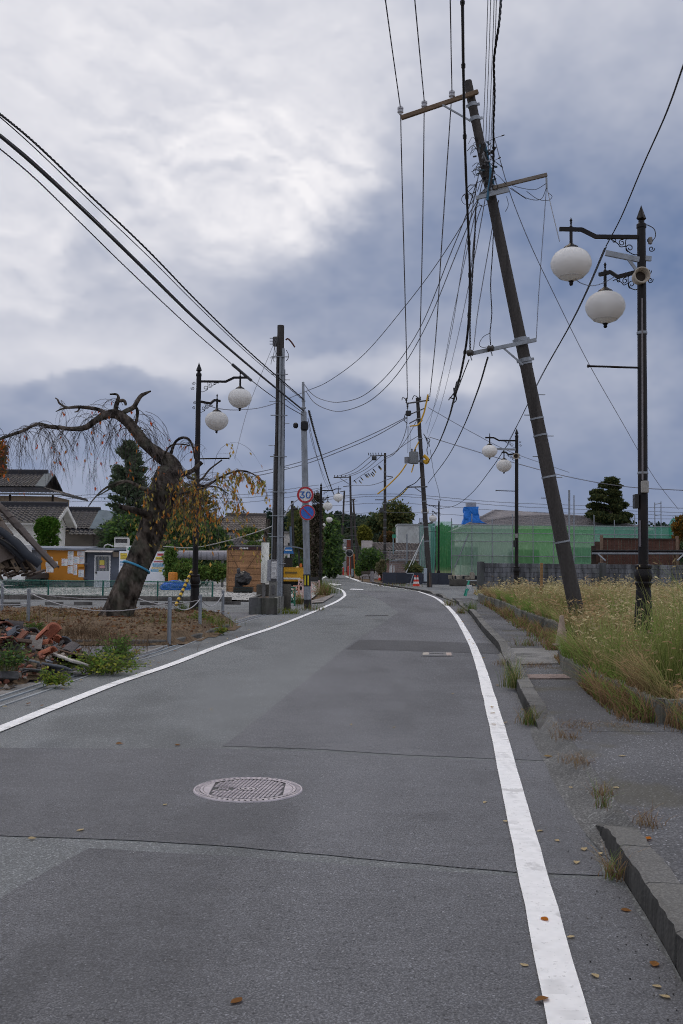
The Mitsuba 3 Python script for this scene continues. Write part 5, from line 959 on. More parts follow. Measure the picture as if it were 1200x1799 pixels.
for k in range(2): put('loose_wire', MB().tube(smooth_path([P(487 - k * 3, 596 + k * 6, Yq - .2), P(483 - k, 612, Yq - .2), P(485 - k * 4, 622, Yq - .2), P(480 - k * 3, 630 + k * 4, Yq - .2), P(482 - k * 6, 636 + k * 4, Yq - .2)], 18), .010, (.12, .12, .13), 5), 'cable', parent=t)
t = thing('white_panel', 'tall white board panel standing left of the bundled pole', 'panel'); put('panel', MB().box(((XY(458, 33) + XY(471.5, 33)) / 2, 33.2, (P(465, 953, 33)[2] + .95) / 2), (XY(471.5, 33) - XY(458, 33), .10, P(465, 953, 33)[2] - .95), (.80, .81, .75)), 'streaked', parent=t); put('post', MB().box((XY(464, 33.4), 33.4, .7), (.1, .1, .8), (.2, .2, .2)), 'weathered', parent=t)
t = thing('utility_box', 'grey metal meter box with a printed notice on its door', 'utility box'); Yu = 32.6; x0, x1 = XY(469.5, Yu), XY(487, Yu); z0, z1 = ZY(1021, Yu, 480), ZY(983.5, Yu, 480)
put('case', MB().box(((x0 + x1) / 2, Yu + .12, (z0 + z1) / 2), (x1 - x0, .26, z1 - z0), (.30, .315, .35), ch=.012), 'weathered', parent=t); put('door', MB().box(((x0 + x1) / 2 + .055, Yu - .015, (z0 + z1) / 2), (x1 - x0 - .13, .018, z1 - z0 - .03), (.055, .055, .06)), 'plain', parent=t)
nt_ = put('notice', MB().box(((x0 + x1) / 2 + .06, Yu - .027, (z0 + z1) / 2 + .02), (.17, .006, z1 - z0 - .14), (.66, .67, .68)), 'plain', parent=t)
m = MB()
for k in range(13):
    if k in (2, 6): continue
    m.box(((x0 + x1) / 2 + .06 + rng.uniform(-.01, .01), Yu - .032, z1 - .13 - k * .04), (rng.uniform(.08, .13), .003, .016), (.16, .16, .17))
put('print', m, 'plain', parent=nt_); put('pedestal', MB().box(((x0 + x1) / 2 + .03, Yu + .15, z0 / 2 + .2), ((x1 - x0) * .8, .22, z0 - .4), (.22, .22, .21), ch=.01), 'weathered', parent=t); put('meter', MB().box(((x0 + x1) / 2 + .04, Yu - .02, z0 - .28), (.09, .1, .3), (.12, .12, .125), ch=.01), 'weathered', parent=t)

def sign_disc(parent, nm, c, R, label, kind):
    k = put(nm, MB().lathe([(0, .0), (R, .0), (R, .025), (0, .025)], (.45, .46, .47), c, 36, rotx(math.pi / 2)), 'plain', parent=parent, label=label)
    f = lambda r0, r1, y, col, name: put(name, MB().lathe([(r0, 0), (r1, 0)] if r0 > 0 else [(r1, 0), (0, .0001)], col, c + A(0, -.028 - y, 0), 40, rotx(math.pi / 2)), 'gloss', parent=k)
    if kind == 30:
        f(0, R * .80, .0, (.70, .72, .74), 'white_face'); f(R * .74, R * .97, .004, (.46, .022, .035), 'red_ring'); tm = meshkit.text_mesh('30', R * .78, .006, bold=True); bb = tm.bounds; tm.apply_translation([-(bb[0][0] + bb[1][0]) / 2, -(bb[0][1] + bb[1][1]) / 2, 0])
        put('numeral', MB().mesh(tm, (.02, .12, .42), rotx(math.pi / 2), c + A(0, -.036, 0)), 'gloss', parent=k)
    else:
        f(0, R * .82, .0, (.035, .15, .56), 'blue_face'); f(R * .80, R * .97, .004, (.50, .022, .035), 'red_ring'); d = R * .56; put('red_bar', MB().beam(c + A(-d, -.037, d), c + A(d, -.037, -d), .012, R * .13, (.50, .022, .035), up=(1, 0, 1)), 'gloss', parent=k)
t = thing('utility_pole', 'slender grey steel pole carrying the speed and no parking signs', 'utility pole'); Ys = 36.0
b, tp_ = P(540.5, 1066, Ys), P(532.5, 671, Ys); b[2] = 0; ax2 = lambda z: b + (tp_ - b) * ((z - b[2]) / (tp_[2] - b[2]))
zk = P(536, 722, Ys)[2]; put('pole', MB().lathe([(.125, 0), (.12, zk * .5), (.105, zk - .05), (.07, zk), (.055, zk + .05), (.045, tp_[2]), (0, tp_[2] + .02)], (.3, .3, .3), (0, 0, 0), 20, np.stack([unit(np.cross((0, 1, 0), tp_ - b)), A(0, 1, 0), unit(tp_ - b)], 1)).xf(None, b), 'galvanised', parent=t)
put('black_base', MB().tube([ax2(.0), ax2(.32)], .133, (.022, .022, .025), 20), 'plain', parent=t); put('black_band', MB().tube([ax2(ZY(1030, Ys, 540)), ax2(ZY(1009, Ys, 540))], .137, (.015, .015, .015), 20), 'plain', parent=t)
for x in (-.065, .045): put('yellow_stripe', MB().box(ax2((ZY(1029, Ys, 540) + ZY(1010, Ys, 540)) / 2) + A(x, -.128, 0), (.045, .02, ZY(1011, Ys) - ZY(1028, Ys)), (.70, .58, .03)), 'plain', parent=t)
for z in (7.0, 7.25, 7.5, 6.9, 6.55): put('band', MB().tube([ax2(z), ax2(z + .05)], .09 if z < 7.3 else .07, (.3, .3, .3), 14), 'galvanised', parent=t)
put('cable_box', MB().box(ax2(6.6) + A(.02, -.1, 0), (.26, .22, .34), (.015, .015, .017), ch=.05), 'plain', parent=t); put('cable_box', MB().box(ax2(6.62) + A(-.30, -.05, 0), (.18, .16, .2), (.015, .015, .017), ch=.05), 'plain', parent=t)
s30 = thing('traffic_sign', 'round red ringed white speed limit sign reading 30', 'traffic sign'); sign_disc(s30, 'plate', P(536.5, 869.5, Ys - .22), .305, None, 30)
put('bracket', MB().box(P(537, 869.5, Ys - .16), (.3, .08, .06), (.3, .3, .3)), 'galvanised', parent=s30)
s31 = thing('traffic_sign', 'round blue no parking sign with red ring and red slash', 'traffic sign'); sign_disc(s31, 'plate', P(540, 900.5, Ys - .22), .285, None, 0); put('bracket', MB().box(P(540, 900.5, Ys - .16), (.3, .08, .06), (.3, .3, .3)), 'galvanised', parent=s31)
# ------------------------------------------------------------------ street lamps: one built with its parts, the others copies
LH = 7.3
def spiral(c, r0, r1, a0, turns, n=16):
    t = np.linspace(0, 1, n); a = a0 + turns * 2 * np.pi * t; r = r0 + (r1 - r0) * t
    return np.column_stack([c[0] + r * np.cos(a), 0 * t, c[1] + r * np.sin(a)])
def lamp_parts(det):
    "parts of a lamp whose long arm points along -x and whose short arm points up the street; foot at the origin"
    out = []; N = 20 if det else 10
    add = lambda nm, m, mat: out.append((nm, shape(m, mat)))
    BK = (.02, .02, .02)
    add('base', MB().lathe([(.0, 0), (.20, 0), (.19, .06), (.165, .10), (.118, .80), (.118, .84), (.135, .87), (.135, .90), (.12, .92), (.145, .97), (.148, 1.05), (.125, 1.13), (.14, 1.15), (.14, 1.19), (.09, 1.21)], BK, n=N), 'black_paint')
    add('pole', MB().lathe([(.082, 1.19), (.080, 3.2), (.072, 6.62), (.07, 6.95)], BK, n=N), 'black_paint')
    add('collar', MB().lathe([(.07, 6.93), (.082, 6.94), (.082, 7.0), (.07, 7.01), (.05, 7.03), (.05, 7.06)], BK, n=N), 'black_paint')
    add('finial', MB().lathe([(.02, 7.04), (.085, 7.10), (0, 7.34)], BK, n=4, sharp=10), 'black_paint')
    def arm(L, z, dirv, s):
        d = unit(A(*dirv)); q = lambda x, dz=0: d * x * s + A(0, 0, z + dz)
        m = MB()
        for a, b in ((q(.05), q(.78)), (q(.77, -.005), q(1.02, .12)), (q(1.01, .12), q(1.40, .125))): m.beam(a, b, .055, .062, BK)
        add('arm', m, 'black_paint')
        if det or True:
            m = MB(); f = lambda pts: np.array([d * p[0] + A(0, 0, z + p[2]) for p in pts]); r = .0085
            for cc, r0, r1, a0, tn in (((.20, -.19), .075, .02, -1.2, 1.2), ((.33, -.10), .06, .018, 2.0, -1.15), ((.47, -.07), .045, .012, 0.3, 1.1)): m.tube(f(spiral(cc, r0, r1, a0, tn)), r, BK, 5)
            m.tube(f(smooth_path([(.05, 0, -.30), (.14, 0, -.30), (.25, 0, -.22), (.27, 0, -.08), (.25, 0, -.02)], 12)), r, BK, 5); m.tube(f(smooth_path([(.27, 0, -.16), (.36, 0, -.17), (.40, 0, -.12), (.52, 0, -.04), (.58, 0, -.05)], 12)), r, BK, 5)
            for cc in ((-.14, -.05), (-.17, -.20)): m.tube(f(spiral(cc, .055, .015, 3.0, 1.2, 12)), r, BK, 5)
            add('scrollwork', m, 'black_paint')
        g = q(1.2)[:2]; zz = z + .12; o = (g[0], g[1], 0)
        add('spike', MB().lathe([(.026, zz - .02), (.03, zz + .05), (.014, zz + .07), (.014, zz + .10), (.022, zz + .115), (.012, zz + .13), (.026, zz + .155), (0, zz + .21)], BK, o, 10), 'black_paint')
        add('hanger', MB().lathe([(.028, zz - .26), (.028, zz + .02)], BK, o, 10), 'black_paint')
        zc = zz - .60
        add('cap', MB().lathe([(.03, zz - .24), (.06, zz - .27), (.115, zz - .30), (.14, zz - .335), (.15, zz - .35), (.0, zz - .352)], BK, o, N), 'black_paint')
        pr = [(.13, .262), (.20, .235), (.27, .185), (.32, .11), (.345, .03), (.34, -.04), (.30, -.13), (.235, -.20), (.16, -.25), (.08, -.282), (.03, -.29)]
        add('globe', MB().lathe([(r, zc + h) for r, h in pr], (.9, .9, .9), o, 32 if det else 16, sharp=180), 'acrylic')
        add('globe_rim', MB().lathe([(.205, zc - .222), (.212, zc - .226), (.205, zc - .232)], (.6, .6, .6), o, N), 'plain')
        add('lamp_tube', MB().lathe([(.0, zc + .27), (.055, zc + .26), (.05, zc - .02), (0, zc - .04)], (.62, .60, .56), o, 12), 'plain')
        add('drop', MB().lathe([(0.03, zc - .285), (.05, zc - .295), (.03, zc - .32), (.035, zc - .345), (.02, zc - .37), (0, zc - .375)], BK, o, 10), 'black_paint')
    arm(1.4, 6.78, (-1, 0, 0), 1.0)
    arm(.9, 6.20, (-.50, .62, 0), .62)
    m = MB(); m.tube([(-.05, 0, 4.53), (-.90, 0, 4.55)], .018, BK, 8); m.tube([(-.90, 0, 4.55), (-.93, 0, 4.55)], .028, (.1, .03, .03), 8); add('banner_arm', m, 'black_paint')
    return out
NEAR, FARL = lamp_parts(True), lamp_parts(False)
LAMPS = [(1131, 1115, 16.7, .42, 1, 0, 'black twin globe street lamp standing in the long grass at the right, nearest of all', True), (907.5, 1040, 44, .40, 1, 0, 'second twin globe street lamp on the right, before the netted house', True), (770.5, 1025, 86, .02, 1, 0, 'twin globe street lamp beside the dark leaning pole at the bend', True),
         (341.5, 1090, 28.6, .06, -1, 0, 'black twin globe street lamp beside the cherry tree on the left', True), (562, 1040, 69, -.02, -1, 0, 'twin globe street lamp just right of the road signs', True),
         (557, 1020, 103, 0, -1, 0, 'far twin globe lamp partly behind the lamp by the road signs', False), (600, 1008, 190, 0, 1, 0, 'distant twin globe lamp before the far dark poles', False), (609, 1006, 232, 0, 1, 0, 'distant twin globe lamp right behind the convex mirror', False), (598, 1005, 268, 0, 1, 0, 'smallest distant globe lamp between the far poles', False), (572, 1003, 330, 0, -1, 0, 'tiny far lamp down the left side of the road', False), (566, 1002, 390, 0, -1, 0, 'tiniest far lamp at the end of the street', False)]
LAMP_AT = []
for px, py, Y, z, side, rot, lb, det in LAMPS:
    k = thing('street_lamp', lb, 'street lamp', 'twin globe street lamps'); x = P(px, py, Y)[0]; M = T().translate([x, Y, z]); lean = 0
    if side < 0: M = M @ T().scale([-1, 1, 1])
    LAMP_AT.append(A(x, Y, z))
    for nm, d in (NEAR if det else FARL): put(nm, place(d, M), None, parent=k)
k0, o = 'street_lamp', LAMP_AT[0]; q = lambda x, y, z: o + A(x, y, z)
m = MB(); m.beam(q(-.05, -.03, 6.38), q(-.62, -.03, 6.49), .05, .09, (.2, .2, .2)); m.beam(q(-.04, -.03, 6.12), q(-.24, -.03, 6.40), .03, .05, (.2, .2, .2)); m.beam(q(.02, -.02, 6.41), q(.16, -.02, 6.40), .05, .08, (.2, .2, .2)); put('wire_bracket', m, 'galvanised', parent=k0)
def horn(k, o):
    q = lambda x, y, z: o + A(x, y, z); c = q(-.05, -.20, 6.07)
    put('loudspeaker', MB().lathe([(.10, .22), (.12, .20), (.135, .02), (.14, -.0), (.125, -.005), (.10, .03), (.085, .12), (0, .13)], (.42, .38, .32), c, 24, rotx(-math.pi / 2) @ np.diag([1, 1, 1.0])), 'plain', parent=k)
    put('loudspeaker_throat', MB().lathe([(.0, .115), (.088, .114)], (.03, .02, .012), c, 20, rotx(-math.pi / 2)), 'plain', parent=k)
horn(k0, o)
put('cable_duct', MB().beam(q(-.03, -.085, 2.62), q(-.02, -.085, 5.7), .035, .02, (.22, .21, .23)), 'weathered', parent=k0); put('switch_box', MB().box(q(-.0, -.11, 2.50), (.115, .08, .20), (.33, .32, .30), ch=.01), 'weathered', parent=k0); put('dark_box', MB().box(q(-.125, -.02, 2.26), (.07, .14, .24), (.012, .012, .013), ch=.008), 'gloss', parent=k0)
put('name_plate', MB().box(q(-.075, -.07, 1.72), (.03, .03, .44), (.12, .11, .13)), 'gloss', parent=k0)
m = MB(); m.lathe([(.084, 5.1), (.088, 5.11), (.088, 5.14), (.084, 5.15)], (.3, .3, .3), o, 16); m.lathe([(.084, 2.72), (.09, 2.73), (.09, 2.75), (.084, 2.76)], (.3, .3, .3), o, 16); put('steel_band', m, 'galvanised', parent=k0, kind='stuff')
put('junction_box', MB().box(q(.15, 0, 6.72), (.06, .06, .12), (.2, .19, .18), ch=.01), 'plain', parent=k0); put('looped_lead', MB().tube(smooth_path([q(.07, 0, 7.0), q(.13, 0, 6.98), q(.22, 0, 6.92), q(.24, 0, 6.8), q(.19, 0, 6.72)], 16), .008, (.05, .05, .05), 5), 'cable', parent=k0)
o2 = LAMP_AT[1]; horn('street_lamp_001', o2); put('wire_bracket', MB().beam(o2 + A(-.05, -.03, 6.38), o2 + A(-.95, -.03, 6.40), .05, .09, (.2, .2, .2)), 'galvanised', parent='street_lamp_001'); put('dark_box', MB().box(o2 + A(-.09, -.03, 2.2), (.10, .14, .3), (.012, .012, .013)), 'gloss', parent='street_lamp_001'); put('switch_box', MB().box(o2 + A(-.02, -.1, 2.55), (.1, .08, .18), (.3, .3, .3)), 'weathered', parent='street_lamp_001')
k = 'street_lamp_003'

# ------------------------------------------------------------------ the leaning pole
t = thing('leaning_utility_pole', 'dark concrete utility pole leaning left over the pavement, tangled with cables near its top', 'utility pole'); Yl = 22.7
b, tp_ = P(1015, 1084, Yl), P(821.5, 143, Yl); AX = lambda s: b + (tp_ - b) * s; dA = unit(tp_ - b); sA = unit(np.cross(A(0, 1, 0), dA)); RA = np.stack([sA, np.cross(dA, sA), dA], 1)
def sy(py): return (1084 - py) / (1084 - 143.0)
put('pole', MB().tube(smooth_path([AX(-.03), AX(1)], 16), np.linspace(.178, .098, 16), (.1, .1, .1), 28), 'pole_concrete', parent=t)
def rad(s): return .178 + (.098 - .178) * s
for py, nm in ((955, 'steel_band'), (843, 'steel_band'), (771, 'steel_band'), (742, 'steel_band'), (646, 'steel_band'), (604, 'clamp'), (640, 'clamp'), (346, 'clamp'), (338, 'clamp'), (211, 'clamp'), (186, 'clamp')):
    s = sy(py); r = rad(s); put(nm, MB().tube([AX(s) - dA * (.02 if nm[0] == 's' else .045), AX(s) + dA * (.02 if nm[0] == 's' else .045)], r + .012, (.3, .3, .3), 24), 'galvanised', parent=t)
    if nm == 'clamp': put('clamp_bolt', MB().beam(AX(s) - sA * (r + .05), AX(s) + sA * (r + .07), .03, .06, (.3, .3, .3)), 'galvanised', parent=t)
for k, py in enumerate(np.linspace(880, 700, 6)): put('step_bolt', MB().tube([AX(sy(py)), AX(sy(py)) + A(.30 if k % 2 else -.28, -.02, .0)], .011, (.3, .3, .3), 6), 'galvanised', parent=t)
pt = lambda px, py, dy=0: P(px, py, Yl + dy)
WD = (.20, .145, .10)
put('crossarm', MB().beam(pt(705, 207, -.16), pt(840, 161, -.16), .085, .10, WD, ch=.008), 'timber', parent=t, label='upper crossarm with three insulators'); put('brace', MB().beam(pt(777, 184, -.2), pt(826, 212, -.14), .03, .035, (.3, .3, .3)), 'galvanised', parent=t)
def insulator(c, s=1.0, axis=None):
    put('insulator', MB().lathe([(0, -.10 * s), (.03 * s, -.10 * s), (.035 * s, -.06 * s), (.07 * s, -.05 * s), (.072 * s, -.01 * s), (.045 * s, .0), (.045 * s, .02 * s), (.07 * s, .03 * s), (.068 * s, .07 * s), (.035 * s, .08 * s), (.02 * s, .11 * s), (0, .112 * s)], (.50, .52, .58), c, 14), 'gloss', parent=t)
INS = [pt(703.5, 194, -.16), pt(745.5, 184, -.16), pt(794, 166, -.16)]
for c in INS: insulator(c)
put('bracket_arm', MB().beam(pt(866, 330, -.12), pt(961, 307, -.12), .07, .085, (.23, .205, .175), ch=.006), 'timber', parent=t, label='long arm reaching right'); put('steel_arm', MB().beam(pt(836, 348, -.2), pt(893, 334, -.2), .06, .085, (.2, .2, .2)), 'galvanised', parent=t); put('steel_arm', MB().beam(pt(845, 341, .17), pt(893, 331, .17), .06, .075, (.2, .2, .2)), 'galvanised', parent=t)
put('lower_arm', MB().beam(pt(824, 622, -.2), pt(942, 597, -.2), .06, .085, (.2, .2, .2)), 'galvanised', parent=t); put('brace', MB().beam(pt(884, 611, -.2), pt(919, 641, -.2), .025, .04, (.3, .3, .3)), 'galvanised', parent=t)
for px, py in ((826, 620), (862, 612)): put('spool', MB().lathe([(0, -.07), (.05, -.07), (.075, -.05), (.055, 0), (.075, .05), (.05, .07), (0, .07)], (.045, .04, .035), pt(px, py, -.3), 16, roty(math.pi / 2) @ rotx(.5)).xf(None, (0, 0, 0)), 'gloss', parent=t); put('spool_strap', MB().tube([pt(px, py + 3, -.3), pt(px + 3, py + 13, -.3)], .014, (.3, .3, .3), 6), 'galvanised', parent=t)
# clutter on the upper shaft: clips, dead end grips, sleeves, blue tags, curled ends
rg = np.random.default_rng(5); m1, m2, m3 = MB(), MB(), MB()
for k in range(34):
    s = sy(rg.uniform(250, 335)); c = AX(s) + sA * rg.uniform(-.2, .2) + A(0, rg.uniform(-.22, -.06), 0); d = unit(rg.normal(0, 1, 3) + A(0, 0, -.6)); m1.beam(c, c + d * rg.uniform(.08, .22), rg.uniform(.025, .06), rg.uniform(.025, .05), [(.03, .03, .033), (.20, .21, .23), (.06, .06, .065), (.03, .06, .08)][k % 4], ch=.006)
for k in range(5): c = AX(sy(262 + 16 * k)) + sA * .08 + A(0, -.16, 0); m3.beam(c, c - dA * rg.uniform(.12, .3), .035, .03, (.03, .13, .22), ch=.006)
m3.tube(smooth_path([pt(862, 295, -.25), pt(861, 315, -.26), pt(858, 335, -.25), pt(856, 352, -.24)], 12), .028, (.03, .13, .23), 8)
put('cable_clips', m1, 'plain', parent=t, kind='stuff', label='tangle of clips and cable ends'); put('blue_sleeves', m3, 'plain', parent=t, kind='stuff', label='blue cable sleeves')
for k in range(24):
    sd = -1 if k % 3 else 1; c = AX(sy(rg.uniform(252, 340))) + A(sd * .1, -.1, 0); L = rg.uniform(.12, .36); e = c + A(sd * L * rg.uniform(.5, 1.1), rg.uniform(-.2, .1), rg.uniform(-.35, .12)); mid = (c + e) / 2 + A(0, 0, rg.uniform(-.02, .15)); m2.tube(smooth_path([c, mid, e], 8), rg.uniform(.005, .009), (.03, .03, .035), 5)
    if k % 3 == 0: m2.tube([e, e + unit(e - mid) * .07], .013, (.02, .02, .02), 6)
th = np.linspace(0, 4.4 * np.pi, 50)
for cx, cy, rr_ in ((822, 348, .13), (830, 330, .10), (838, 300, .08)): m2.tube(pt(cx, cy, -.3) + np.column_stack([rr_ * np.cos(th) * (1 + .05 * np.sin(th * .3)), .1 * np.sin(th * .21), rr_ * np.sin(th)]), .006, (.03, .03, .03), 5)
for pts in ([(838, 320), (836, 345), (846, 362), (858, 358)], [(890, 345), (893, 360), (888, 372)], [(960, 322), (940, 333), (915, 330), (900, 326)], [(960, 330), (950, 350), (925, 348), (898, 330)], [(962, 338), (970, 345), (963, 352), (945, 350), (925, 336)], [(895, 330), (910, 340), (925, 350)], [(848, 360), (838, 364), (834, 380)]): m2.tube(smooth_path([pt(a, c, -.2) for a, c in pts], 16), .007, (.03, .03, .035), 5)
put('loose_wires', m2, 'cable', parent=t, kind='stuff', label='frayed wire ends and coils')
put('strain_link', MB().beam(pt(960, 312, -.12), pt(960.5, 332, -.12), .025, .04, (.25, .25, .26)), 'galvanised', parent=t)

# ------------------------------------------------------------------ mid and far poles
def far_pole(base, top, Y, r0, r1, label, key='utility_pole', mat='pole_concrete'):
    t = thing(key, label, 'utility pole'); b, tp_ = P(*base, Y), P(*top, Y); b[2] = -.02
    put('pole', MB().tube(smooth_path([b, tp_], 8), np.linspace(r0, r1, 8), (.1, .1, .1), 14), mat, parent=t); return t
def arm_at(t, a, b_, Y, w=.09, col=(.12, .12, .125), nm='crossarm'): put(nm, MB().beam(P(*a, Y), P(*b_, Y), w, w, col), 'weathered', parent=t)
Ym = 74.0; t = far_pole((755, 1032), (733.5, 699), Ym, .21, .13, 'tall dark utility pole with transformer and yellow wire covers, tilted left')
pm = lambda px, py, dy=0: P(px, py, Ym + dy)
arm_at(t, (714, 709), (754, 703), Ym - .25, .1); arm_at(t, (718, 729), (747, 717), Ym - .3, .08); arm_at(t, (719, 744), (734, 736), Ym - .3, .08); arm_at(t, (714, 856), (751, 855), Ym - .3, .1); put('brace', MB().beam(pm(729, 857, -.3), pm(742, 866, -.2), .05, .05, (.12, .12, .12)), 'weathered', parent=t)
for py in (735, 770, 808, 880, 900, 925, 950): x = 733.5 + (py - 699) * .0646; put('band', MB().tube([pm(x, py), pm(x + .1, py + 1.6)], .2, (.3, .3, .3), 12), 'galvanised', parent=t)
put('transformer', MB().lathe([(.0, -.45), (.33, -.45), (.36, -.40), (.36, .35), (.33, .42), (0, .46)], (.20, .215, .23), pm(727, 804, -.45), 18), 'weathered', parent=t)
for dx in (-.15, .1): put('bushing', MB().lathe([(.05, .40), (.08, .45), (.04, .52), (.08, .58), (.03, .66), (0, .66)], (.03, .03, .035), pm(727, 804, -.45) + A(dx, -.05, 0), 10), 'gloss', parent=t)
put('switch_gear', MB().lathe([(.0, -.25), (.18, -.25), (.2, .2), (0, .24)], (.22, .23, .25), pm(715, 808, -.4), 12), 'weathered', parent=t); put('hanger', MB().beam(pm(712, 806, -.3), pm(744, 812, -.25), .08, .1, (.16, .16, .17)), 'weathered', parent=t)
for px, py in ((714, 704), (716, 714), (738, 702), (752, 700)): put('insulator', MB().lathe([(0, -.2), (.07, -.15), (.04, -.05), (.09, .02), (.05, .1), (.09, .14), (.02, .24), (0, .24)], (.04, .04, .045), pm(px, py, -.3), 10), 'gloss', parent=t)
put('switch', MB().box(pm(717.5, 726, -.35), (.4, .4, .38), (.03, .03, .035), ch=.06), 'plain', parent=t)
YL = (.62, .36, .03)
for pts, r in (([(752, 693), (750, 703), (748, 712), (745, 725), (740, 738)], .06), ([(742, 738), (733, 747), (725, 748), (720, 749)], .05), ([(736, 776), (731, 785), (726, 796)], .045), ([(744, 800), (750, 805), (752, 810), (748, 813), (746, 808)], .13), ([(714, 815), (704, 830), (690, 845), (676, 858), (663, 868)], .05), ([(727, 816), (723, 830)], .045)): put('wire_cover', MB().tube(smooth_path([pm(a, c, -.45) for a, c in pts], 14), r, YL, 8), 'plain', parent=t)
rg = np.random.default_rng(9); m2 = MB()
for pts in ([(714, 703), (708, 698), (706, 703)], [(737, 700), (728, 695), (724, 702)], [(712, 727), (710, 738), (716, 744)], [(744, 762), (752, 775), (755, 785)], [(748, 770), (752, 782), (750, 790), (752, 800)], [(746, 768), (755, 772), (753, 780)]): m2.tube(smooth_path([pm(a, c, -.35) for a, c in pts], 10), .03, (.03, .03, .035), 5)
for k in range(3): m2.tube([pm(716 + k * 2.2, 748 + k, -.4), pm(716.5 + k * 2.2, 796, -.4)], .012, (.1, .1, .11), 4)
put('jumper_leads', m2, 'cable', parent=t, kind='stuff')
put('cable_guard', MB().box(P(747.5, 1010, Ym - .3), (.24, .1, 1.0), (.36, .42, .48), ch=.02), 'plain', parent=t)
put('cable_guard', MB().tube([P(754.5, 1006, Ym - .3), P(755.5, 1031, Ym - .3)], .05, (.12, .08, .06), 8), 'plain', parent=t)
t = far_pole((676, 1020), (676.5, 796), 105, .17, .12, 'plain upright utility pole near the wire cage at the bend'); arm_at(t, (650, 801), (677, 800), 104.7); arm_at(t, (659, 878), (676, 878), 104.8); arm_at(t, (676, 836), (690, 838), 104.7)
put('switch', MB().box(P(657.5, 805, 104.6), (.5, .5, .4), (.04, .045, .05), ch=.06), 'plain', parent=t); put('small_box', MB().box(P(670, 896, 104.6), (.35, .3, .5), (.06, .065, .07), ch=.06), 'plain', parent=t)
for px in (648, 652, 656, 661, 666, 671): put('insulator', MB().beam(P(px, 800, 104.6), P(px - 1, 795.5, 104.6), .07, .07, (.03, .03, .035)), 'plain', parent=t)
for py in range(815, 995, 14): put('band', MB().tube([P(676.4, py, 105), P(676.4, py + .9, 105)], .175, (.3, .3, .3), 10), 'galvanised', parent=t)
t = far_pole((620, 1014), (615, 835.5), 132, .19, .13, 'far utility pole with a wide crossarm and slanting brace'); arm_at(t, (586, 839), (615, 838.5), 131.6, .12); put('brace', MB().beam(P(597, 840, 131.6), P(614, 851, 131.6), .07, .07, (.1, .1, .1)), 'weathered', parent=t); arm_at(t, (603, 855), (619, 853), 131.6, .1)
for px in (588, 593, 600, 607): put('insulator', MB().beam(P(px, 838, 131.5), P(px, 834.5, 131.5), .1, .1, (.03, .03, .035)), 'plain', parent=t)
put('cable_guard', MB().box(P(619, 1006, 131.6), (.3, .1, 1.0), (.35, .42, .48)), 'plain', parent=t)
for py in (880, 905, 925, 940, 960): arm_at(t, (608, py + 2), (628, py), 131.7, .06, nm='bracket')
t = far_pole((598, 1008), (605, 862), 165, .2, .14, 'far dark utility pole leaning slightly right, left of the crossarm pole'); arm_at(t, (597, 864), (606, 863), 164.6, .12)
for py in (872, 882, 900, 915): arm_at(t, (601, py), (613, py - 1), 164.7, .07, nm='bracket')
t = far_pole((629, 1004), (620.5, 876), 150, .2, .13, 'far utility pole with a slanting prop behind the bend'); put('prop', MB().tube([P(638, 1000, 150), P(626, 946, 150)], .12, (.06, .055, .05), 8), 'weathered', parent=t); arm_at(t, (618, 878), (624, 877), 149.7, .2)
t = far_pole((515, 1010), (513.5, 880), 85, .17, .12, 'dark utility pole with a small lamp head left of the signs'); put('lamp_head', MB().box(P(519, 894, 84.6), (.45, .3, .22), (.03, .03, .03), ch=.08), 'plain', parent=t); put('conduit', MB().tube([P(511.5, 965, 84.7), P(510.5, 925, 84.7)], .1, (.12, .16, .22), 8), 'plain', parent=t)
t = far_pole((449, 970), (473, 912), 78, .19, .16, 'dark timber prop pole slanting right before the bundled pole', key='prop_pole', mat='bark')
t = thing('sign_post', 'small green sign on a thin post behind the bend', 'sign'); put('post', MB().tube([P(691, 1000, 112), P(691, 942, 112)], .07, (.2, .3, .33), 8), 'plain', parent=t); put('plate', MB().box(P(692.5, 942, 111.9), (.45, .06, .4), (.05, .28, .18)), 'plain', parent=t)
put('steel_post', MB().tube([P(715, 1010, 93), P(715, 938, 93)], .07, (.3, .3, .3), 8), 'galvanised', 'plain grey steel post at the right end of the wire cage', 'post')
put('steel_post', MB().tube([P(1000, 990, 70), P(1000, 861, 70)], .07, (.3, .3, .3), 8), 'galvanised', 'thick grey steel post behind the leaning pole', 'post'); put('steel_post', MB().tube([P(1008.5, 990, 71), P(1008.5, 870, 71)], .045, (.3, .3, .3), 8), 'galvanised', 'thin steel post right of the thick one behind the leaning pole', 'post')

# ------------------------------------------------------------------ wires
BKW, GYW = (.022, .022, .026), (.15, .155, .18)
def wire(pts, r, label, group=None, col=BKW, n=60, sides=6, wob=0, twist=0, cat='overhead wire', beads=0):
    p = smooth_path([P(a, b, Y) if Y is not None else None for a, b, Y in pts], n); m = MB()
    if twist:
        L = np.linspace(0, 1, n) * twist * 2 * np.pi
        for ph in (0, 2.1, 4.2): m.tube(p + np.column_stack([np.cos(L + ph), 0 * L, np.sin(L + ph)]) * r * .75, r * .6, col, 5)
    else:
        if wob: p = p + (meshkit.fbm(np.column_stack([np.arange(n) * .35, np.zeros(n), np.zeros(n)]), 3, int(wob * 1e4) % 97)[:, None] - .5) * wob * A(1, 0, .7)
        m.tube(p, r, col, sides)
    for k in range(beads):
        i = int((k + .5) / beads * (n - 2)); d = unit(p[i + 1] - p[i]); m.tube([p[i] - d * .05, p[i] + d * .05], r * 1.5, (.02, .02, .02), 6)
    k = put('overhead_wire', m, 'cable', label, cat, group); return k
def zY(px, py, z): d = ray(px, py); return (z - EYE[2]) / d[2] * d[1]
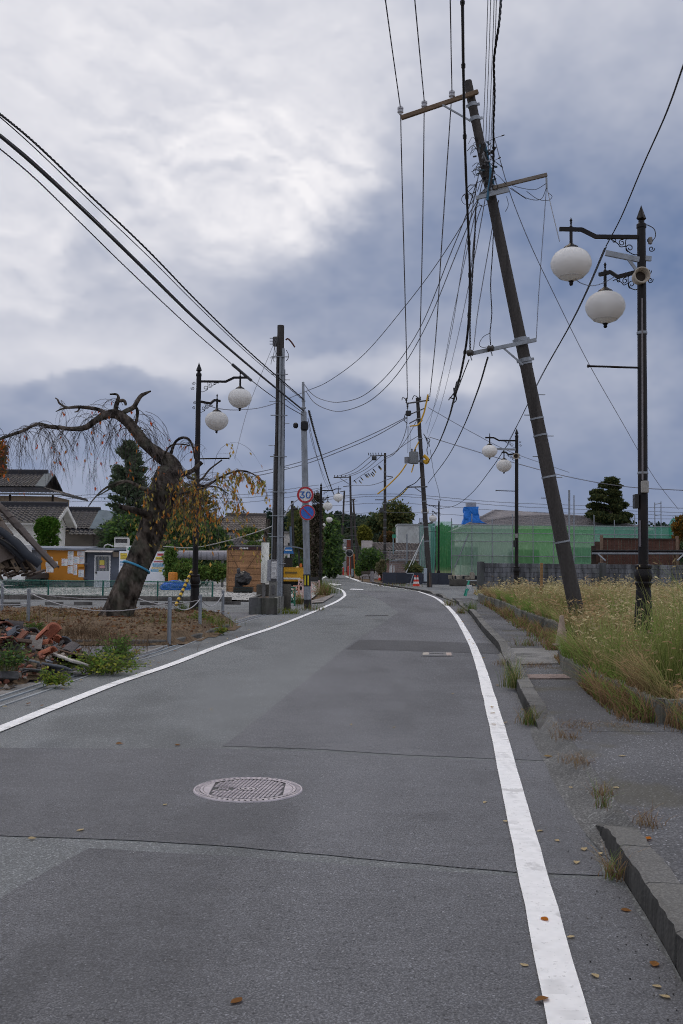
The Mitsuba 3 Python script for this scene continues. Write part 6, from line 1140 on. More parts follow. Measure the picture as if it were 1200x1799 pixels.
# three bare lines along the top arm, from over the camera to the far poles
for I, top, nxt, lb in ((INS[0], (673, -30), [(709, 420), (714, 610), (716, 700)], 'leftmost'), (INS[1], (726, -30), [(742, 430), (738, 600), (737, 697)], 'middle'), (INS[2], (790.5, -30), [(776, 430), (765, 600), (755, 697)], 'rightmost')):
    px = {'leftmost': 703.5, 'middle': 745.5, 'rightmost': 794}[lb]; py = {'leftmost': 189, 'middle': 179, 'rightmost': 161}[lb]
    a = P(px, py, Yl - .16); z = a[2] - .25; y = zY(*top, z); bpt = P(*top, y); m = MB(); ext = bpt + (bpt - a) / np.linalg.norm(bpt - a) * 9
    m.tube([a, a * .5 + bpt * .5 + A(0, 0, -.015), bpt, ext], .0125, GYW, 6); pts = [a] + [P(x_, y_, 22.7 + (Ym - 22.7) * f) for (x_, y_), f in zip(nxt, (.18, .5, 1))]
    m.tube(smooth_path(pts, 50), np.linspace(.0125, .03, 50), GYW, 6); put('overhead_wire', m, 'cable', f'{lb} of the three bare lines over the top crossarm of the leaning pole', 'overhead wire', 'lines on the top crossarm')
wire([(812, -40, 14.5), (813.5, 80, 16.8), (816, 220, 19), (820, 340, 20.6), (824, 430, 21.5), (825.5, 500, 22), (822, 580, 22.3), (812, 645, 23.5), (800, 692, 26)], .026, 'thick black cable hanging before the leaning pole from over the camera', beads=9, n=90)
wire([(800, 692, 26), (786, 742, 38), (768, 785, 55), (752, 812, 74)], .03, 'black cable from the hanging splice down to the transformer pole')
m = MB()
for pts in ([(800, 692), (797, 700), (790, 698)], [(800, 690), (802, 702), (797, 708)], [(799, 688), (795, 694), (788, 703)], [(801, 686), (797, 682), (799, 694)]): m.tube(smooth_path([P(a, c, 26) for a, c in pts], 10), .016, BKW, 6)
m.tube([P(804, 672, 25.3), P(799, 694, 26)], .045, BKW, 8); put('cable_splice', m, 'cable', 'tangled black splice on the hanging cables left of the leaning pole', 'cable splice')
for k, (x0, xm, xe, ye) in enumerate(((858, 851.5, 848, 250), (863, 856.5, 853, 262), (869, 862, 858, 270), (873, 866, 861, 285))):
    wire([(x0, -30, zY(x0, -30, 10.9)), (x0 - 3, 70, 19.3), (xm, 170, 21.3), (xe, ye, 22.5)], .0075, ('first', 'second', 'third', 'fourth')[k] + ' from the left of the thin wires rising from the leaning pole', 'thin wires rising from the leaning pole', col=GYW)
wire([(882, -30, zY(882, -30, 10.7)), (877, 40, 18.4), (868, 105, 19.6), (869, 165, 20.6), (867, 225, 21.6), (867, 290, 22.3), (860, 335, 22.4)], .020, 'twisted black cable rising right of the leaning pole top', twist=11, n=160)
wire([(868, 240, 22.5), (893, 330, 23), (930, 425, 24.5), (975, 520, 27), (1034, 638, 31), (1095, 745, 36), (1150, 840, 42), (1192, 895, 47)], .010, 'thin wire slanting from the leaning pole down behind the nearest lamp', col=GYW)
wire([(1203, 108, 9.5), (1170, 200, 11.2), (1130, 290, 13.2), (1092, 380, 15.6), (1065, 432, 16.65)], .0105, 'slack black wire from the right edge to the bracket of the nearest lamp'); wire([(1065, 434, 16.65), (1030, 515, 21), (1000, 575, 25), (955, 655, 31.5), (920, 725, 38), (893, 779, 44)], .012, 'wire from the nearest lamp bracket to the second lamp on the right')
wire([(1062, 436, 16.65), (1026, 520, 21), (996, 580, 25), (951, 660, 31.5), (917, 730, 38), (891, 780, 44)], .009, 'thin wire beside the one between the two right lamps'); wire([(892, 781, 44), (862, 825, 55), (830, 865, 70), (800, 888, 80), (768, 894, 86)], .02, 'wire from the second right lamp on to the third')
wire([(960, 330, 22.6), (955, 400, 22.6), (947, 510, 22.6), (942, 598, 22.6)], .0085, 'nearly upright wire between the two right arms of the leaning pole', col=GYW); wire([(961, 330, 22.6), (970, 370, 20.5), (983, 424, 17.5)], .007, 'short wire from the arm end to the nearest lamp globe'); wire([(1008, 487, 16.6), (1020, 497, 16.7), (1040, 502, 16.9), (1060, 497, 17), (1080, 486, 17)], .0065, 'small loop of wire between the globes of the nearest lamp', col=GYW)
# slack wires between sign pole and leaning pole
wire([(533, 673, 36), (547, 691, 35.7), (566, 702, 35.2), (597, 706.5, 34.3), (640, 694, 33), (690, 648, 31), (740, 572, 28.5), (790, 450, 25.5), (820, 375, 23.7), (838, 318, 22.6)], .0125, 'upper slack wire sagging between the sign pole top and the leaning pole', col=GYW, n=80); wire([(538, 688, 36), (552, 707, 35.6), (575, 719, 35), (603, 722, 34.3), (650, 704, 32.7), (700, 655, 30.6), (750, 570, 28), (800, 450, 25), (845, 340, 22.6)], .0125, 'lower slack wire sagging between the sign pole and the leaning pole', col=GYW, n=80)
wire([(366, 712, 28.6), (385, 718, 29), (420, 720, 30), (470, 713, 32.5), (541, 686, 36), (580, 668, 34.5), (640, 622, 31.7), (710, 540, 28.4), (770, 460, 25.5), (840, 350, 22.7)], .0115, 'wire from the left street lamp past the sign pole up to the leaning pole', col=GYW, n=80)
wire([(487, 590, 33.5), (462, 650, 33), (435, 720, 32), (412, 806, 30)], .007, 'fine guy wire slanting left from the bundled pole top', col=GYW)
# bundles to the upper left
wire([(-20, 184, 15.1), (60, 250, 16.6), (160, 345, 18.8), (260, 440, 21.6), (350, 533, 25), (440, 620, 29.8), (534, 702, 36)], .017, 'twisted cable bundle running to the upper left corner, uppermost of four', 'left bundle cables', twist=30, n=400); wire([(-20, 188, 15.1), (60, 259, 16.6), (160, 355, 18.8), (260, 450, 21.6), (350, 540, 25), (440, 625, 29.8), (535, 705, 36)], .010, 'thin cable lashed under the twisted bundle at the upper left', 'left bundle cables')
wire([(-20, 222, 14.8), (60, 290, 16.5), (160, 383, 18.8), (260, 480, 21.6), (350, 567, 25), (440, 645, 29.8), (534, 722, 36)], .028, 'thickest black cable running to the upper left', 'left bundle cables'); wire([(-20, 219, 14.8), (60, 285, 16.5), (160, 378, 18.8), (260, 476, 21.6), (350, 564, 25), (440, 643, 29.8), (534, 721, 36)], .011, 'thin cable along the thickest black cable at the upper left', 'left bundle cables')
wire([(-20, 245, 14.8), (60, 312, 16.5), (140, 390, 18.4), (230, 478, 20.7), (330, 572, 24.2), (411, 643, 28)], .0105, 'lowest wavy cable running to the upper left', 'left bundle cables', n=120, twist=24); put('cable_sleeve', MB().tube([P(409, 641, 27.9), P(441, 668, 29.8)], .045, (.06, .062, .068), 10), 'cable', 'dark sleeve on the lowest left cable above the left lamp', 'cable sleeve'); wire([(440, 667, 29.8), (470, 690, 31.5), (505, 714, 34), (533, 730, 36)], .013, 'short run of cable from the dark sleeve to the sign pole'); wire([(500, 700, 33.7), (520, 716, 35), (534, 726, 36)], .010, 'short thin lead arriving at the sign pole boxes')
wire([(543, 722, 36), (553, 760, 41), (566, 805, 52), (578, 845, 70), (588, 872, 95)], .036, 'thick twisted cable bundle dropping from the sign pole to the far poles', twist=16, n=200, col=(.028, .028, .03)); wire([(541, 735, 36), (555, 795, 47), (568, 840, 65), (578, 862, 90)], .012, 'thin wire left of the thick bundle below the sign pole', col=GYW); wire([(540, 740, 36), (552, 790, 46), (570, 838, 66), (584, 866, 92)], .010, 'second thin wire under the thick bundle below the sign pole', col=GYW)
# transformer pole wires
for k, dy in enumerate((0, 6)): wire([(716, 732 + dy * .3, 74), (660, 760 + dy, 74), (600, 786 + dy, 75), (540, 808 + dy, 77), (470, 826 + dy, 80), (400, 838 + dy, 85), (330, 846 + dy, 90)], .032, ('upper', 'lower')[k] + ' long cable crossing left from the transformer pole', 'long cables left of the transformer pole', col=GYW)
for pts, lb in (([(852, 300, 22.7), (825, 420, 28), (795, 560, 42), (768, 700, 62), (748, 745, 74)], 'thin wire falling from the cluttered pole shaft to the transformer pole, first'), ([(856, 330, 22.7), (830, 470, 30), (800, 610, 45), (772, 720, 64), (752, 770, 74)], 'second thin wire falling to the transformer pole'), ([(842, 300, 22.7), (815, 450, 29), (790, 600, 43), (766, 700, 62), (750, 762, 74)], 'third thin wire falling to the transformer pole, left of the other two'), ([(846, 362, 22.7), (835, 400, 23), (828, 470, 23.4)], 'short lead dropping from the steel arm beside the hanging cable')): wire(pts, .011, lb, 'thin wires to the transformer pole', col=GYW)
wire([(836, 364, 22.5), (834, 420, 22.5), (829, 500, 22.5), (826, 560, 22.5), (826, 616, 22.4)], .016, 'bumpy black cable from the steel arm down to the left spool', twist=14, n=90); wire([(876, 352, 22.5), (868, 400, 22.5), (865, 450, 22.5), (862, 500, 22.5), (864, 550, 22.5), (861, 585, 22.5), (862, 606, 22.4)], .010, 'wavy thin cable from the steel arm to the right spool', twist=9, n=90); wire([(861, 585, 22.4), (849, 592, 22.4), (842, 604, 22.4), (847, 610, 22.4), (860, 609, 22.4)], .007, 'loop of lead at the right spool')
wire([(866, 395, 22.7), (858, 440, 23), (840, 545, 23), (832, 614, 22.5)], .010, 'straight thin wire from the pole shaft to the lower arm', col=GYW)
wire([(857, 628, 22.5), (838, 690, 28), (812, 755, 40), (785, 805, 56), (752, 849, 74)], .022, 'cable from the right spool down to the transformer pole'); wire([(824, 632, 22.4), (815, 655, 23), (802, 690, 26)], .013, 'pair of leads from the left spool to the splice'); wire([(755, 768, 74), (820, 788, 72), (900, 812, 70), (1000, 838, 66), (1100, 855, 64), (1210, 862, 62)], .028, 'long wire crossing right from the transformer pole behind the lamps', col=GYW)
wire([(752, 716, 74), (830, 760, 76), (900, 795, 80), (1000, 830, 90)], .02, 'finer wire slanting right from the transformer pole top', col=GYW); wire([(756, 790, 74), (762, 830, 78), (770, 860, 82), (774, 880, 86)], .018, 'wire from the transformer pole down to the third right lamp', col=GYW)
wire([(716, 718, 74), (712, 760, 80), (695, 795, 92), (678, 806, 104)], .028, 'slack line between the transformer pole and the upright far pole', col=GYW); wire([(734, 735, 74), (715, 770, 82), (695, 795, 95), (677, 802, 104)], .026, 'upper line between the transformer pole and the upright far pole', col=GYW); wire([(738, 764, 74), (715, 778, 84), (692, 795, 97), (678, 803, 104)], .026, 'lower line between the transformer pole and the upright far pole', col=GYW); wire([(742, 834, 74), (730, 848, 74), (714, 856, 74)], .035, 'drooping jumper on the lower bracket of the transformer pole')
for k, (a, bb) in enumerate((((650, 803), (590, 838)), ((657, 806), (600, 838)), ((671, 800), (612, 838)), ((690, 839), (616, 853)))): wire([(a[0], a[1], 104.6), ((a[0] + bb[0]) / 2, (a[1] + bb[1]) / 2 + 6, 118), (bb[0], bb[1], 131.5)], .035, ('first', 'second', 'third', 'lowest')[k] + ' line between the upright far pole and the crossarm pole', 'lines between the far poles', col=GYW)
m = MB(); rg = np.random.default_rng(3); p = smooth_path([P(676, 806, 104), P(655, 822, 112), P(640, 832, 120), P(620, 846, 130)], 26); m.tube(p, .03, GYW, 5); k = put('overhead_wire', m, 'cable', 'line hung with black and yellow markers between two far poles', 'overhead wire')
for i in range(3, 24, 2):
    mk = MB(); c = p[i] + A(rg.uniform(-.2, .2), 0, rg.uniform(-.45, -.05)); mk.beam(c, c + A(.25, 0, -.28), .22, .10, (.025, .025, .028)); mk.beam(c + A(.25, 0, -.28), c + A(.33, 0, -.40), .18, .10, (.45, .33, .05)); put('wire_marker', mk, 'plain', parent=k)
m = MB(); p = smooth_path([P(717, 856, 73.6), P(706, 868, 74), P(694, 876, 78), P(682, 880, 86)], 30)
for i in range(29): m.tube([p[i], p[i + 1]], .05, (.50, .36, .06) if i % 3 else (.04, .04, .04), 6, False)
put('wire_cover', m, 'plain', 'slack yellow and black wire cover below the transformer pole bracket', 'wire cover', kind=None); wire([(714, 857, 73.7), (700, 870, 76), (690, 877, 80)], .03, 'dark cable beside the slack striped wire cover')
for k, (ya, yb, Y) in enumerate(((868, 893, 180), (872, 901, 185), (884, 906, 200), (900, 912, 210))): wire([(560, ya + 6, Y), (700, ya, Y), (900, (ya + yb) / 2 + 3, Y), (1210, yb, Y)], .045, ('first', 'second', 'third', 'lowest')[k] + ' distant line low across the sky behind the netted house', 'distant lines on the right', col=(.13, .14, .16))
for k, (ya, yb, Y) in enumerate(((866, 880, 120), (872, 885, 124), (880, 890, 130))): wire([(100, yb - 8, Y), (250, ya, Y), (420, ya + 3, Y), (560, ya - 14, Y)], .03, ('first', 'second', 'third')[k] + ' distant line low across the sky behind the cherry tree', 'distant lines on the left', col=(.11, .12, .14))
wire([(287, 960, 50), (340, 962, 47), (400, 950, 44), (450, 935, 39), (487, 921, 33.6)], .022, 'pale rising cable from the site board to the bundled pole', col=(.38, .37, .36))
wire([(497, 910, 33.7), (520, 880, 60), (560, 860, 100), (610, 842, 131)], .03, 'wire from the bundled pole to the far crossarm pole', col=GYW)
# ------------------------------------------------------------------ vegetation
def leaves(m, c, d, L, W, col, fold=.25, g=None):
    "folded leaves: centres c, long axes d (n,3), lengths, widths, colours (n,3)"
    g = g or rng; n = len(c); d = d / np.linalg.norm(d, axis=1, keepdims=True); r = g.normal(0, 1, (n, 3)); s = np.cross(d, r); s /= np.linalg.norm(s, axis=1, keepdims=True); u = np.cross(s, d)
    L, W = np.broadcast_to(L, n)[:, None], np.broadcast_to(W, n)[:, None]
    v = np.stack([c - d * L / 2, c + s * W / 2 + u * W * fold - d * L * .05, c + d * L / 2, c - s * W / 2 + u * W * fold - d * L * .05], 1).reshape(-1, 3)
    k = np.arange(n) * 4; m.raw(v, np.vstack([np.stack([k, k + 1, k + 2], 1), np.stack([k, k + 2, k + 3], 1)]), np.repeat(col, 4, 0)); return m
def clumped(g, blobs, n):
    "points in and near the shells of ellipsoids (centre, radii, weight)"
    w = np.array([b[2] for b in blobs], float); pick = g.choice(len(blobs), n, p=w / w.sum()); d = g.normal(0, 1, (n, 3)); d /= np.linalg.norm(d, axis=1, keepdims=True)
    rad_ = g.uniform(.30, 1.0, n) ** .5 * np.where(g.uniform(0, 1, n) < .12, g.uniform(1, 1.3, n), 1) * (1 + .55 * (meshkit.fbm(d * 2.6 + pick[:, None] * 3.7, 3, 5) - .5) * 2)
    C = np.array([b[0] for b in blobs])[pick]; R = np.array([b[1] for b in blobs])[pick]; return C + d * R * rad_[:, None], d
def pal(g, n, cols, v=.25):
    c = np.array(cols)[g.integers(0, len(cols), n)]; return np.clip(c * (1 + g.uniform(-v, v, (n, 1))), 0, 1)
def bush(name, blobs, n, L, cols, label, cat, mat='leaf', seed=1, stem=None, group=None, drop=.15, W=.5):
    g = np.random.default_rng(seed); t = thing(name, label, cat, group); c, d = clumped(g, blobs, n); keep = meshkit.fbm(c * (1.1 / max(.3, L * 4)), 3, seed) > drop + .18; c, d = c[keep], d[keep]; c = c[c[:, 2] > .02]; d = d[:len(c)]
    m = leaves(MB(), c, d * .7 + g.normal(0, .6, c.shape) + A(0, 0, -.15), L * g.uniform(.6, 1.3, len(c)), L * W * g.uniform(.7, 1.2, len(c)), pal(g, len(c), cols), g=g); put('crown', m, mat, parent=t, kind='stuff')
    s = MB()
    for b0 in (stem or [(np.mean([b[0] for b in blobs], 0) * A(1, 1, 0), .06)]):
        foot, r = b0; foot = np.asarray(foot, float)
        for b in blobs:
            top = np.array(b[0]); 
            if top[2] > foot[2] + .1: s.tube(smooth_path([foot, (foot * .5 + top * .5) + A(0, 0, .1 * top[2]), top], 8), np.linspace(r, r * .3, 8), (.06, .05, .04), 6)
    if s.v: put('trunk', s, 'bark', parent=t)
    return t
GRN = [(.11, .20, .055), (.15, .26, .06), (.08, .16, .05), (.19, .28, .075)]
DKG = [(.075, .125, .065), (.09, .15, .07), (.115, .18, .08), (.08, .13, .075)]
OLV = [(.14, .16, .065), (.10, .13, .06), (.18, .18, .07), (.075, .11, .05)]
def el(px, py, Y, rx, ry, dz=None, w=1):   # an ellipsoid seen at a place, its half sizes given in photograph pixels
    s = Y / FPX; return (P(px, py, Y), (rx * s, (dz or rx) * s, ry * s), w * rx * ry)
# cherry tree ----------------------------------------------------------------
Yc = 24.6; ct = thing('cherry_tree', 'old weeping cherry with a thick leaning trunk, one long bare bough and last orange leaves', 'tree')
def limb(pts, n, jitter=.0, dep=None): return smooth_path([P(p[0], p[1], Yc + (p[3] if len(p) > 3 else 0)) for p in pts], n), np.interp(np.linspace(0, 1, n), np.linspace(0, 1, len(pts)), [p[2] / 2 / FPX * Yc for p in pts])
tr = [(194, 1112, 76), (199, 1098, 64), (208, 1078, 53), (218, 1050, 46), (230, 1018, 44), (244, 985, 43), (259, 950, 43), (271, 915, 43), (281, 882, 43), (289, 858, 44), (294, 840, 45), (299, 828, 41), (302, 822, 24)]
p, r = limb(tr, 150); TRK = MB().tube(p, r, (.1, .1, .1), 84, wob=.22, seed=2, rid=.075); put('trunk', TRK, 'bark', parent=ct)
bo = [(310, 838, 30), (303, 818, 27), (292, 807, 23), (280, 800, 20), (256, 780, 18), (238, 757, 17), (220, 737, 15), (202, 727, 15), (184, 730, 13), (168, 739, 10.5), (150, 751, 9.5), (126, 753.5, 8), (104, 751, 8), (84, 749, 7.5), (70, 745, 6.5), (58, 748, 6), (40, 757, 5.5), (20, 764, 5), (-8, 774, 4.5), (-40, 786, 3.5)]
p, r = limb(bo, 90); BOUGH = p; p2, r2 = limb(bo, 260); put('bough', MB().tube(p2, r2, (.1, .1, .1), 24, wob=.34, seed=5, rid=.10), 'bark', parent=ct)
for pts in ([(192, 728, 8), (174, 720, 7), (160, 717, 6.5), (138, 715, 6), (118, 716, 5), (108, 711, 4), (104, 708, 3.5), (101, 702, 3), (97, 699, 2)], [(124, 716, 4), (110, 718, 3.2), (98, 723, 1.6)], [(140, 716, 3.4), (137, 722, 3), (131, 724, 2)], [(203, 728, 9), (204, 714, 8), (207, 703, 7), (208, 697, 5), (204, 692.5, 4), (193, 692.5, 3)], [(206, 705, 6), (216, 703.5, 5.5), (220, 707, 5), (221, 712, 4)],
            [(212, 728, 10), (222, 722, 9), (234, 716, 8.5), (240, 707, 7), (247, 696, 6.5), (256, 691, 5), (265, 687, 3)], [(238, 714, 5), (241.5, 722, 5), (240.5, 735, 5), (238, 744, 5), (232, 747, 4)], [(297, 812, 6, .2), (302, 791, 5.5, .1), (308, 777, 5), (318, 769.5, 5, -.2), (329, 770, 4.5, -.4), (336, 778, 4, -.5), (340, 790, 3.5, -.5), (342, 806, 2.5, -.5)], [(306, 834, 16), (325, 832, 12), (338, 827, 9), (347, 819, 8), (355, 812, 7)],
            [(274, 862, 9, -.5), (250, 858, 7, -.8), (232, 848, 5.5, -1), (218, 845, 4.5, -1), (200, 850, 4, -1.1), (182, 860, 3.2, -1.1), (167, 874, 2.6, -1.1), (155, 890, 1.6, -1.1)], [(222, 846, 3.5, -1), (205, 852, 3, -1.05), (186, 863, 2.4, -1.1), (172, 871, 1.6, -1.1)], [(262, 905, 15, -.5), (240, 898, 12, -.9), (222, 893, 10, -1.1), (210, 889, 8, -1.2)], [(330, 838, 6, -.3), (352, 843, 4, -.5), (368, 825, 3, -.6), (390, 808, 2.4, -.7)], [(340, 850, 5, -.5), (362, 853, 4, -.7), (385, 840, 3.4, -.9), (410, 829, 3, -1), (432, 828, 2.4, -1), (452, 838, 1.8, -1), (468, 856, 1.2, -1)],
            [(285, 806, 4, -.2), (300, 783, 3, -.4), (325, 781, 2.2, -.5), (345, 787, 1.4, -.5)], [(310, 870, 5, -.6), (345, 860, 3, -.9), (378, 855, 2.4, -1), (402, 868, 1.6, -1.1)]):
    p, r = limb(pts, 8 + 6 * len(pts)); put('branch', MB().tube(p, r, (.1, .1, .1), 10, wob=.3, seed=len(pts)), 'bark', parent=ct)
g = np.random.default_rng(17); tw = MB(); TW = (.075, .062, .060); lc, ld, lcol = [], [], []
RED = [(.66, .11, .04), (.72, .24, .04), (.62, .16, .04)]; ORG = [(.70, .32, .07), (.60, .38, .10), (.42, .35, .11), (.66, .25, .06), (.30, .30, .10), (.36, .34, .10), (.68, .45, .12)]
def twig(start, L, leafp, lcols, out=.45, r=.006, sub=4, dirx=None):
    d = A(g.normal(0, out) if dirx is None else dirx + g.normal(0, .25), g.normal(0, .4), g.uniform(-.1, .5)); d = unit(d); n = 10; p = [start]
    for k in range(n): d = unit(d + A(g.normal(0, .12), g.normal(0, .10), -.34)); p.append(p[-1] + d * L / n)
    p = np.array(p); tw.tube(p, np.linspace(r, r * .35, n + 1), TW, 4, False)
    for q in range(sub):
        i = int(g.integers(2, n - 1)); dd = unit(p[i + 1] - p[i]) + A(g.normal(0, .55), g.normal(0, .4), .15); s = [p[i]]; l2 = L * g.uniform(.15, .45)
        for k in range(5): dd = unit(unit(dd) + A(g.normal(0, .12), 0, -.30)); s.append(s[-1] + dd * l2 / 5)
        s = np.array(s); tw.tube(s, np.linspace(r * .55, r * .3, 6), TW, 3, False)
        for e in s[2:]:
            if g.uniform() < leafp: lc.append(e + g.normal(0, .02, 3)); ld.append(A(g.normal(0, .35), g.normal(0, .35), -1)); lcol.append(lcols[int(g.integers(0, len(lcols)))])
    for e in p[3:]:
        if g.uniform() < leafp: lc.append(e + g.normal(0, .02, 3)); ld.append(A(g.normal(0, .35), g.normal(0, .35), -1)); lcol.append(lcols[int(g.integers(0, len(lcols)))])
for k in range(105):      # the bare curtain under the long bough
    i = int(g.integers(28, 88)); twig(BOUGH[i] + g.normal(0, .03, 3), g.uniform(.6, 2.1) * (1.0 if i > 45 else .8), .018, RED, r=.0065, sub=6)
for k in range(34): i = int(g.integers(4, 40)); twig(BOUGH[i] + g.normal(0, .05, 3), g.uniform(.5, 1.5), .02, RED, out=.7, r=.007, sub=4)
for px, py, L in ((206, 712, .9), (216, 712, .7), (244, 702, .5), (240, 735, 1.6), (236, 742, 1.7), (232, 716, 1.3), (246, 720, 1.8), (226, 740, 1.6), (224, 752, 2.0), (222, 748, 2.0), (150, 716, .8), (122, 716, .6)): twig(P(px, py, Yc), L, .02, RED, out=.8, sub=7)
for k in range(16): twig(P(g.uniform(236, 262), g.uniform(715, 770), Yc), g.uniform(1.0, 2.0), .02, RED, sub=6, dirx=.8)
for k in range(58): px = g.uniform(268, 350); twig(P(px, 822 + abs(px - 300) * .35 + g.uniform(-8, 36), Yc - g.uniform(.1, 1.0)), g.uniform(.8, 2.0), .24, ORG, out=.5, r=.0055, sub=4)
for k in range(64): px = g.uniform(312, 402); twig(P(px, 846 + g.uniform(-12, 45), Yc - g.uniform(0, 1.2)), g.uniform(.6, 2.0), .35, ORG, out=.7, r=.005, sub=4)
for k in range(26): t_ = g.uniform(.0, 1); twig(lerp(P(378, 838, Yc - .9), P(464, 850, Yc - 1), t_) + A(0, 0, .25 * math.sin(t_ * 3)), g.uniform(.25, .7), .42, ORG, out=.5, r=.005, sub=3)
for k in range(14): t_ = g.uniform(0, 1); twig(lerp(P(330, 775, Yc - .4), P(342, 803, Yc - .5), t_), g.uniform(.3, .8), .03, RED, sub=4, out=.9)
put('twigs', tw, 'plain', parent=ct, kind='stuff'); lc, ld, lcol = np.array(lc), np.array(ld), np.array(lcol) * g.uniform(.7, 1.2, (len(lc), 1))
put('foliage', leaves(MB(), lc - A(0, 0, .04), ld, g.uniform(.085, .15, len(lc)), g.uniform(.04, .065, len(lc)), lcol, g=g), 'leaf', parent=ct, kind='stuff')
s = P(253, 996, Yc)
pT, rT = limb(tr, 150); i_ = int(np.argmin(np.abs(pT[:, 2] - P(244, 996, Yc)[2]))); dT = unit(unit(pT[i_ + 1] - pT[i_ - 1]) + A(0, .22, .05)); uT = unit(np.cross(dT, A(0, 1, 0))); wT = np.cross(uT, dT); th = np.linspace(0, 2 * np.pi, 60); q_ = np.vstack(TRK.v) - pT[i_]; q_ = q_[np.abs(q_ @ dT) < .09]; qa, qr = np.arctan2(q_ @ wT, q_ @ uT), np.hypot(q_ @ wT, q_ @ uT)
rr_ = np.array([qr[np.cos(qa - a) > .97].max() for a in th]) + .012; p0 = pT[i_] + rr_[:, None] * (np.cos(th)[:, None] * uT + np.sin(th)[:, None] * wT)
put('band', MB().tube(p0, .030, (.06, .30, .50), 8), 'plain', parent=ct, label='blue band tied round the trunk')
# conifers and bushes --------------------------------------------------------
def conifer(name, base, top, Y, wpx, n, label, cols, seed, L=.3, mat='needle', whorls=9, cat='tree'):
    g = np.random.default_rng(seed); t = thing(name, label, cat); b, tp_ = P(*base, Y), P(*top, Y); b[2] = 0; H = tp_[2]; put('trunk', MB().tube(smooth_path([b, tp_], 10), np.linspace(.03 * H, .004 * H, 10), (.05, .04, .03), 10), 'bark', parent=t)
    W = wpx / FPX * Y; C, D, S = [], [], MB()
    for k in range(whorls * 11):
        f = g.uniform(.10, .98) ** .9; z = lerp(b, tp_, f); a = g.uniform(0, 2 * math.pi); R = W * (1 - f) ** .75 * g.uniform(.55, 1.05) + .15; tip = z + A(R * math.cos(a), R * math.sin(a), R * g.uniform(-.05, .55)); S.tube([z, (z + tip) / 2 + A(0, 0, -.03 * R), tip], np.linspace(.03, .012, 3), (.05, .04, .03), 4, False)
        m_ = n // (whorls * 11); s_ = g.uniform(.25, 1.0, m_) ** .7; C.append(z + (tip - z) * s_[:, None] + g.normal(0, .055 * W, (m_, 3)) * A(1, 1, .55)); D.append((tip - z) * .8 + g.normal(0, .45 * R, (m_, 3)) + A(0, 0, .3 * R))
    C, D = np.vstack(C), np.vstack(D); put('branches', S, 'bark', parent=t, kind='stuff'); put('crown', leaves(MB(), C, D, L * g.uniform(.6, 1.3, len(C)), L * .34, pal(g, len(C), cols), g=g), mat, parent=t, kind='stuff')
conifer('pine_tree', (226, 1000), (226, 776), 68, 70, 17000, 'dark green conifer rising behind the leaning cherry trunk', [(.09, .13, .08), (.12, .16, .095), (.07, .105, .065), (.15, .18, .11)], 4, .34, whorls=12)
bush('bush', [el(236, 934, 66, 46, 34), el(262, 922, 67, 26, 26), el(205, 950, 66, 24, 22)], 6500, .30, GRN + DKG, 'dense green bush behind the air conditioner and the trunk', 'bush', seed=5)
bush('ivy_column', [el(84, 926, 71.2, 22, 17, 10), el(85, 950, 71.4, 19, 20, 9), el(66, 930, 71.4, 7, 8, 6), el(84, 916, 71.4, 20, 8, 9)], 4200, .24, [(.06, .15, .02), (.09, .20, .03), (.045, .11, .02), (.12, .2, .04)], 'bright green ivy grown up like a column at the white house corner', 'ivy', seed=6)
bush('shrub', [el(300, 985, 60, 12, 30), el(300, 1005, 60, 12, 12)], 1900, .22, GRN, 'narrow climbing green shrub between safety board and pipe', 'shrub', seed=7)
bush('shrub', [el(325, 1003, 59, 20, 15), el(350, 1006, 60, 16, 12), el(380, 1004, 61, 22, 16), el(330, 990, 66, 22, 10)], 5200, .22, GRN + [(.12, .17, .04), (.10, .13, .04)], 'low leafy shrubs in front of the grey pipe', 'shrub', seed=8)
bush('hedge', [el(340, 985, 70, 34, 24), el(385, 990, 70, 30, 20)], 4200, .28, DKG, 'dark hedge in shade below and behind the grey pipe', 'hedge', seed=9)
bush('bush', [el(372, 941, 74, 24, 22), el(345, 945, 75, 30, 26), el(320, 930, 76, 30, 30), el(396, 955, 74, 12, 14)], 7500, .30, GRN + DKG, 'rounded green bush behind the pipe under the orange cherry leaves', 'bush', seed=10)
bush('bush', [el(330, 885, 80, 50, 36), el(300, 900, 82, 30, 40)], 3800, .34, [(.16, .13, .03), (.10, .10, .03), (.20, .13, .03), (.06, .08, .03)], 'yellowing tree crown showing through the hanging cherry twigs', 'tree', seed=11)
bush('maple_tree', [el(2, 800, 85, 14, 26), el(-6, 822, 85, 18, 16)], 1500, .34, [(.42, .16, .03), (.30, .17, .04), (.10, .12, .04), (.5, .13, .03)], 'orange and green tree top cut by the left picture edge', 'tree', seed=12)
bush('bush', [el(405, 962, 85, 12, 6), el(448, 960, 80, 18, 8), el(440, 938, 92, 22, 12)], 2200, .3, OLV + GRN, 'low green growth above the brown panelled hut roof', 'bush', seed=13)
bush('willow_tree', [el(535, 935, 100, 24, 40), el(520, 915, 102, 18, 22), el(545, 960, 100, 14, 30)], 5200, .4, OLV + [(.14, .16, .04)], 'pale olive tree behind the road signs', 'tree', seed=14)
bush('hedge', [el(523, 992, 84, 18, 14), el(536, 1000, 84, 14, 14), el(512, 980, 86, 10, 12)], 3600, .26, DKG + GRN, 'dark leafy hedge behind the yellow excavator', 'hedge', seed=15)
bush('vine_pillar', [el(557, 885, 80, 12, 20, 10), el(556, 920, 80, 13, 24, 10), el(556, 960, 80, 13, 26, 10), el(555, 998, 80, 12, 20, 10)], 4200, .26, [(.10, .08, .06), (.15, .12, .09), (.07, .06, .04), (.20, .17, .14), (.06, .07, .035)], 'tall pillar of withered brown vines right of the road signs', 'vine', seed=16, drop=.2, stem=[((XY(557, 80), 80, 0), .14)])
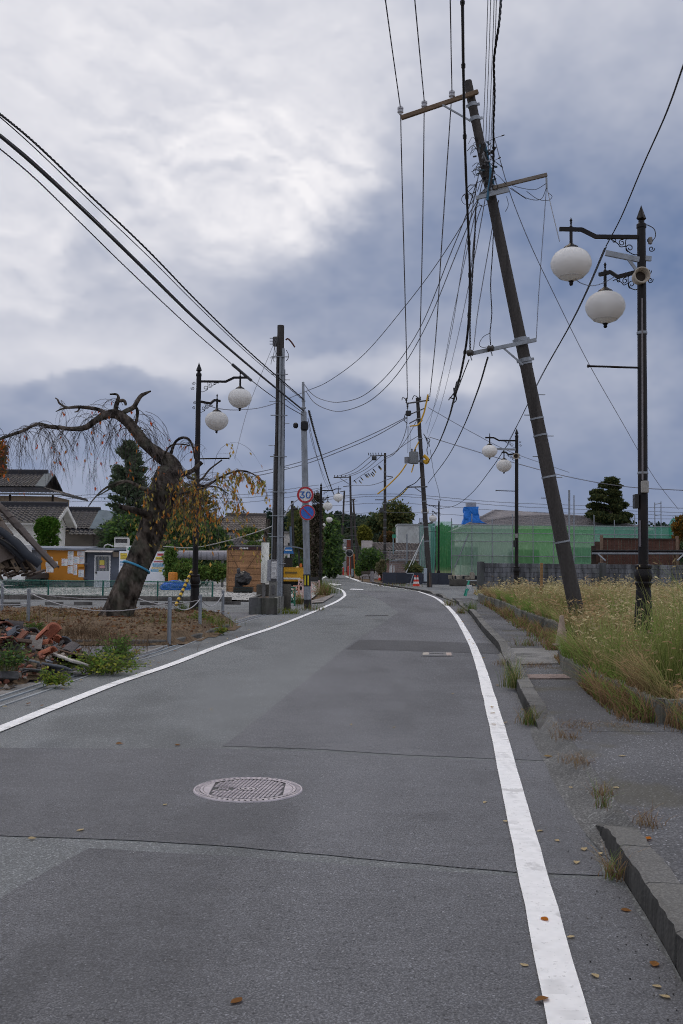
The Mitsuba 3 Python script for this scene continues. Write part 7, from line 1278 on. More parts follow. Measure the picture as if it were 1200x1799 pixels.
bush('tree', [el(578, 930, 118, 20, 26), el(576, 965, 116, 20, 34), el(584, 990, 120, 18, 24), el(568, 905, 122, 12, 14), el(562, 1000, 118, 16, 14), el(590, 950, 124, 12, 14), el(596, 975, 126, 9, 16)], 9500, .45, DKG + GRN, 'dark green tree mass overhanging the left side of the far road', 'tree', seed=17)
bush('bush', [el(652, 978, 100, 20, 16), el(663, 990, 100, 16, 14), el(640, 992, 102, 12, 12)], 4200, .3, DKG + GRN, 'round dark green bush by the far right bend', 'bush', seed=18)
bush('shrub', [el(634, 996, 104, 9, 12), el(631, 1002, 104, 8, 9)], 1500, .26, GRN, 'bright green shrub beside the orange marker post', 'shrub', seed=19)
bush('reed_clump', [el(668, 998, 98, 8, 12), el(672, 990, 98, 5, 8)], 900, .35, [(.22, .2, .12), (.14, .16, .06), (.3, .27, .19)], 'pale reedy plant between the round bush and the upright pole', 'plant', seed=20, W=.2)
bush('bush', [el(727, 1000, 90, 16, 9), el(722, 994, 93, 12, 8)], 1600, .28, OLV, 'scruffy olive weeds behind the dark garden wall', 'bush', seed=21)
for i, (a, b_, Y, w, hgt, cols, lb) in enumerate(((695, 900, 250, 26, 22, OLV, 'large rounded olive tree on the hillside right of the upright pole'), (668, 915, 260, 22, 16, DKG + OLV, 'dark rounded tree on the hillside left of the large olive tree'), (640, 938, 200, 10, 14, [(.20, .20, .04), (.15, .17, .04)], 'yellow green tree standing on the hillside by the white building'), (683, 945, 180, 12, 10, [(.16, .09, .04), (.10, .08, .03)], 'russet tree low behind the brown roofs'), (705, 940, 190, 16, 14, DKG, 'dark green tree low behind the brown roofs'))):
    bush('tree', [el(a, b_, Y, w, hgt), el(a - w * .5, b_ + hgt * .5, Y, w * .7, hgt * .8), el(a + w * .55, b_ + hgt * .4, Y, w * .7, hgt * .8)], 3400, .9, cols, lb, 'tree', seed=30 + i)
conifer('fir_tree', (723, 960), (722, 918), 175, 10, 1500, 'small pointed dark fir on the hillside left of the netted house', DKG, 40, .7, whorls=6)
# the broad layered conifer on the right
g = np.random.default_rng(44); Yt = 96; t = thing('layered_pine', 'broad dark pine with layered cloud-like boughs behind the netted house', 'tree'); b, tp_ = P(1072, 960, Yt), P(1071, 846, Yt); b[2] = 0
put('trunk', MB().tube(smooth_path([b, P(1074, 900, Yt), tp_], 12), np.linspace(.26, .07, 12), (.05, .04, .03), 12), 'bark', parent=t); bl, S = [], MB()
for px, py, rx, ry in ((1071, 846, 9, 5), (1062, 853, 9, 4), (1079, 855, 9, 4), (1056, 864, 11, 4.5), (1074, 866, 10, 4), (1085, 868, 8, 4), (1048, 876, 11, 4.5), (1066, 878, 10, 4), (1083, 879, 10, 4.5), (1045, 888, 10, 4), (1060, 890, 11, 4), (1078, 891, 10, 4), (1090, 890, 9, 4), (1100, 886, 7, 3.5), (1050, 900, 12, 4.5), (1042, 906, 11, 4.5), (1068, 902, 11, 4.5), (1086, 902, 11, 4.5), (1098, 905, 9, 4), (1058, 912, 14, 5), (1078, 912, 14, 5), (1094, 914, 12, 5)):
    c, r_, w_ = el(px, py, Yt, rx, ry); c = c + A(0, g.uniform(-1.2, 1.2), 0); bl.append((c, r_, w_)); S.tube(smooth_path([lerp(b, tp_, max(0.2, (c[2] - .5) / tp_[2])), c - A(0, 0, .1)], 5), np.linspace(.07, .02, 5), (.04, .03, .025), 5, False)
bl = [(c_, r_ * A(1.35, 1.2, 1.35), w_) for c_, r_, w_ in bl]; c, d = clumped(g, bl, 22000); put('branches', S, 'bark', parent=t, kind='stuff'); put('crown', leaves(MB(), c, d * .6 + g.normal(0, .5, c.shape) + A(0, 0, .35), .30 * g.uniform(.6, 1.3, len(c)), .14, pal(g, len(c), [(.035, .055, .03), (.055, .075, .035), (.085, .10, .04), (.12, .125, .05)]), g=g), 'needle', parent=t, kind='stuff')
bush('autumn_tree', [el(1196, 925, 75, 16, 20), el(1204, 945, 75, 20, 20)], 1700, .3, [(.22, .12, .03), (.30, .14, .03), (.12, .10, .03), (.09, .08, .03)], 'russet autumn tree cut by the right picture edge', 'tree', seed=45)
bush('shrub', [el(1196, 965, 60, 8, 14), el(1200, 975, 60, 10, 12)], 900, .22, DKG, 'dark shrub at the right end of the board fence', 'shrub', seed=46)
# woods on the hills: a mass nobody could count
def wood(name, spans, n, L, cols, label, seed):
    g = np.random.default_rng(seed); m = MB(); C, K = [], []
    for k in range(n):
        x0, x1, y, Y0, Y1, h = spans[int(g.integers(0, len(spans)))]; Y = g.uniform(Y0, Y1); px = g.uniform(x0, x1); x = XY(px, Y); hh = h * g.uniform(.7, 1.25); zb = hill_z(x, Y); q = 60
        d = g.normal(0, 1, (q, 3)); d /= np.linalg.norm(d, axis=1, keepdims=True); con = g.uniform() < .25; R = hh * (.24 if con else .36)
        c = A(x, Y, zb + hh * .62) + d * A(R, R, hh * .42) * g.uniform(.6, 1, (q, 1)); 
        if con: f = np.clip((c[:, 2] - zb) / hh, 0, 1); c[:, :2] = A(x, Y) + (c[:, :2] - A(x, Y)) * (1.3 * (1.05 - f))[:, None]
        C.append(c); K.append(np.repeat(pal(g, 1, cols, .3), q, 0) * g.uniform(.75, 1.25, (q, 1)))
    C, K = np.vstack(C), np.vstack(K); put(name, leaves(m, C, g.normal(0, 1, C.shape), L * g.uniform(.6, 1.4, len(C)), L * .8, np.clip(K, 0, 1), g=g), 'needle', label, 'woods', kind='stuff')
def hill_z(x, Y):
    if Y < 500: pr, Y0, dp = [(-170, 8), (-80, 16), (-20, 21), (10, 17), (40, 14), (90, 12), (140, 8)], 420, 60
    else: pr, Y0, dp = [(100, 6), (170, 20), (240, 22), (330, 14), (400, 6)], 560, 70
    h = np.interp(x, [p[0] for p in pr], [p[1] for p in pr]); return h * np.interp((Y - Y0) / dp, [-.1, 0, .3, .65, 1, 1.6], [0, 0, .45, .85, 1, .7])
WOOD = [(.04, .065, .05), (.05, .08, .055), (.07, .095, .06), (.045, .07, .06), (.085, .105, .06)]
wood('woods', [(400, 760, 0, 422, 490, 7.5), (540, 720, 0, 422, 480, 8), (0, 400, 0, 422, 490, 7.5), (700, 950, 0, 422, 480, 7.5)], 1400, 1.5, WOOD, 'far dark woods covering the hill at the end of the street', 51)
wood('woods', [(1000, 1250, 0, 562, 640, 9), (1090, 1215, 0, 562, 620, 9), (1215, 1750, 0, 562, 640, 9)], 620, 2.0, WOOD, 'far dark woods on the hill behind the layered pine', 52)
wood('trees_far', [(560, 745, 0, 300, 410, 8), (380, 560, 0, 200, 400, 7)], 170, 1.2, WOOD + OLV, 'band of far trees at the hill foot across the street end', 53)
# ------------------------------------------------------------------ grasses and weeds
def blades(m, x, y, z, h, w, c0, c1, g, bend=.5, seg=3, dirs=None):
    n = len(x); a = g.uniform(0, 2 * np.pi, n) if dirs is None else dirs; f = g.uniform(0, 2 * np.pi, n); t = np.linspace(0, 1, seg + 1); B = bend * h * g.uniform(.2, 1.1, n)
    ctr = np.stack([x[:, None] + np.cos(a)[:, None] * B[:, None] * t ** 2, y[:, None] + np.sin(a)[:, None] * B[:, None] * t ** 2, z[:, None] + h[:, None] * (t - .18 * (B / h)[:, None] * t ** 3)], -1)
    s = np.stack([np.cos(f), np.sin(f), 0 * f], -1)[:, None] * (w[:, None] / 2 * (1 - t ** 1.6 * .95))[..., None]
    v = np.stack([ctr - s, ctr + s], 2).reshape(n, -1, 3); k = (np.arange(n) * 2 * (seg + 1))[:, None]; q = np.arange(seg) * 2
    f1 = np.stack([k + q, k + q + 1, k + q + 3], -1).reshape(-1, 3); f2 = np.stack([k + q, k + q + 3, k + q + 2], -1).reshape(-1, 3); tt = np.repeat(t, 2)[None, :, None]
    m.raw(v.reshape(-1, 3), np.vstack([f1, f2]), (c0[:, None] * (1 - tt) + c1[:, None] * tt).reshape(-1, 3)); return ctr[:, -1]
def heads(m, tips, g, L, w, col):
    n = len(tips); a = g.uniform(0, 2 * np.pi, n); d = np.stack([np.cos(a) * .8, np.sin(a) * .8, g.uniform(-.5, .5, n)], -1); d /= np.linalg.norm(d, axis=1, keepdims=True)
    for r in range(2): leaves(m, tips + d * L[:, None] * .4, d, L, w, col, fold=.3 * (1 if r else -1), g=g)
STRAW, GREENB, BROWN = A(.60, .50, .27), A(.22, .32, .08), A(.34, .225, .13)
def lot_patch(x, y, s, k=0.): return meshkit.fbm(np.stack([x * s, y * s, x * 0 + k], -1), 3, 6)
gr, hd = MB(), MB()
for lo, hi, n, hm, wd, seg in ((9.4, 14, 9500, .40, .010, 4), (14, 20, 11500, .36, .012, 3), (20, 30, 14000, .46, .017, 3), (30, 46, 19000, .44, .024, 2)):
    g = np.random.default_rng(int(lo)); y = lo + (hi - lo) * g.uniform(0, 1, n) ** .9; wmax = np.minimum(.42 * y + 2.2, 22); x = LX(y) + .10 + (wmax - LX(y)) * g.uniform(0, 1, n) ** 1.15
    z = lot_z(x, y); pa = lot_patch(x, y, .55); pb = lot_patch(x, y, .8, 9.); edge = np.clip((x - LX(y)) / .8, .0, 1); green = smooth = np.clip((pa - .44) * 5, 0, 1) * np.clip(1.25 - (y - 10) / 34, .25, 1); dead = np.clip((pb - .52) * 6, 0, 1)
    clump = np.clip((lot_patch(x, y, 1.7, 4.) - .36) * 4, .12, 1.5); h = hm * g.uniform(.4, 1.35, n) * (.62 + .38 * edge) * clump * (1 + .9 * green * (y < 16)) * np.where((np.abs(y - 15.5) < .9) & (x < 4.1), .28, 1); mixf = np.clip(green[:, None] * 1.0 + g.normal(0, .22, (n, 1)), 0, 1)
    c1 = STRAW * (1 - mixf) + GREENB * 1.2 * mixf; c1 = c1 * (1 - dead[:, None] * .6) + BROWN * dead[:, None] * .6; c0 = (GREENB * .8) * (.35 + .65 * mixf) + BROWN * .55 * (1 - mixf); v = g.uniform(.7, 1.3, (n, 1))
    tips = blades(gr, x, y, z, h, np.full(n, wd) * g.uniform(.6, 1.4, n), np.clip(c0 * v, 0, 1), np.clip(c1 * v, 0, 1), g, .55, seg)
    sel = g.uniform(0, 1, n) < (.30 + .25 * (y > 17)) * (1 - .55 * green); k = sel.sum(); heads(hd, tips[sel], g, g.uniform(.06, .11, k) * (1 + .4 * (y[sel] > 20)), np.full(k, .016 if lo < 14 else .024 if lo < 30 else .034), np.clip(A(.70, .62, .38) * g.uniform(.65, 1.2, (k, 1)) * (1 - dead[sel][:, None] * A(.2, .35, .4)), 0, 1))
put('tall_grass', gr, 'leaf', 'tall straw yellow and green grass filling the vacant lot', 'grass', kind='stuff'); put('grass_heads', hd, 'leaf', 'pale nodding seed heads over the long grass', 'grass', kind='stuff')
# dry fringe along the low wall and the strip before it
g = np.random.default_rng(64); m = MB(); n = 2600; y = 9.35 + g.uniform(0, 1, n) ** 1.4 * 30; x = LX(y) + g.uniform(.02, .22, n); cl = np.clip((meshkit.fbm(np.column_stack([y * 1.1, y * 0, y * 0]), 3, 8) - .38) * 5, 0, 1); gm = np.clip((lot_patch(x, y, 1.1) - .45) * 6, 0, 1)[:, None]; v = g.uniform(.6, 1.3, (n, 1)); c = (BROWN * (1 - gm) * .8 + STRAW * .25 * (1 - gm) + GREENB * gm) * v; ok = (y < 14.9) | (y > 16.4); x, y, cl, c = x[ok], y[ok], cl[ok], c[ok]; n = len(x); zz = np.where((y > 15.9) & (y < 17.2), .2, np.where(y < 16, .34, .46))
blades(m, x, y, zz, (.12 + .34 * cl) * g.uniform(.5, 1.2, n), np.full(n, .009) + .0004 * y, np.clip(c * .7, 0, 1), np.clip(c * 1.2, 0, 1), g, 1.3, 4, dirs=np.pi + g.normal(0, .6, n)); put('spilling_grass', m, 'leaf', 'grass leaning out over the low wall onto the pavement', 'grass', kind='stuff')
g = np.random.default_rng(61); m = MB(); n = 9000; y = g.uniform(7.6, 40, n) ** 1.0; y = 8.3 + (y - 7.6) * g.uniform(.15, 1, n); side = g.uniform(0, 1, n); x = np.where(y > 9.3, LX(np.maximum(y, 9.3)) - g.exponential(.13, n), 3.0 + g.exponential(.7, n)); kill = (x < KB(y) + .75) | ((y > 15.9) & (y < 17.2))
x, y = x[~kill], y[~kill]; n = len(x); v = g.uniform(.6, 1.3, (n, 1)); gmix = (g.uniform(0, 1, (n, 1)) < .28) * 1.0; c = (BROWN * (1 - gmix) + GREENB * gmix) * v
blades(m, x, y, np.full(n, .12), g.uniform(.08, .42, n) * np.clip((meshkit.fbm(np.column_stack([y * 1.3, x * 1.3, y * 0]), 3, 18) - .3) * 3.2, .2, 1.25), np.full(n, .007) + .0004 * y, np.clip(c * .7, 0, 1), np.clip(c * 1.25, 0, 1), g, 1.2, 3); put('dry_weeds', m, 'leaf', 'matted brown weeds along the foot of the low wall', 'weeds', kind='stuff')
g = np.random.default_rng(62); m = MB(); n = 2600; x = 2.6 + g.uniform(0, 1, n) ** .8 * 3.2; y = 7.4 + g.uniform(0, 1, n) * 1.85; ok = (x > 2.75 + .45 * (9.2 - y)); x, y = x[ok], y[ok]; n = len(x); v = g.uniform(.6, 1.3, (n, 1)); gmix = np.clip((lot_patch(x, y, 1.5) - .42) * 5, 0, 1)[:, None]; c = (BROWN * (1 - gmix) + GREENB * gmix) * v
blades(m, x, y, np.full(n, .12), g.uniform(.10, .42, n), np.full(n, .0065), np.clip(c * .7, 0, 1), np.clip(c * 1.2, 0, 1), g, 1.1, 4); put('dry_weeds', m, 'leaf', 'bent brown and green weeds before the return of the low wall at the right edge', 'weeds', kind='stuff')
def tuft(px, py, z, h, n, spread, cols, label, seed, w=.007, bend=.6, group=None):
    g = np.random.default_rng(seed); c = G(px, py, z); x, y = c[0] + g.normal(0, spread, n), c[1] + g.normal(0, spread * 1.2, n); cc = pal(g, n, cols, .3)
    m = MB(); blades(m, x, y, np.full(n, z), h * g.uniform(.4, 1.15, n), np.full(n, w), cc * .7, np.clip(cc * 1.15, 0, 1), g, bend, 4); put('grass_tuft', m, 'leaf', label, 'grass tuft', group)
GT, DT = [tuple(GREENB), (.10, .17, .04), (.22, .23, .08)], [tuple(BROWN), (.32, .23, .12), (.17, .10, .06)]
tuft(902, 1208, .03, .44, 130, .07, GT + [tuple(STRAW * .8)], 'tall fresh green grass tuft growing from the kerb beside the white line', 1); tuft(931, 1272, .02, .20, 110, .06, GT + DT, 'short half dry tuft at the kerb below the tall one', 2, bend=.9); tuft(828, 1074, .06, .42, 90, .10, GT, 'green tuft on the far kerb before the green trestle', 3, .012); tuft(790, 1064, .02, .3, 80, .12, GT + DT, 'yellowish tuft on the kerb where the line bends', 4, .013)
tuft(812, 1078, .02, .28, 80, .10, DT + GT, 'small dry tuft just below the green kerb tuft', 5, .012); tuft(1075, 1542, .01, .17, 60, .025, DT + GT[:1], 'withered sprout in the gap of the near kerb', 6, .005, 1.2); tuft(1063, 1420, .115, .20, 46, .03, DT + GT, 'thin weed with yellow leaves at the pavement edge', 7, .004, 1.2); tuft(1060, 1398, .115, .10, 60, .04, DT, 'flat dry weed where the ramp meets the pavement', 8, .004, 1.6)
tuft(1140, 1452, .12, .12, 60, .04, DT, 'dry brown weed lying on the near pavement', 9, .004, 1.8); tuft(1015, 1340, .115, .10, 90, .07, DT, 'dry matted weed at the pavement joint by the ramp', 10, .004, 1.8); tuft(995, 1298, .115, .10, 90, .07, DT, 'dry weed patch left of the ramp joint', 11, .004, 1.8); tuft(1012, 1278, .115, .07, 160, .13, DT, 'line of reddish dry weeds in the pavement joint', 12, .004, 2.2)
tuft(1090, 1278, .115, .06, 90, .10, DT, 'dry weeds in the right half of the pavement joint', 13, .004, 2.2); tuft(940, 1172, .11, .09, 160, .18, DT, 'dry weeds between the pale slab and asphalt', 14, .005, 2); tuft(925, 1135, .11, .22, 130, .12, DT + GT, 'scrubby weeds at the foot of the broken wall end', 15, .007, 1.2); tuft(880, 1168, .02, .12, 70, .07, DT, 'brown weeds under the tall kerb tuft', 16, .005, 1.6)
tuft(745, 1024, .02, .5, 90, .35, GT, 'green weeds under the tilted transformer pole', 17, .03); tuft(574, 1042, .02, .85, 260, .28, GT + [(.26, .26, .09)], 'tall green weeds below the lamp right of the road signs', 18, .022); tuft(567, 1046, .02, .7, 160, .25, GT + DT, 'green and straw weeds before the pink barricade', 19, .02)
tuft(527, 1062, .02, .5, 190, .09, DT + GT, 'dry weeds between planter and sign pole', 20, .014); tuft(548, 1072, .02, .3, 130, .28, DT + GT, 'low straw weeds round the sign pole foot', 21, .012); tuft(508, 1078, .02, .22, 160, .16, [(.22, .26, .03), (.17, .22, .03)], 'bright yellow green weeds at the planter corner', 22, .013, 1)
tuft(365, 1100, .1, .34, 260, .30, GT + [(.22, .26, .05)], 'bright green weed patch behind the right bollards', 23, .010, .9); tuft(322, 1082, .1, .45, 70, .10, GT, 'dark leafy weed beside the lamp foot', 24, .016); tuft(60, 1092, .2, .28, 420, .55, [(.26, .27, .05), (.20, .21, .05)] + DT, 'yellow green grass at the back of the earth bed', 25, .009, .9); tuft(290, 1100, .2, .32, 120, .25, GT + DT, 'sparse grass at the back of the bed near the lamp', 26, .009); tuft(635, 1001, .02, .6, 60, .3, DT, 'dry grass near the orange marker post', 27, .04)
tuft(605, 1004, .02, .8, 80, .6, DT + [(.34, .27, .13)], 'straw coloured grass below the far poles', 28, .06); tuft(700, 1030, .05, .3, 140, .8, DT + GT, 'dry weeds along the foot of the garden wall', 29, .03)
# leafy weeds beside the rubble
def weed(px, py, z, r, h, n, cols, label, seed):
    g = np.random.default_rng(seed); c = G(px, py, z); t = thing('weed_plant', label, 'weed'); S, C, D = MB(), [], []
    for k in range(n):
        a = g.uniform(0, 6.28); q = r * g.uniform(0, 1) ** .6; tip = c + A(q * math.cos(a) * 1.1, q * math.sin(a), h * g.uniform(.35, 1.0) * (1 - .4 * (q / r) ** 2)); S.tube(smooth_path([c + A(q * .4 * math.cos(a), q * .4 * math.sin(a), 0), (c + tip) / 2 + A(0, 0, .05), tip], 6), .0035, (.10, .12, .04), 4, False)
        for f in g.uniform(.35, 1.05, 7): C.append(lerp(c, tip, f) + g.normal(0, .025, 3)); D.append(A(g.normal(0, 1), g.normal(0, 1), g.uniform(-.2, .5)))
    C, D = np.array(C), np.array(D); put('stems', S, 'plain', parent=t, kind='stuff'); put('leaves', leaves(MB(), C, D, g.uniform(.035, .075, len(C)), g.uniform(.02, .04, len(C)), pal(g, len(C), cols, .3), g=g), 'leaf', parent=t, kind='stuff')
YG = [(.26, .33, .06), (.17, .27, .05), (.38, .38, .08), (.12, .21, .05)]
weed(176, 1183, .02, .62, .34, 130, YG, 'spreading yellow green weed between the tile heap and the drain', 1); weed(205, 1168, .02, .28, .62, 60, GRN, 'upright dark green weed at the right end of the spreading one', 2); weed(92, 1203, .04, .22, .22, 40, YG, 'small yellow green weed at the foot of the tile heap', 3); weed(14, 1178, .2, .3, .4, 55, DKG + GRN, 'dark weed growing out of the tile heap at the left edge', 4)
weed(60, 1112, .35, .2, .25, 30, GRN, 'green weed sprouting above the tile heap', 5); weed(225, 1160, .02, .25, .3, 30, YG + [(.35, .22, .05)], 'yellowing weed by the drain right of the upright one', 6); weed(352, 1098, .1, .32, .4, 60, YG, 'leafy weed around the foot of the lamp bollard', 7); weed(318, 1085, .12, .16, .45, 26, DKG + GRN, 'bluish green weed left of the lamp foot', 8); weed(388, 1112, .05, .2, .14, 30, YG + [(.30, .2, .05)], 'low yellow weed at the bed corner', 9)
# dead stalks over the earth bed
g = np.random.default_rng(71); m = MB(); n = 5200; x = g.uniform(-13, -2.8, n); y = g.uniform(18.6, 30.5, n); ok = shapely.contains_xy(poly, x, y); x, y = x[ok], y[ok]; n = len(x); z = bed_z(x, y); lv = MB(); n2 = 2600; sel_ = g.integers(0, n, n2); leaves(lv, np.column_stack([x[sel_] + g.normal(0, .1, n2), y[sel_] + g.normal(0, .1, n2), z[sel_] + .02]), g.normal(0, 1, (n2, 3)) * A(1, 1, .2), g.uniform(.06, .14, n2), g.uniform(.03, .06, n2), pal(g, n2, [(.20, .09, .05), (.28, .15, .07), (.10, .06, .045), (.36, .27, .17), (.16, .11, .08)], .3), g=g); put('leaf_litter', lv, 'leaf', 'brown and rust leaf litter scattered over the earth bed', 'leaf litter', kind='stuff'); c = pal(g, n, [(.17, .11, .07), (.10, .065, .045), (.26, .19, .125), (.07, .045, .035), (.13, .12, .055)], .3)
blades(m, x, y, z - .01, g.uniform(.03, .17, n) * np.clip((lot_patch(x, y, 1.3) - .3) * 4, .3, 1.6), np.full(n, .012), c * .8, c, g, 2.2, 3); put('dead_stalks', m, 'leaf', 'brown dead stalks and litter covering the earth bed', 'plant litter', kind='stuff')
m = MB(); n = 900; x, y = -4.05 + g.normal(0, .5, n) - .3, 16.8 + g.normal(0, .5, n); c = pal(g, n, [(.20, .14, .09), (.12, .08, .055), (.28, .2, .13)], .3); blades(m, x, y, np.full(n, .12) + .25 * np.exp(-((x + 4.5) ** 2 + (y - 17) ** 2) / .5), g.uniform(.1, .35, n), np.full(n, .010), c * .8, c, g, 2.0, 4); put('dead_stalks', m, 'leaf', 'brown tangle of dead stems behind the tile heap', 'plant litter', kind='stuff')
for px, y0, y1 in ((68, 1105, 1063), (101, 1098, 1064), (82, 1100, 1062)): q = G(px, y0, .2); put('dry_stem', MB().tube(smooth_path([q, P(px + 2, (y0 + y1) / 2, q[1]), P(px + (8 if px > 100 else 0), y1, q[1])], 8), .006, (.12, .09, .06), 5), 'plain', {68: 'leftmost of three', 101: 'rightmost of three', 82: 'middle one of three'}[px] + ' thin dry stems standing in the earth bed', 'dry stem', group='dry stems in the bed')
# ------------------------------------------------------------------ heap of broken tiles
g = np.random.default_rng(81); hc = A(-5.05, 14.1)
def heap_z(x, y):
    q = np.exp(-(((x - hc[0]) / 1.15) ** 2 + ((y - hc[1] - .4) / 1.25) ** 2)); return .02 + .64 * q
gx, gy_ = np.linspace(-7.6, -3.5, 42), np.linspace(11.6, 16.6, 42); X, Y = np.meshgrid(gx, gy_); Z = heap_z(X, Y) - .03 + .09 * (meshkit.fbm(np.stack([X * 4, Y * 4, X * 0], -1), 4, 3) - .5); mask = X < GE(Y) - .42; i, j = np.meshgrid(np.arange(41), np.arange(41), indexing='ij'); q = np.stack([i * 42 + j, i * 42 + j + 1, (i + 1) * 42 + j + 1, (i + 1) * 42 + j], -1)[mask[:-1, 1:] & mask[1:, 1:]]
put('rubble', MB().raw(np.stack([X, Y, Z], -1).reshape(-1, 3), np.vstack([q[:, [0, 1, 2]], q[:, [0, 2, 3]]]), (.1, .1, .1)), 'soil', 'dark soil and crumbs under the heap of broken tiles', 'rubble', kind='stuff')
RED_T, GRY_T, BLU_T = (.25, .105, .075), (.075, .07, .072), (.12, .135, .16)
def frag(L, W, col, gg):
    "a broken piece of roof tile, gently curved"
    n = gg.integers(5, 8); a = np.sort(gg.uniform(0, 6.28, n)); pts = np.column_stack([np.cos(a) * L / 2 * gg.uniform(.6, 1, n), np.sin(a) * W / 2 * gg.uniform(.6, 1, n)]); m = MB(); th = .016
    z = .25 * (W / 2 - pts[:, 1] ** 2 / W); top = np.column_stack([pts, z]); bot = top - A(0, 0, th); k = np.arange(1, n - 1); cen = A(0, 0, .25 * W / 2)
    for q in range(n): r = (q + 1) % n; m.raw([cen, top[q], top[r]], [[0, 1, 2]], col); m.raw([cen - A(0, 0, th), bot[r], bot[q]], [[0, 1, 2]], col); m.raw([bot[q], bot[r], top[r], top[q]], [[0, 1, 2], [0, 2, 3]], np.asarray(col) * 1.25)
    return m
def rrot(gg, tilt=.6): return rotz(gg.uniform(0, 6.28)) @ rotx(gg.normal(0, tilt)) @ roty(gg.normal(0, tilt))
cnt = 0
while cnt < 270:
    x, y = hc[0] + g.normal(0, .85), hc[1] + g.normal(-.1, .85)
    if x > GE(y) - .5 or x < -7.4: continue
    h = heap_z(x, y); red = g.uniform() < (.62 if y < hc[1] + .3 else .4); s = g.uniform(.09, .30) if h > .08 else g.uniform(.06, .16); col = jit(RED_T if red else (GRY_T if g.uniform() < .7 else BLU_T), .35); whole = s > .24 and g.uniform() < .5
    m = pan_tile(.26, .22, col, .05) if whole else frag(s, s * g.uniform(.5, .9), col, g)
    m.xf(rrot(g, .5), A(x, y, h + g.uniform(.0, .05))); zone = 'on the crest' if h > .45 else ('at the foot' if h < .12 else ('on the front slope' if y < hc[1] + .2 else 'on the back slope')); sd = 'left' if x < hc[0] - .35 else 'right' if x > hc[0] + .35 else 'middle'
    kd = ('whole curved' if whole else 'large broken' if s > .2 else 'small broken') + (' terracotta red' if red else ' dark grey'); put('broken_tile', m, 'weathered', f'{kd} roof tile {zone} of the heap, {sd} part', 'broken tile', f'{kd} tiles {zone}, {sd} part of the heap'); cnt += 1
def on(px, py, dz=0.0):      # a place on the heap under a picture point
    d = ray(px, py); t_ = np.linspace(9, 20, 400); p = EYE + d * (t_ / d[1])[:, None]; k = np.argmax(p[:, 2] < heap_z(p[:, 0], p[:, 1])); return p[k] + A(0, 0, dz)
def half_tile(R, L, col):
    m = MB(); n = 9; a = np.linspace(.1, math.pi - .1, n); o, i_ = np.column_stack([R * np.cos(a), R * np.sin(a)]), np.column_stack([(R - .02) * np.cos(a), (R - .02) * np.sin(a)])
    for k in range(n - 1):
        for q, fl in ((o, 1), (i_, -1)): v = [[q[k, 0], -L / 2, q[k, 1]], [q[k, 0] , L / 2, q[k, 1]], [q[k + 1, 0], L / 2, q[k + 1, 1]], [q[k + 1, 0], -L / 2, q[k + 1, 1]]]; m.raw(v, [[0, 1, 2], [0, 2, 3]] if fl > 0 else [[0, 2, 1], [0, 3, 2]], col)
        for y_, s in ((-L / 2, 1), (L / 2, -1)): v = [[o[k, 0], y_, o[k, 1]], [o[k + 1, 0], y_, o[k + 1, 1]], [i_[k + 1, 0], y_, i_[k + 1, 1]], [i_[k, 0], y_, i_[k, 1]]]; m.raw(v, [[0, 1, 2], [0, 2, 3]], np.asarray(col) * .8)
    return m
OR = (.42, .155, .095)
for px, py, R, L, rz_, rx_, lb in ((84, 1152, .085, .24, 1.1, -.35, 'largest curved orange ridge tile lying in the middle of the heap'), (86, 1120, .078, .22, .8, -.5, 'curved orange ridge tile tilted at the top of the heap'), (99, 1130, .07, .18, .3, -.7, 'darker orange ridge tile leaning on the topmost one'), (78, 1136, .08, .2, 1.3, -.2, 'weathered orange ridge tile between the two large ones')): put('ridge_tile', half_tile(R, L, jit(OR, .12)).xf(rotz(rz_) @ rotx(rx_), on(px, py, .02)), 'weathered', lb, 'ridge tile')
for px, py, s, col, lb, rz_ in ((63, 1136, (.17, .12, .19), (.30, .285, .26), 'pale mortared brick chunk standing left of the orange ridge tiles', .3), (122, 1165, (.62, .28, .035), (.40, .38, .36), 'pale whitish board lying at the right end of the heap', -.75), (100, 1178, (.34, .26, .03), (.13, .145, .17), 'blue grey flat tile slab low in the heap', -.2), (45, 1165, (.46, .10, .03), (.17, .19, .20), 'bluish metal strip lying across the heap', -.5), (38, 1118, (.75, .09, .06), (.10, .075, .06), 'dark wooden batten sticking out of the heap top', -.35), (20, 1130, (.55, .08, .05), (.14, .10, .08), 'short wooden batten at the left of the heap', .15), (118, 1152, (.5, .09, .02), (.15, .10, .075), 'thin brown board slipping off the heap to the right', -.55), (60, 1185, (.3, .18, .02), (.12, .13, .14), 'flat grey slate piece low on the heap front', .4), (10, 1195, (.25, .2, .1), (.12, .12, .125), 'rounded grey tile lump at the lower left edge', .9)): put('debris_piece', MB().box((0, 0, 0), s, col, ch=.008).xf(rotz(rz_) @ rotx(-.28) @ roty(.12), on(px, py, .05)), 'weathered', lb, 'debris')
m = MB()
for k in range(700):
    x, y = hc[0] + g.normal(.15, .9), hc[1] + g.normal(-.3, .85)
    if x > GE(y) - .45: continue
    s = g.uniform(.012, .045); m.flat(np.array(trimesh.creation.icosahedron().vertices) * s * g.uniform(.5, 1.2, (12, 3)) + A(x, y, heap_z(x, y) + .01), np.array(trimesh.creation.icosahedron().faces), jit((RED_T, GRY_T, (.2, .18, .16))[k % 3], .4))
put('tile_crumbs', m, 'weathered', 'small crumbs of broken tile and plaster around the heap', 'crumbs', kind='stuff')
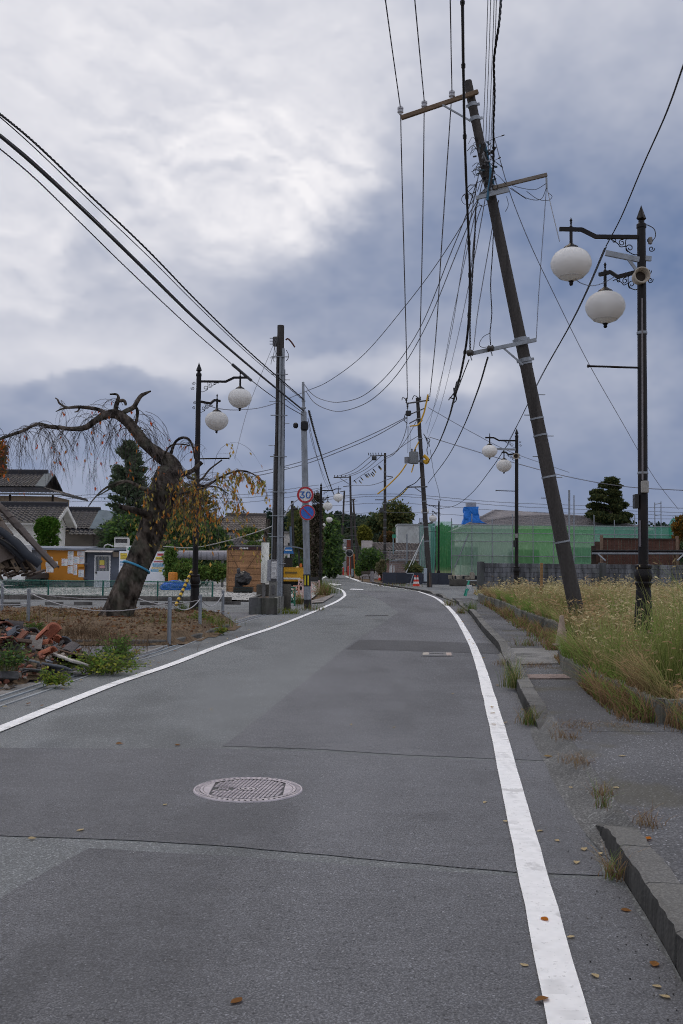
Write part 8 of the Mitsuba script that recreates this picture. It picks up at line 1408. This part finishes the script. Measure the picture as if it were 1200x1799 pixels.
# ------------------------------------------------------------------ manhole, hatches
c = G(436, 1388.5); R = .372; t = thing('manhole_cover', 'round cast iron manhole cover with toothed rim, in the dark asphalt band', 'manhole cover'); IR, DKI = (.46, .425, .455), (.055, .053, .058); c[2] = .0065
put('frame', MB().lathe([(R - .012, -.002), (R - .012, .006), (R, .006), (R + .004, -.002)], IR, c, 64), 'cast_iron', parent=t); put('plate', MB().lathe([(R - .014, 0), (0, 0.0001)][::-1], DKI, c, 64), 'cast_iron', parent=t)
def ring(r0, r1, z=.006, n=64, a0=0, a1=2 * math.pi):
    a = np.linspace(a0, a1, n + 1); v = np.vstack([np.column_stack([r0 * np.cos(a), r0 * np.sin(a), a * 0 + z]), np.column_stack([r1 * np.cos(a), r1 * np.sin(a), a * 0 + z])]); i = np.arange(n); return v + c, np.vstack([np.stack([i, i + n + 1, i + n + 2], 1), np.stack([i, i + n + 2, i + 1], 1)])
def raised(m, xy, z0=0, z1=.006): m.prism(np.asarray(xy) + c[:2], c[2] + z0, c[2] + z1, IR)
m = MB(); nT = 54
for k in range(nT): a0, a1 = 2 * math.pi * k / nT, 2 * math.pi * (k + .58) / nT; raised(m, [((R - .040) * math.cos(a0), (R - .040) * math.sin(a0)), ((R - .015) * math.cos(a0), (R - .015) * math.sin(a0)), ((R - .015) * math.cos(a1), (R - .015) * math.sin(a1)), ((R - .040) * math.cos(a1), (R - .040) * math.sin(a1))])
put('rim_teeth', m, 'cast_iron', parent=t, kind='stuff'); v, f = ring(R - .062, R - .044); put('rim_ring', MB().raw(v, f, IR), 'cast_iron', parent=t)
m = MB(); ri = R - .066
for sgn in (-1, 1):       # plain segments left and right
    a = np.linspace(-.62, .62, 20) + (math.pi if sgn < 0 else 0); xy = np.column_stack([ri * np.cos(a), ri * np.sin(a)]); raised(m, xy[::1])
put('side_field', m, 'cast_iron', parent=t, kind='stuff'); m = MB(); lim = ri * math.cos(.62) - .008; ca, sa = math.cos(.42), math.sin(.42); st = .0215
for a in np.arange(-18, 19):
    for b in np.arange(-18, 19):
        x, y = (a * st * 1.25) + b * st * .18, b * st
        if abs(x) > lim - .01 or math.hypot(x, y) > ri - .012 or math.hypot(x / 1.5, y) < .052 or (math.hypot(x + .175, y) < .075): continue
        w, h = .0086, .0072; raised(m, [(x - w, y - h), (x + w, y - h), (x + w + .003, y + h), (x - w + .003, y + h)])
put('grip_studs', m, 'cast_iron', parent=t, kind='stuff'); m = MB()
for s, r0, r1 in ((1.5, .040, .047), (1.5, .020, .033)):
    v, f = ring(r0, r1, n=40); v[:, 0] = c[0] + (v[:, 0] - c[0]) * s; m.raw(v, f, IR)
for dx, dy, w, h in ((0, 0, .018, .004), (0, .01, .006, .010), (0, -.01, .006, .008)): raised(m, [(dx - w, dy - h), (dx + w, dy - h), (dx + w, dy + h), (dx - w, dy + h)])
put('centre_emblem', m, 'cast_iron', parent=t); m = MB(); v, f = ring(.055, .062, n=30, a0=-2.6, a1=-.5); m.raw(v - A(.175, 0, 0), f, IR); v, f = ring(.055, .062, n=30, a0=.5, a1=2.6); m.raw(v - A(.175, 0, 0), f, IR)
for k in range(7): raised(m, [(-.205 + k * .01, -.03 + .012 * (k % 3)), (-.199 + k * .01, -.03 + .012 * (k % 3)), (-.196 + k * .01, .03 - .010 * (k % 2)), (-.202 + k * .01, .03 - .01 * (k % 2))])
put('crest', m, 'cast_iron', parent=t); m = MB(); raised(m, [(.262, -.012), (.30, -.012), (.30, .012), (.262, .012)], .006, .0075); raised(m, [(-.30, -.006), (-.285, -.006), (-.285, .006), (-.30, .006)], .006, .0064); put('lifting_slot', m, 'cast_iron', parent=t, kind='stuff')
h = thing('valve_hatch', 'small rectangular iron hatch with two pale plates in the right lane', 'hatch'); q = gpts([(739, 1153.5), (797, 1154.5), (795, 1146.5), (741, 1146)]); ctr = q.mean(0)
put('frame', MB().sheet(q, .012, (.10, .10, .105)), 'cast_iron', parent=h); f = lambda a, b_, z, col, nm: put(nm, MB().sheet([lerp(lerp(q[0], q[1], a), lerp(q[3], q[2], a), .18), lerp(lerp(q[0], q[1], b_), lerp(q[3], q[2], b_), .18), lerp(lerp(q[0], q[1], b_), lerp(q[3], q[2], b_), .82), lerp(lerp(q[0], q[1], a), lerp(q[3], q[2], a), .82)], z, col), 'cast_iron', parent=h)
f(.05, .24, .016, (.40, .36, .31), 'pale_plate'); f(.78, .95, .016, (.40, .32, .27), 'pale_plate'); f(.25, .77, .015, (.17, .165, .17), 'lid')
for k in range(6):
    e = .29 + .075 * k; cc = lerp(lerp(q[0], q[1], e + .02), lerp(q[3], q[2], e + .02), .5); put('character', MB().lathe([(.018, .0), (.034, .0)], (.04, .04, .042), (cc[0], cc[1], .02), 12).box((cc[0], cc[1], .0195), (.012, .10, .002), (.04, .04, .042)), 'plain', parent=h)
put('valve_hatch', MB().sheet(gpts([(641, 1082.6), (682, 1082.2), (682, 1080.8), (641, 1081.2)]), .012, (.05, .05, .052)), 'cast_iron', 'thin dark iron strip cover across the lane further up', 'hatch')
# ------------------------------------------------------------------ fallen leaves on the road, pebbles
LV = [(957, 1616, 0, 'orange leaf lying on the near white line'), (952, 1757, 1, 'pale brown leaf at the left rim of the near white line'), (1003, 1647, 2, 'large pale leaf just right of the white line'), (921, 1696, 2, 'pale flat leaf left of the white line, below the manhole row'), (1045, 1715, 2, 'curled cream leaf between line and kerb'), (1168, 1752, 2, 'long pale leaf near the kerb at the lower right corner'), (1154, 1734, 2, 'small cream leaf near the lower right kerb'), (1150, 1695, 1, 'rusty leaf tucked against the near kerb'), (1100, 1600, 1, 'brown leaf beside the near kerb'), (1026, 1493, 2, 'small folded leaf between line and sunken kerb'), (949, 1460, 2, 'tiny cream leaf right of the line'), (979, 1477, 2, 'narrow pale leaf right of the line'), (1013, 1516, 2, 'cream leaf above the asphalt seam'), (888, 1443, 2, 'cream leaf at the left rim of the line'), (852, 1410, 2, 'yellow white leaf in the dark band left of the line'), (56, 1474, 2, 'pale leaf on the left old asphalt strip'), (141, 1459, 2, 'pale leaf in the dark band at the left'), (290, 1414, 2, 'small pale leaf left of the manhole'), (312, 1309, 1, 'brown leaf on the seam above the manhole'), (371, 1246, 2, 'pale leaf on the old asphalt up the lane'), (795, 1219, 2, 'tiny pale leaf near the right line'), (692, 1278, 2, 'tiny pale leaf in the right lane'), (617, 1273, 2, 'tiny cream leaf in the middle of the lane'), (1055, 1500, 2, 'small cream leaf against the kerb end'), (415, 1760, 1, 'dark brown leaf fragment at the lower middle of the road'), (210, 1307, 1, 'thin brown leaf near the left seam'), (1003, 1384, 2, 'pale leaf on the concrete ramp'), (1082, 1384, 2, 'white leaf on the pavement'), (1093, 1328, 2, 'small white leaf on the pavement up from the ramp'), (1138, 1474, 0, 'rust red dry leaf cluster on the near pavement')]
def leaf_mesh(g, L, col):
    n = 7; t_ = np.linspace(0, 1, n); w = .30 * L * np.sin(np.pi * t_ ** .8) + .002; cu = .25 * L * (t_ - .5) ** 2 * g.uniform(.3, 1.6); m = MB(); mid = np.column_stack([(t_ - .5) * L, 0 * t_, cu]); up = g.uniform(.15, .6)
    v = np.vstack([mid, mid + np.column_stack([0 * t_, w, w * up]), mid + np.column_stack([0 * t_, -w, w * up * g.uniform(.2, 1)])]); i = np.arange(n - 1); return m.raw(v, np.vstack([np.stack([i, i + 1, i + n + 1], 1), np.stack([i, i + n + 1, i + n], 1), np.stack([i, i + 2 * n + 1, i + 1], 1), np.stack([i, i + 2 * n, i + 2 * n + 1], 1)]), col)
g = np.random.default_rng(91)
for px, py, kd, lb in LV:
    z = .125 if px > 1075 and py < 1500 else .035 if px == 1003 and py == 1384 else .0125 if 'line' in lb and 'the' in lb and kd < 2 or 'rim' in lb else .0062; q = G(px, py, z); L = {0: .052, 1: .052, 2: .045}[kd] * g.uniform(.7, 1.2) * (1.0 + .03 * max(0, q[1] - 5)); put('fallen_leaf', leaf_mesh(g, L, jit([(.45, .16, .03), (.30, .15, .06), (.62, .50, .30)][kd], .15)).xf(rotz(g.uniform(0, 6.28)), q + A(0, 0, .0005)), 'leaf', lb, 'fallen leaf', 'leaves fallen on road and pavement')
for k in range(46):
    y = g.uniform(8, 34); left = k % 3; x = float(LL(y) - g.uniform(.1, .55)) if left else float(KB(y) - g.uniform(.02, .5)); seg_ = ('before the tile heap', 'opposite the spreading weeds', 'beside the earth bed edging', 'near the concrete planter')[min(3, int((y - 8) / 6.5))] if left else ('by the sunken kerb ramp', 'beside the raised kerb below the pale slab', 'along the kerb past the pale slab', 'towards the bend')[min(3, int((y - 8) / 6.5))]; lab = (f'small dry leaf along the left drain {seg_}' if left else f'small dry leaf at the right kerb foot {seg_}'); put('fallen_leaf', leaf_mesh(g, g.uniform(.05, .08), jit([(.40, .28, .13), (.30, .15, .07), (.5, .42, .25)][k % 3], .2)).xf(rotz(g.uniform(0, 6.28)), A(x, y, .02)), 'leaf', lab, 'fallen leaf', ('leaves along the left drain ' if left else 'leaves along the right kerb ') + seg_)
m = MB(); ico = trimesh.creation.icosahedron()
for k in range(420):
    y = 2.6 + 12 * g.uniform() ** 1.6; x = float(KB(y)) - abs(g.normal(0, .22)) if k % 3 else float(RL(y) + g.normal(-1.2, 1.0)); s = g.uniform(.0015, .0045); m.flat(np.array(ico.vertices) * s * g.uniform(.6, 1.2, (12, 3)) + A(x, y, .008), np.array(ico.faces), jit([(.30, .30, .29), (.05, .05, .05), (.18, .17, .16)][k % 3], .3))
put('grit', m, 'weathered', 'loose grit and small stones on the road and along the kerb', 'grit', kind='stuff')
m = MB(); g = np.random.default_rng(95)
for k in range(2600):
    y = g.uniform(43, 74); x = g.uniform(-.42 * y, -1.9); s = g.uniform(.03, .07); m.flat(np.array(ico.vertices) * s * A(1, 1, .6) * g.uniform(.6, 1.2, (12, 3)) + A(x, y, .06), np.array(ico.faces), jit((.36, .36, .35), .3))
put('gravel', m, 'weathered', 'loose pale gravel stones in the yard behind the mesh fence', 'gravel', kind='stuff')
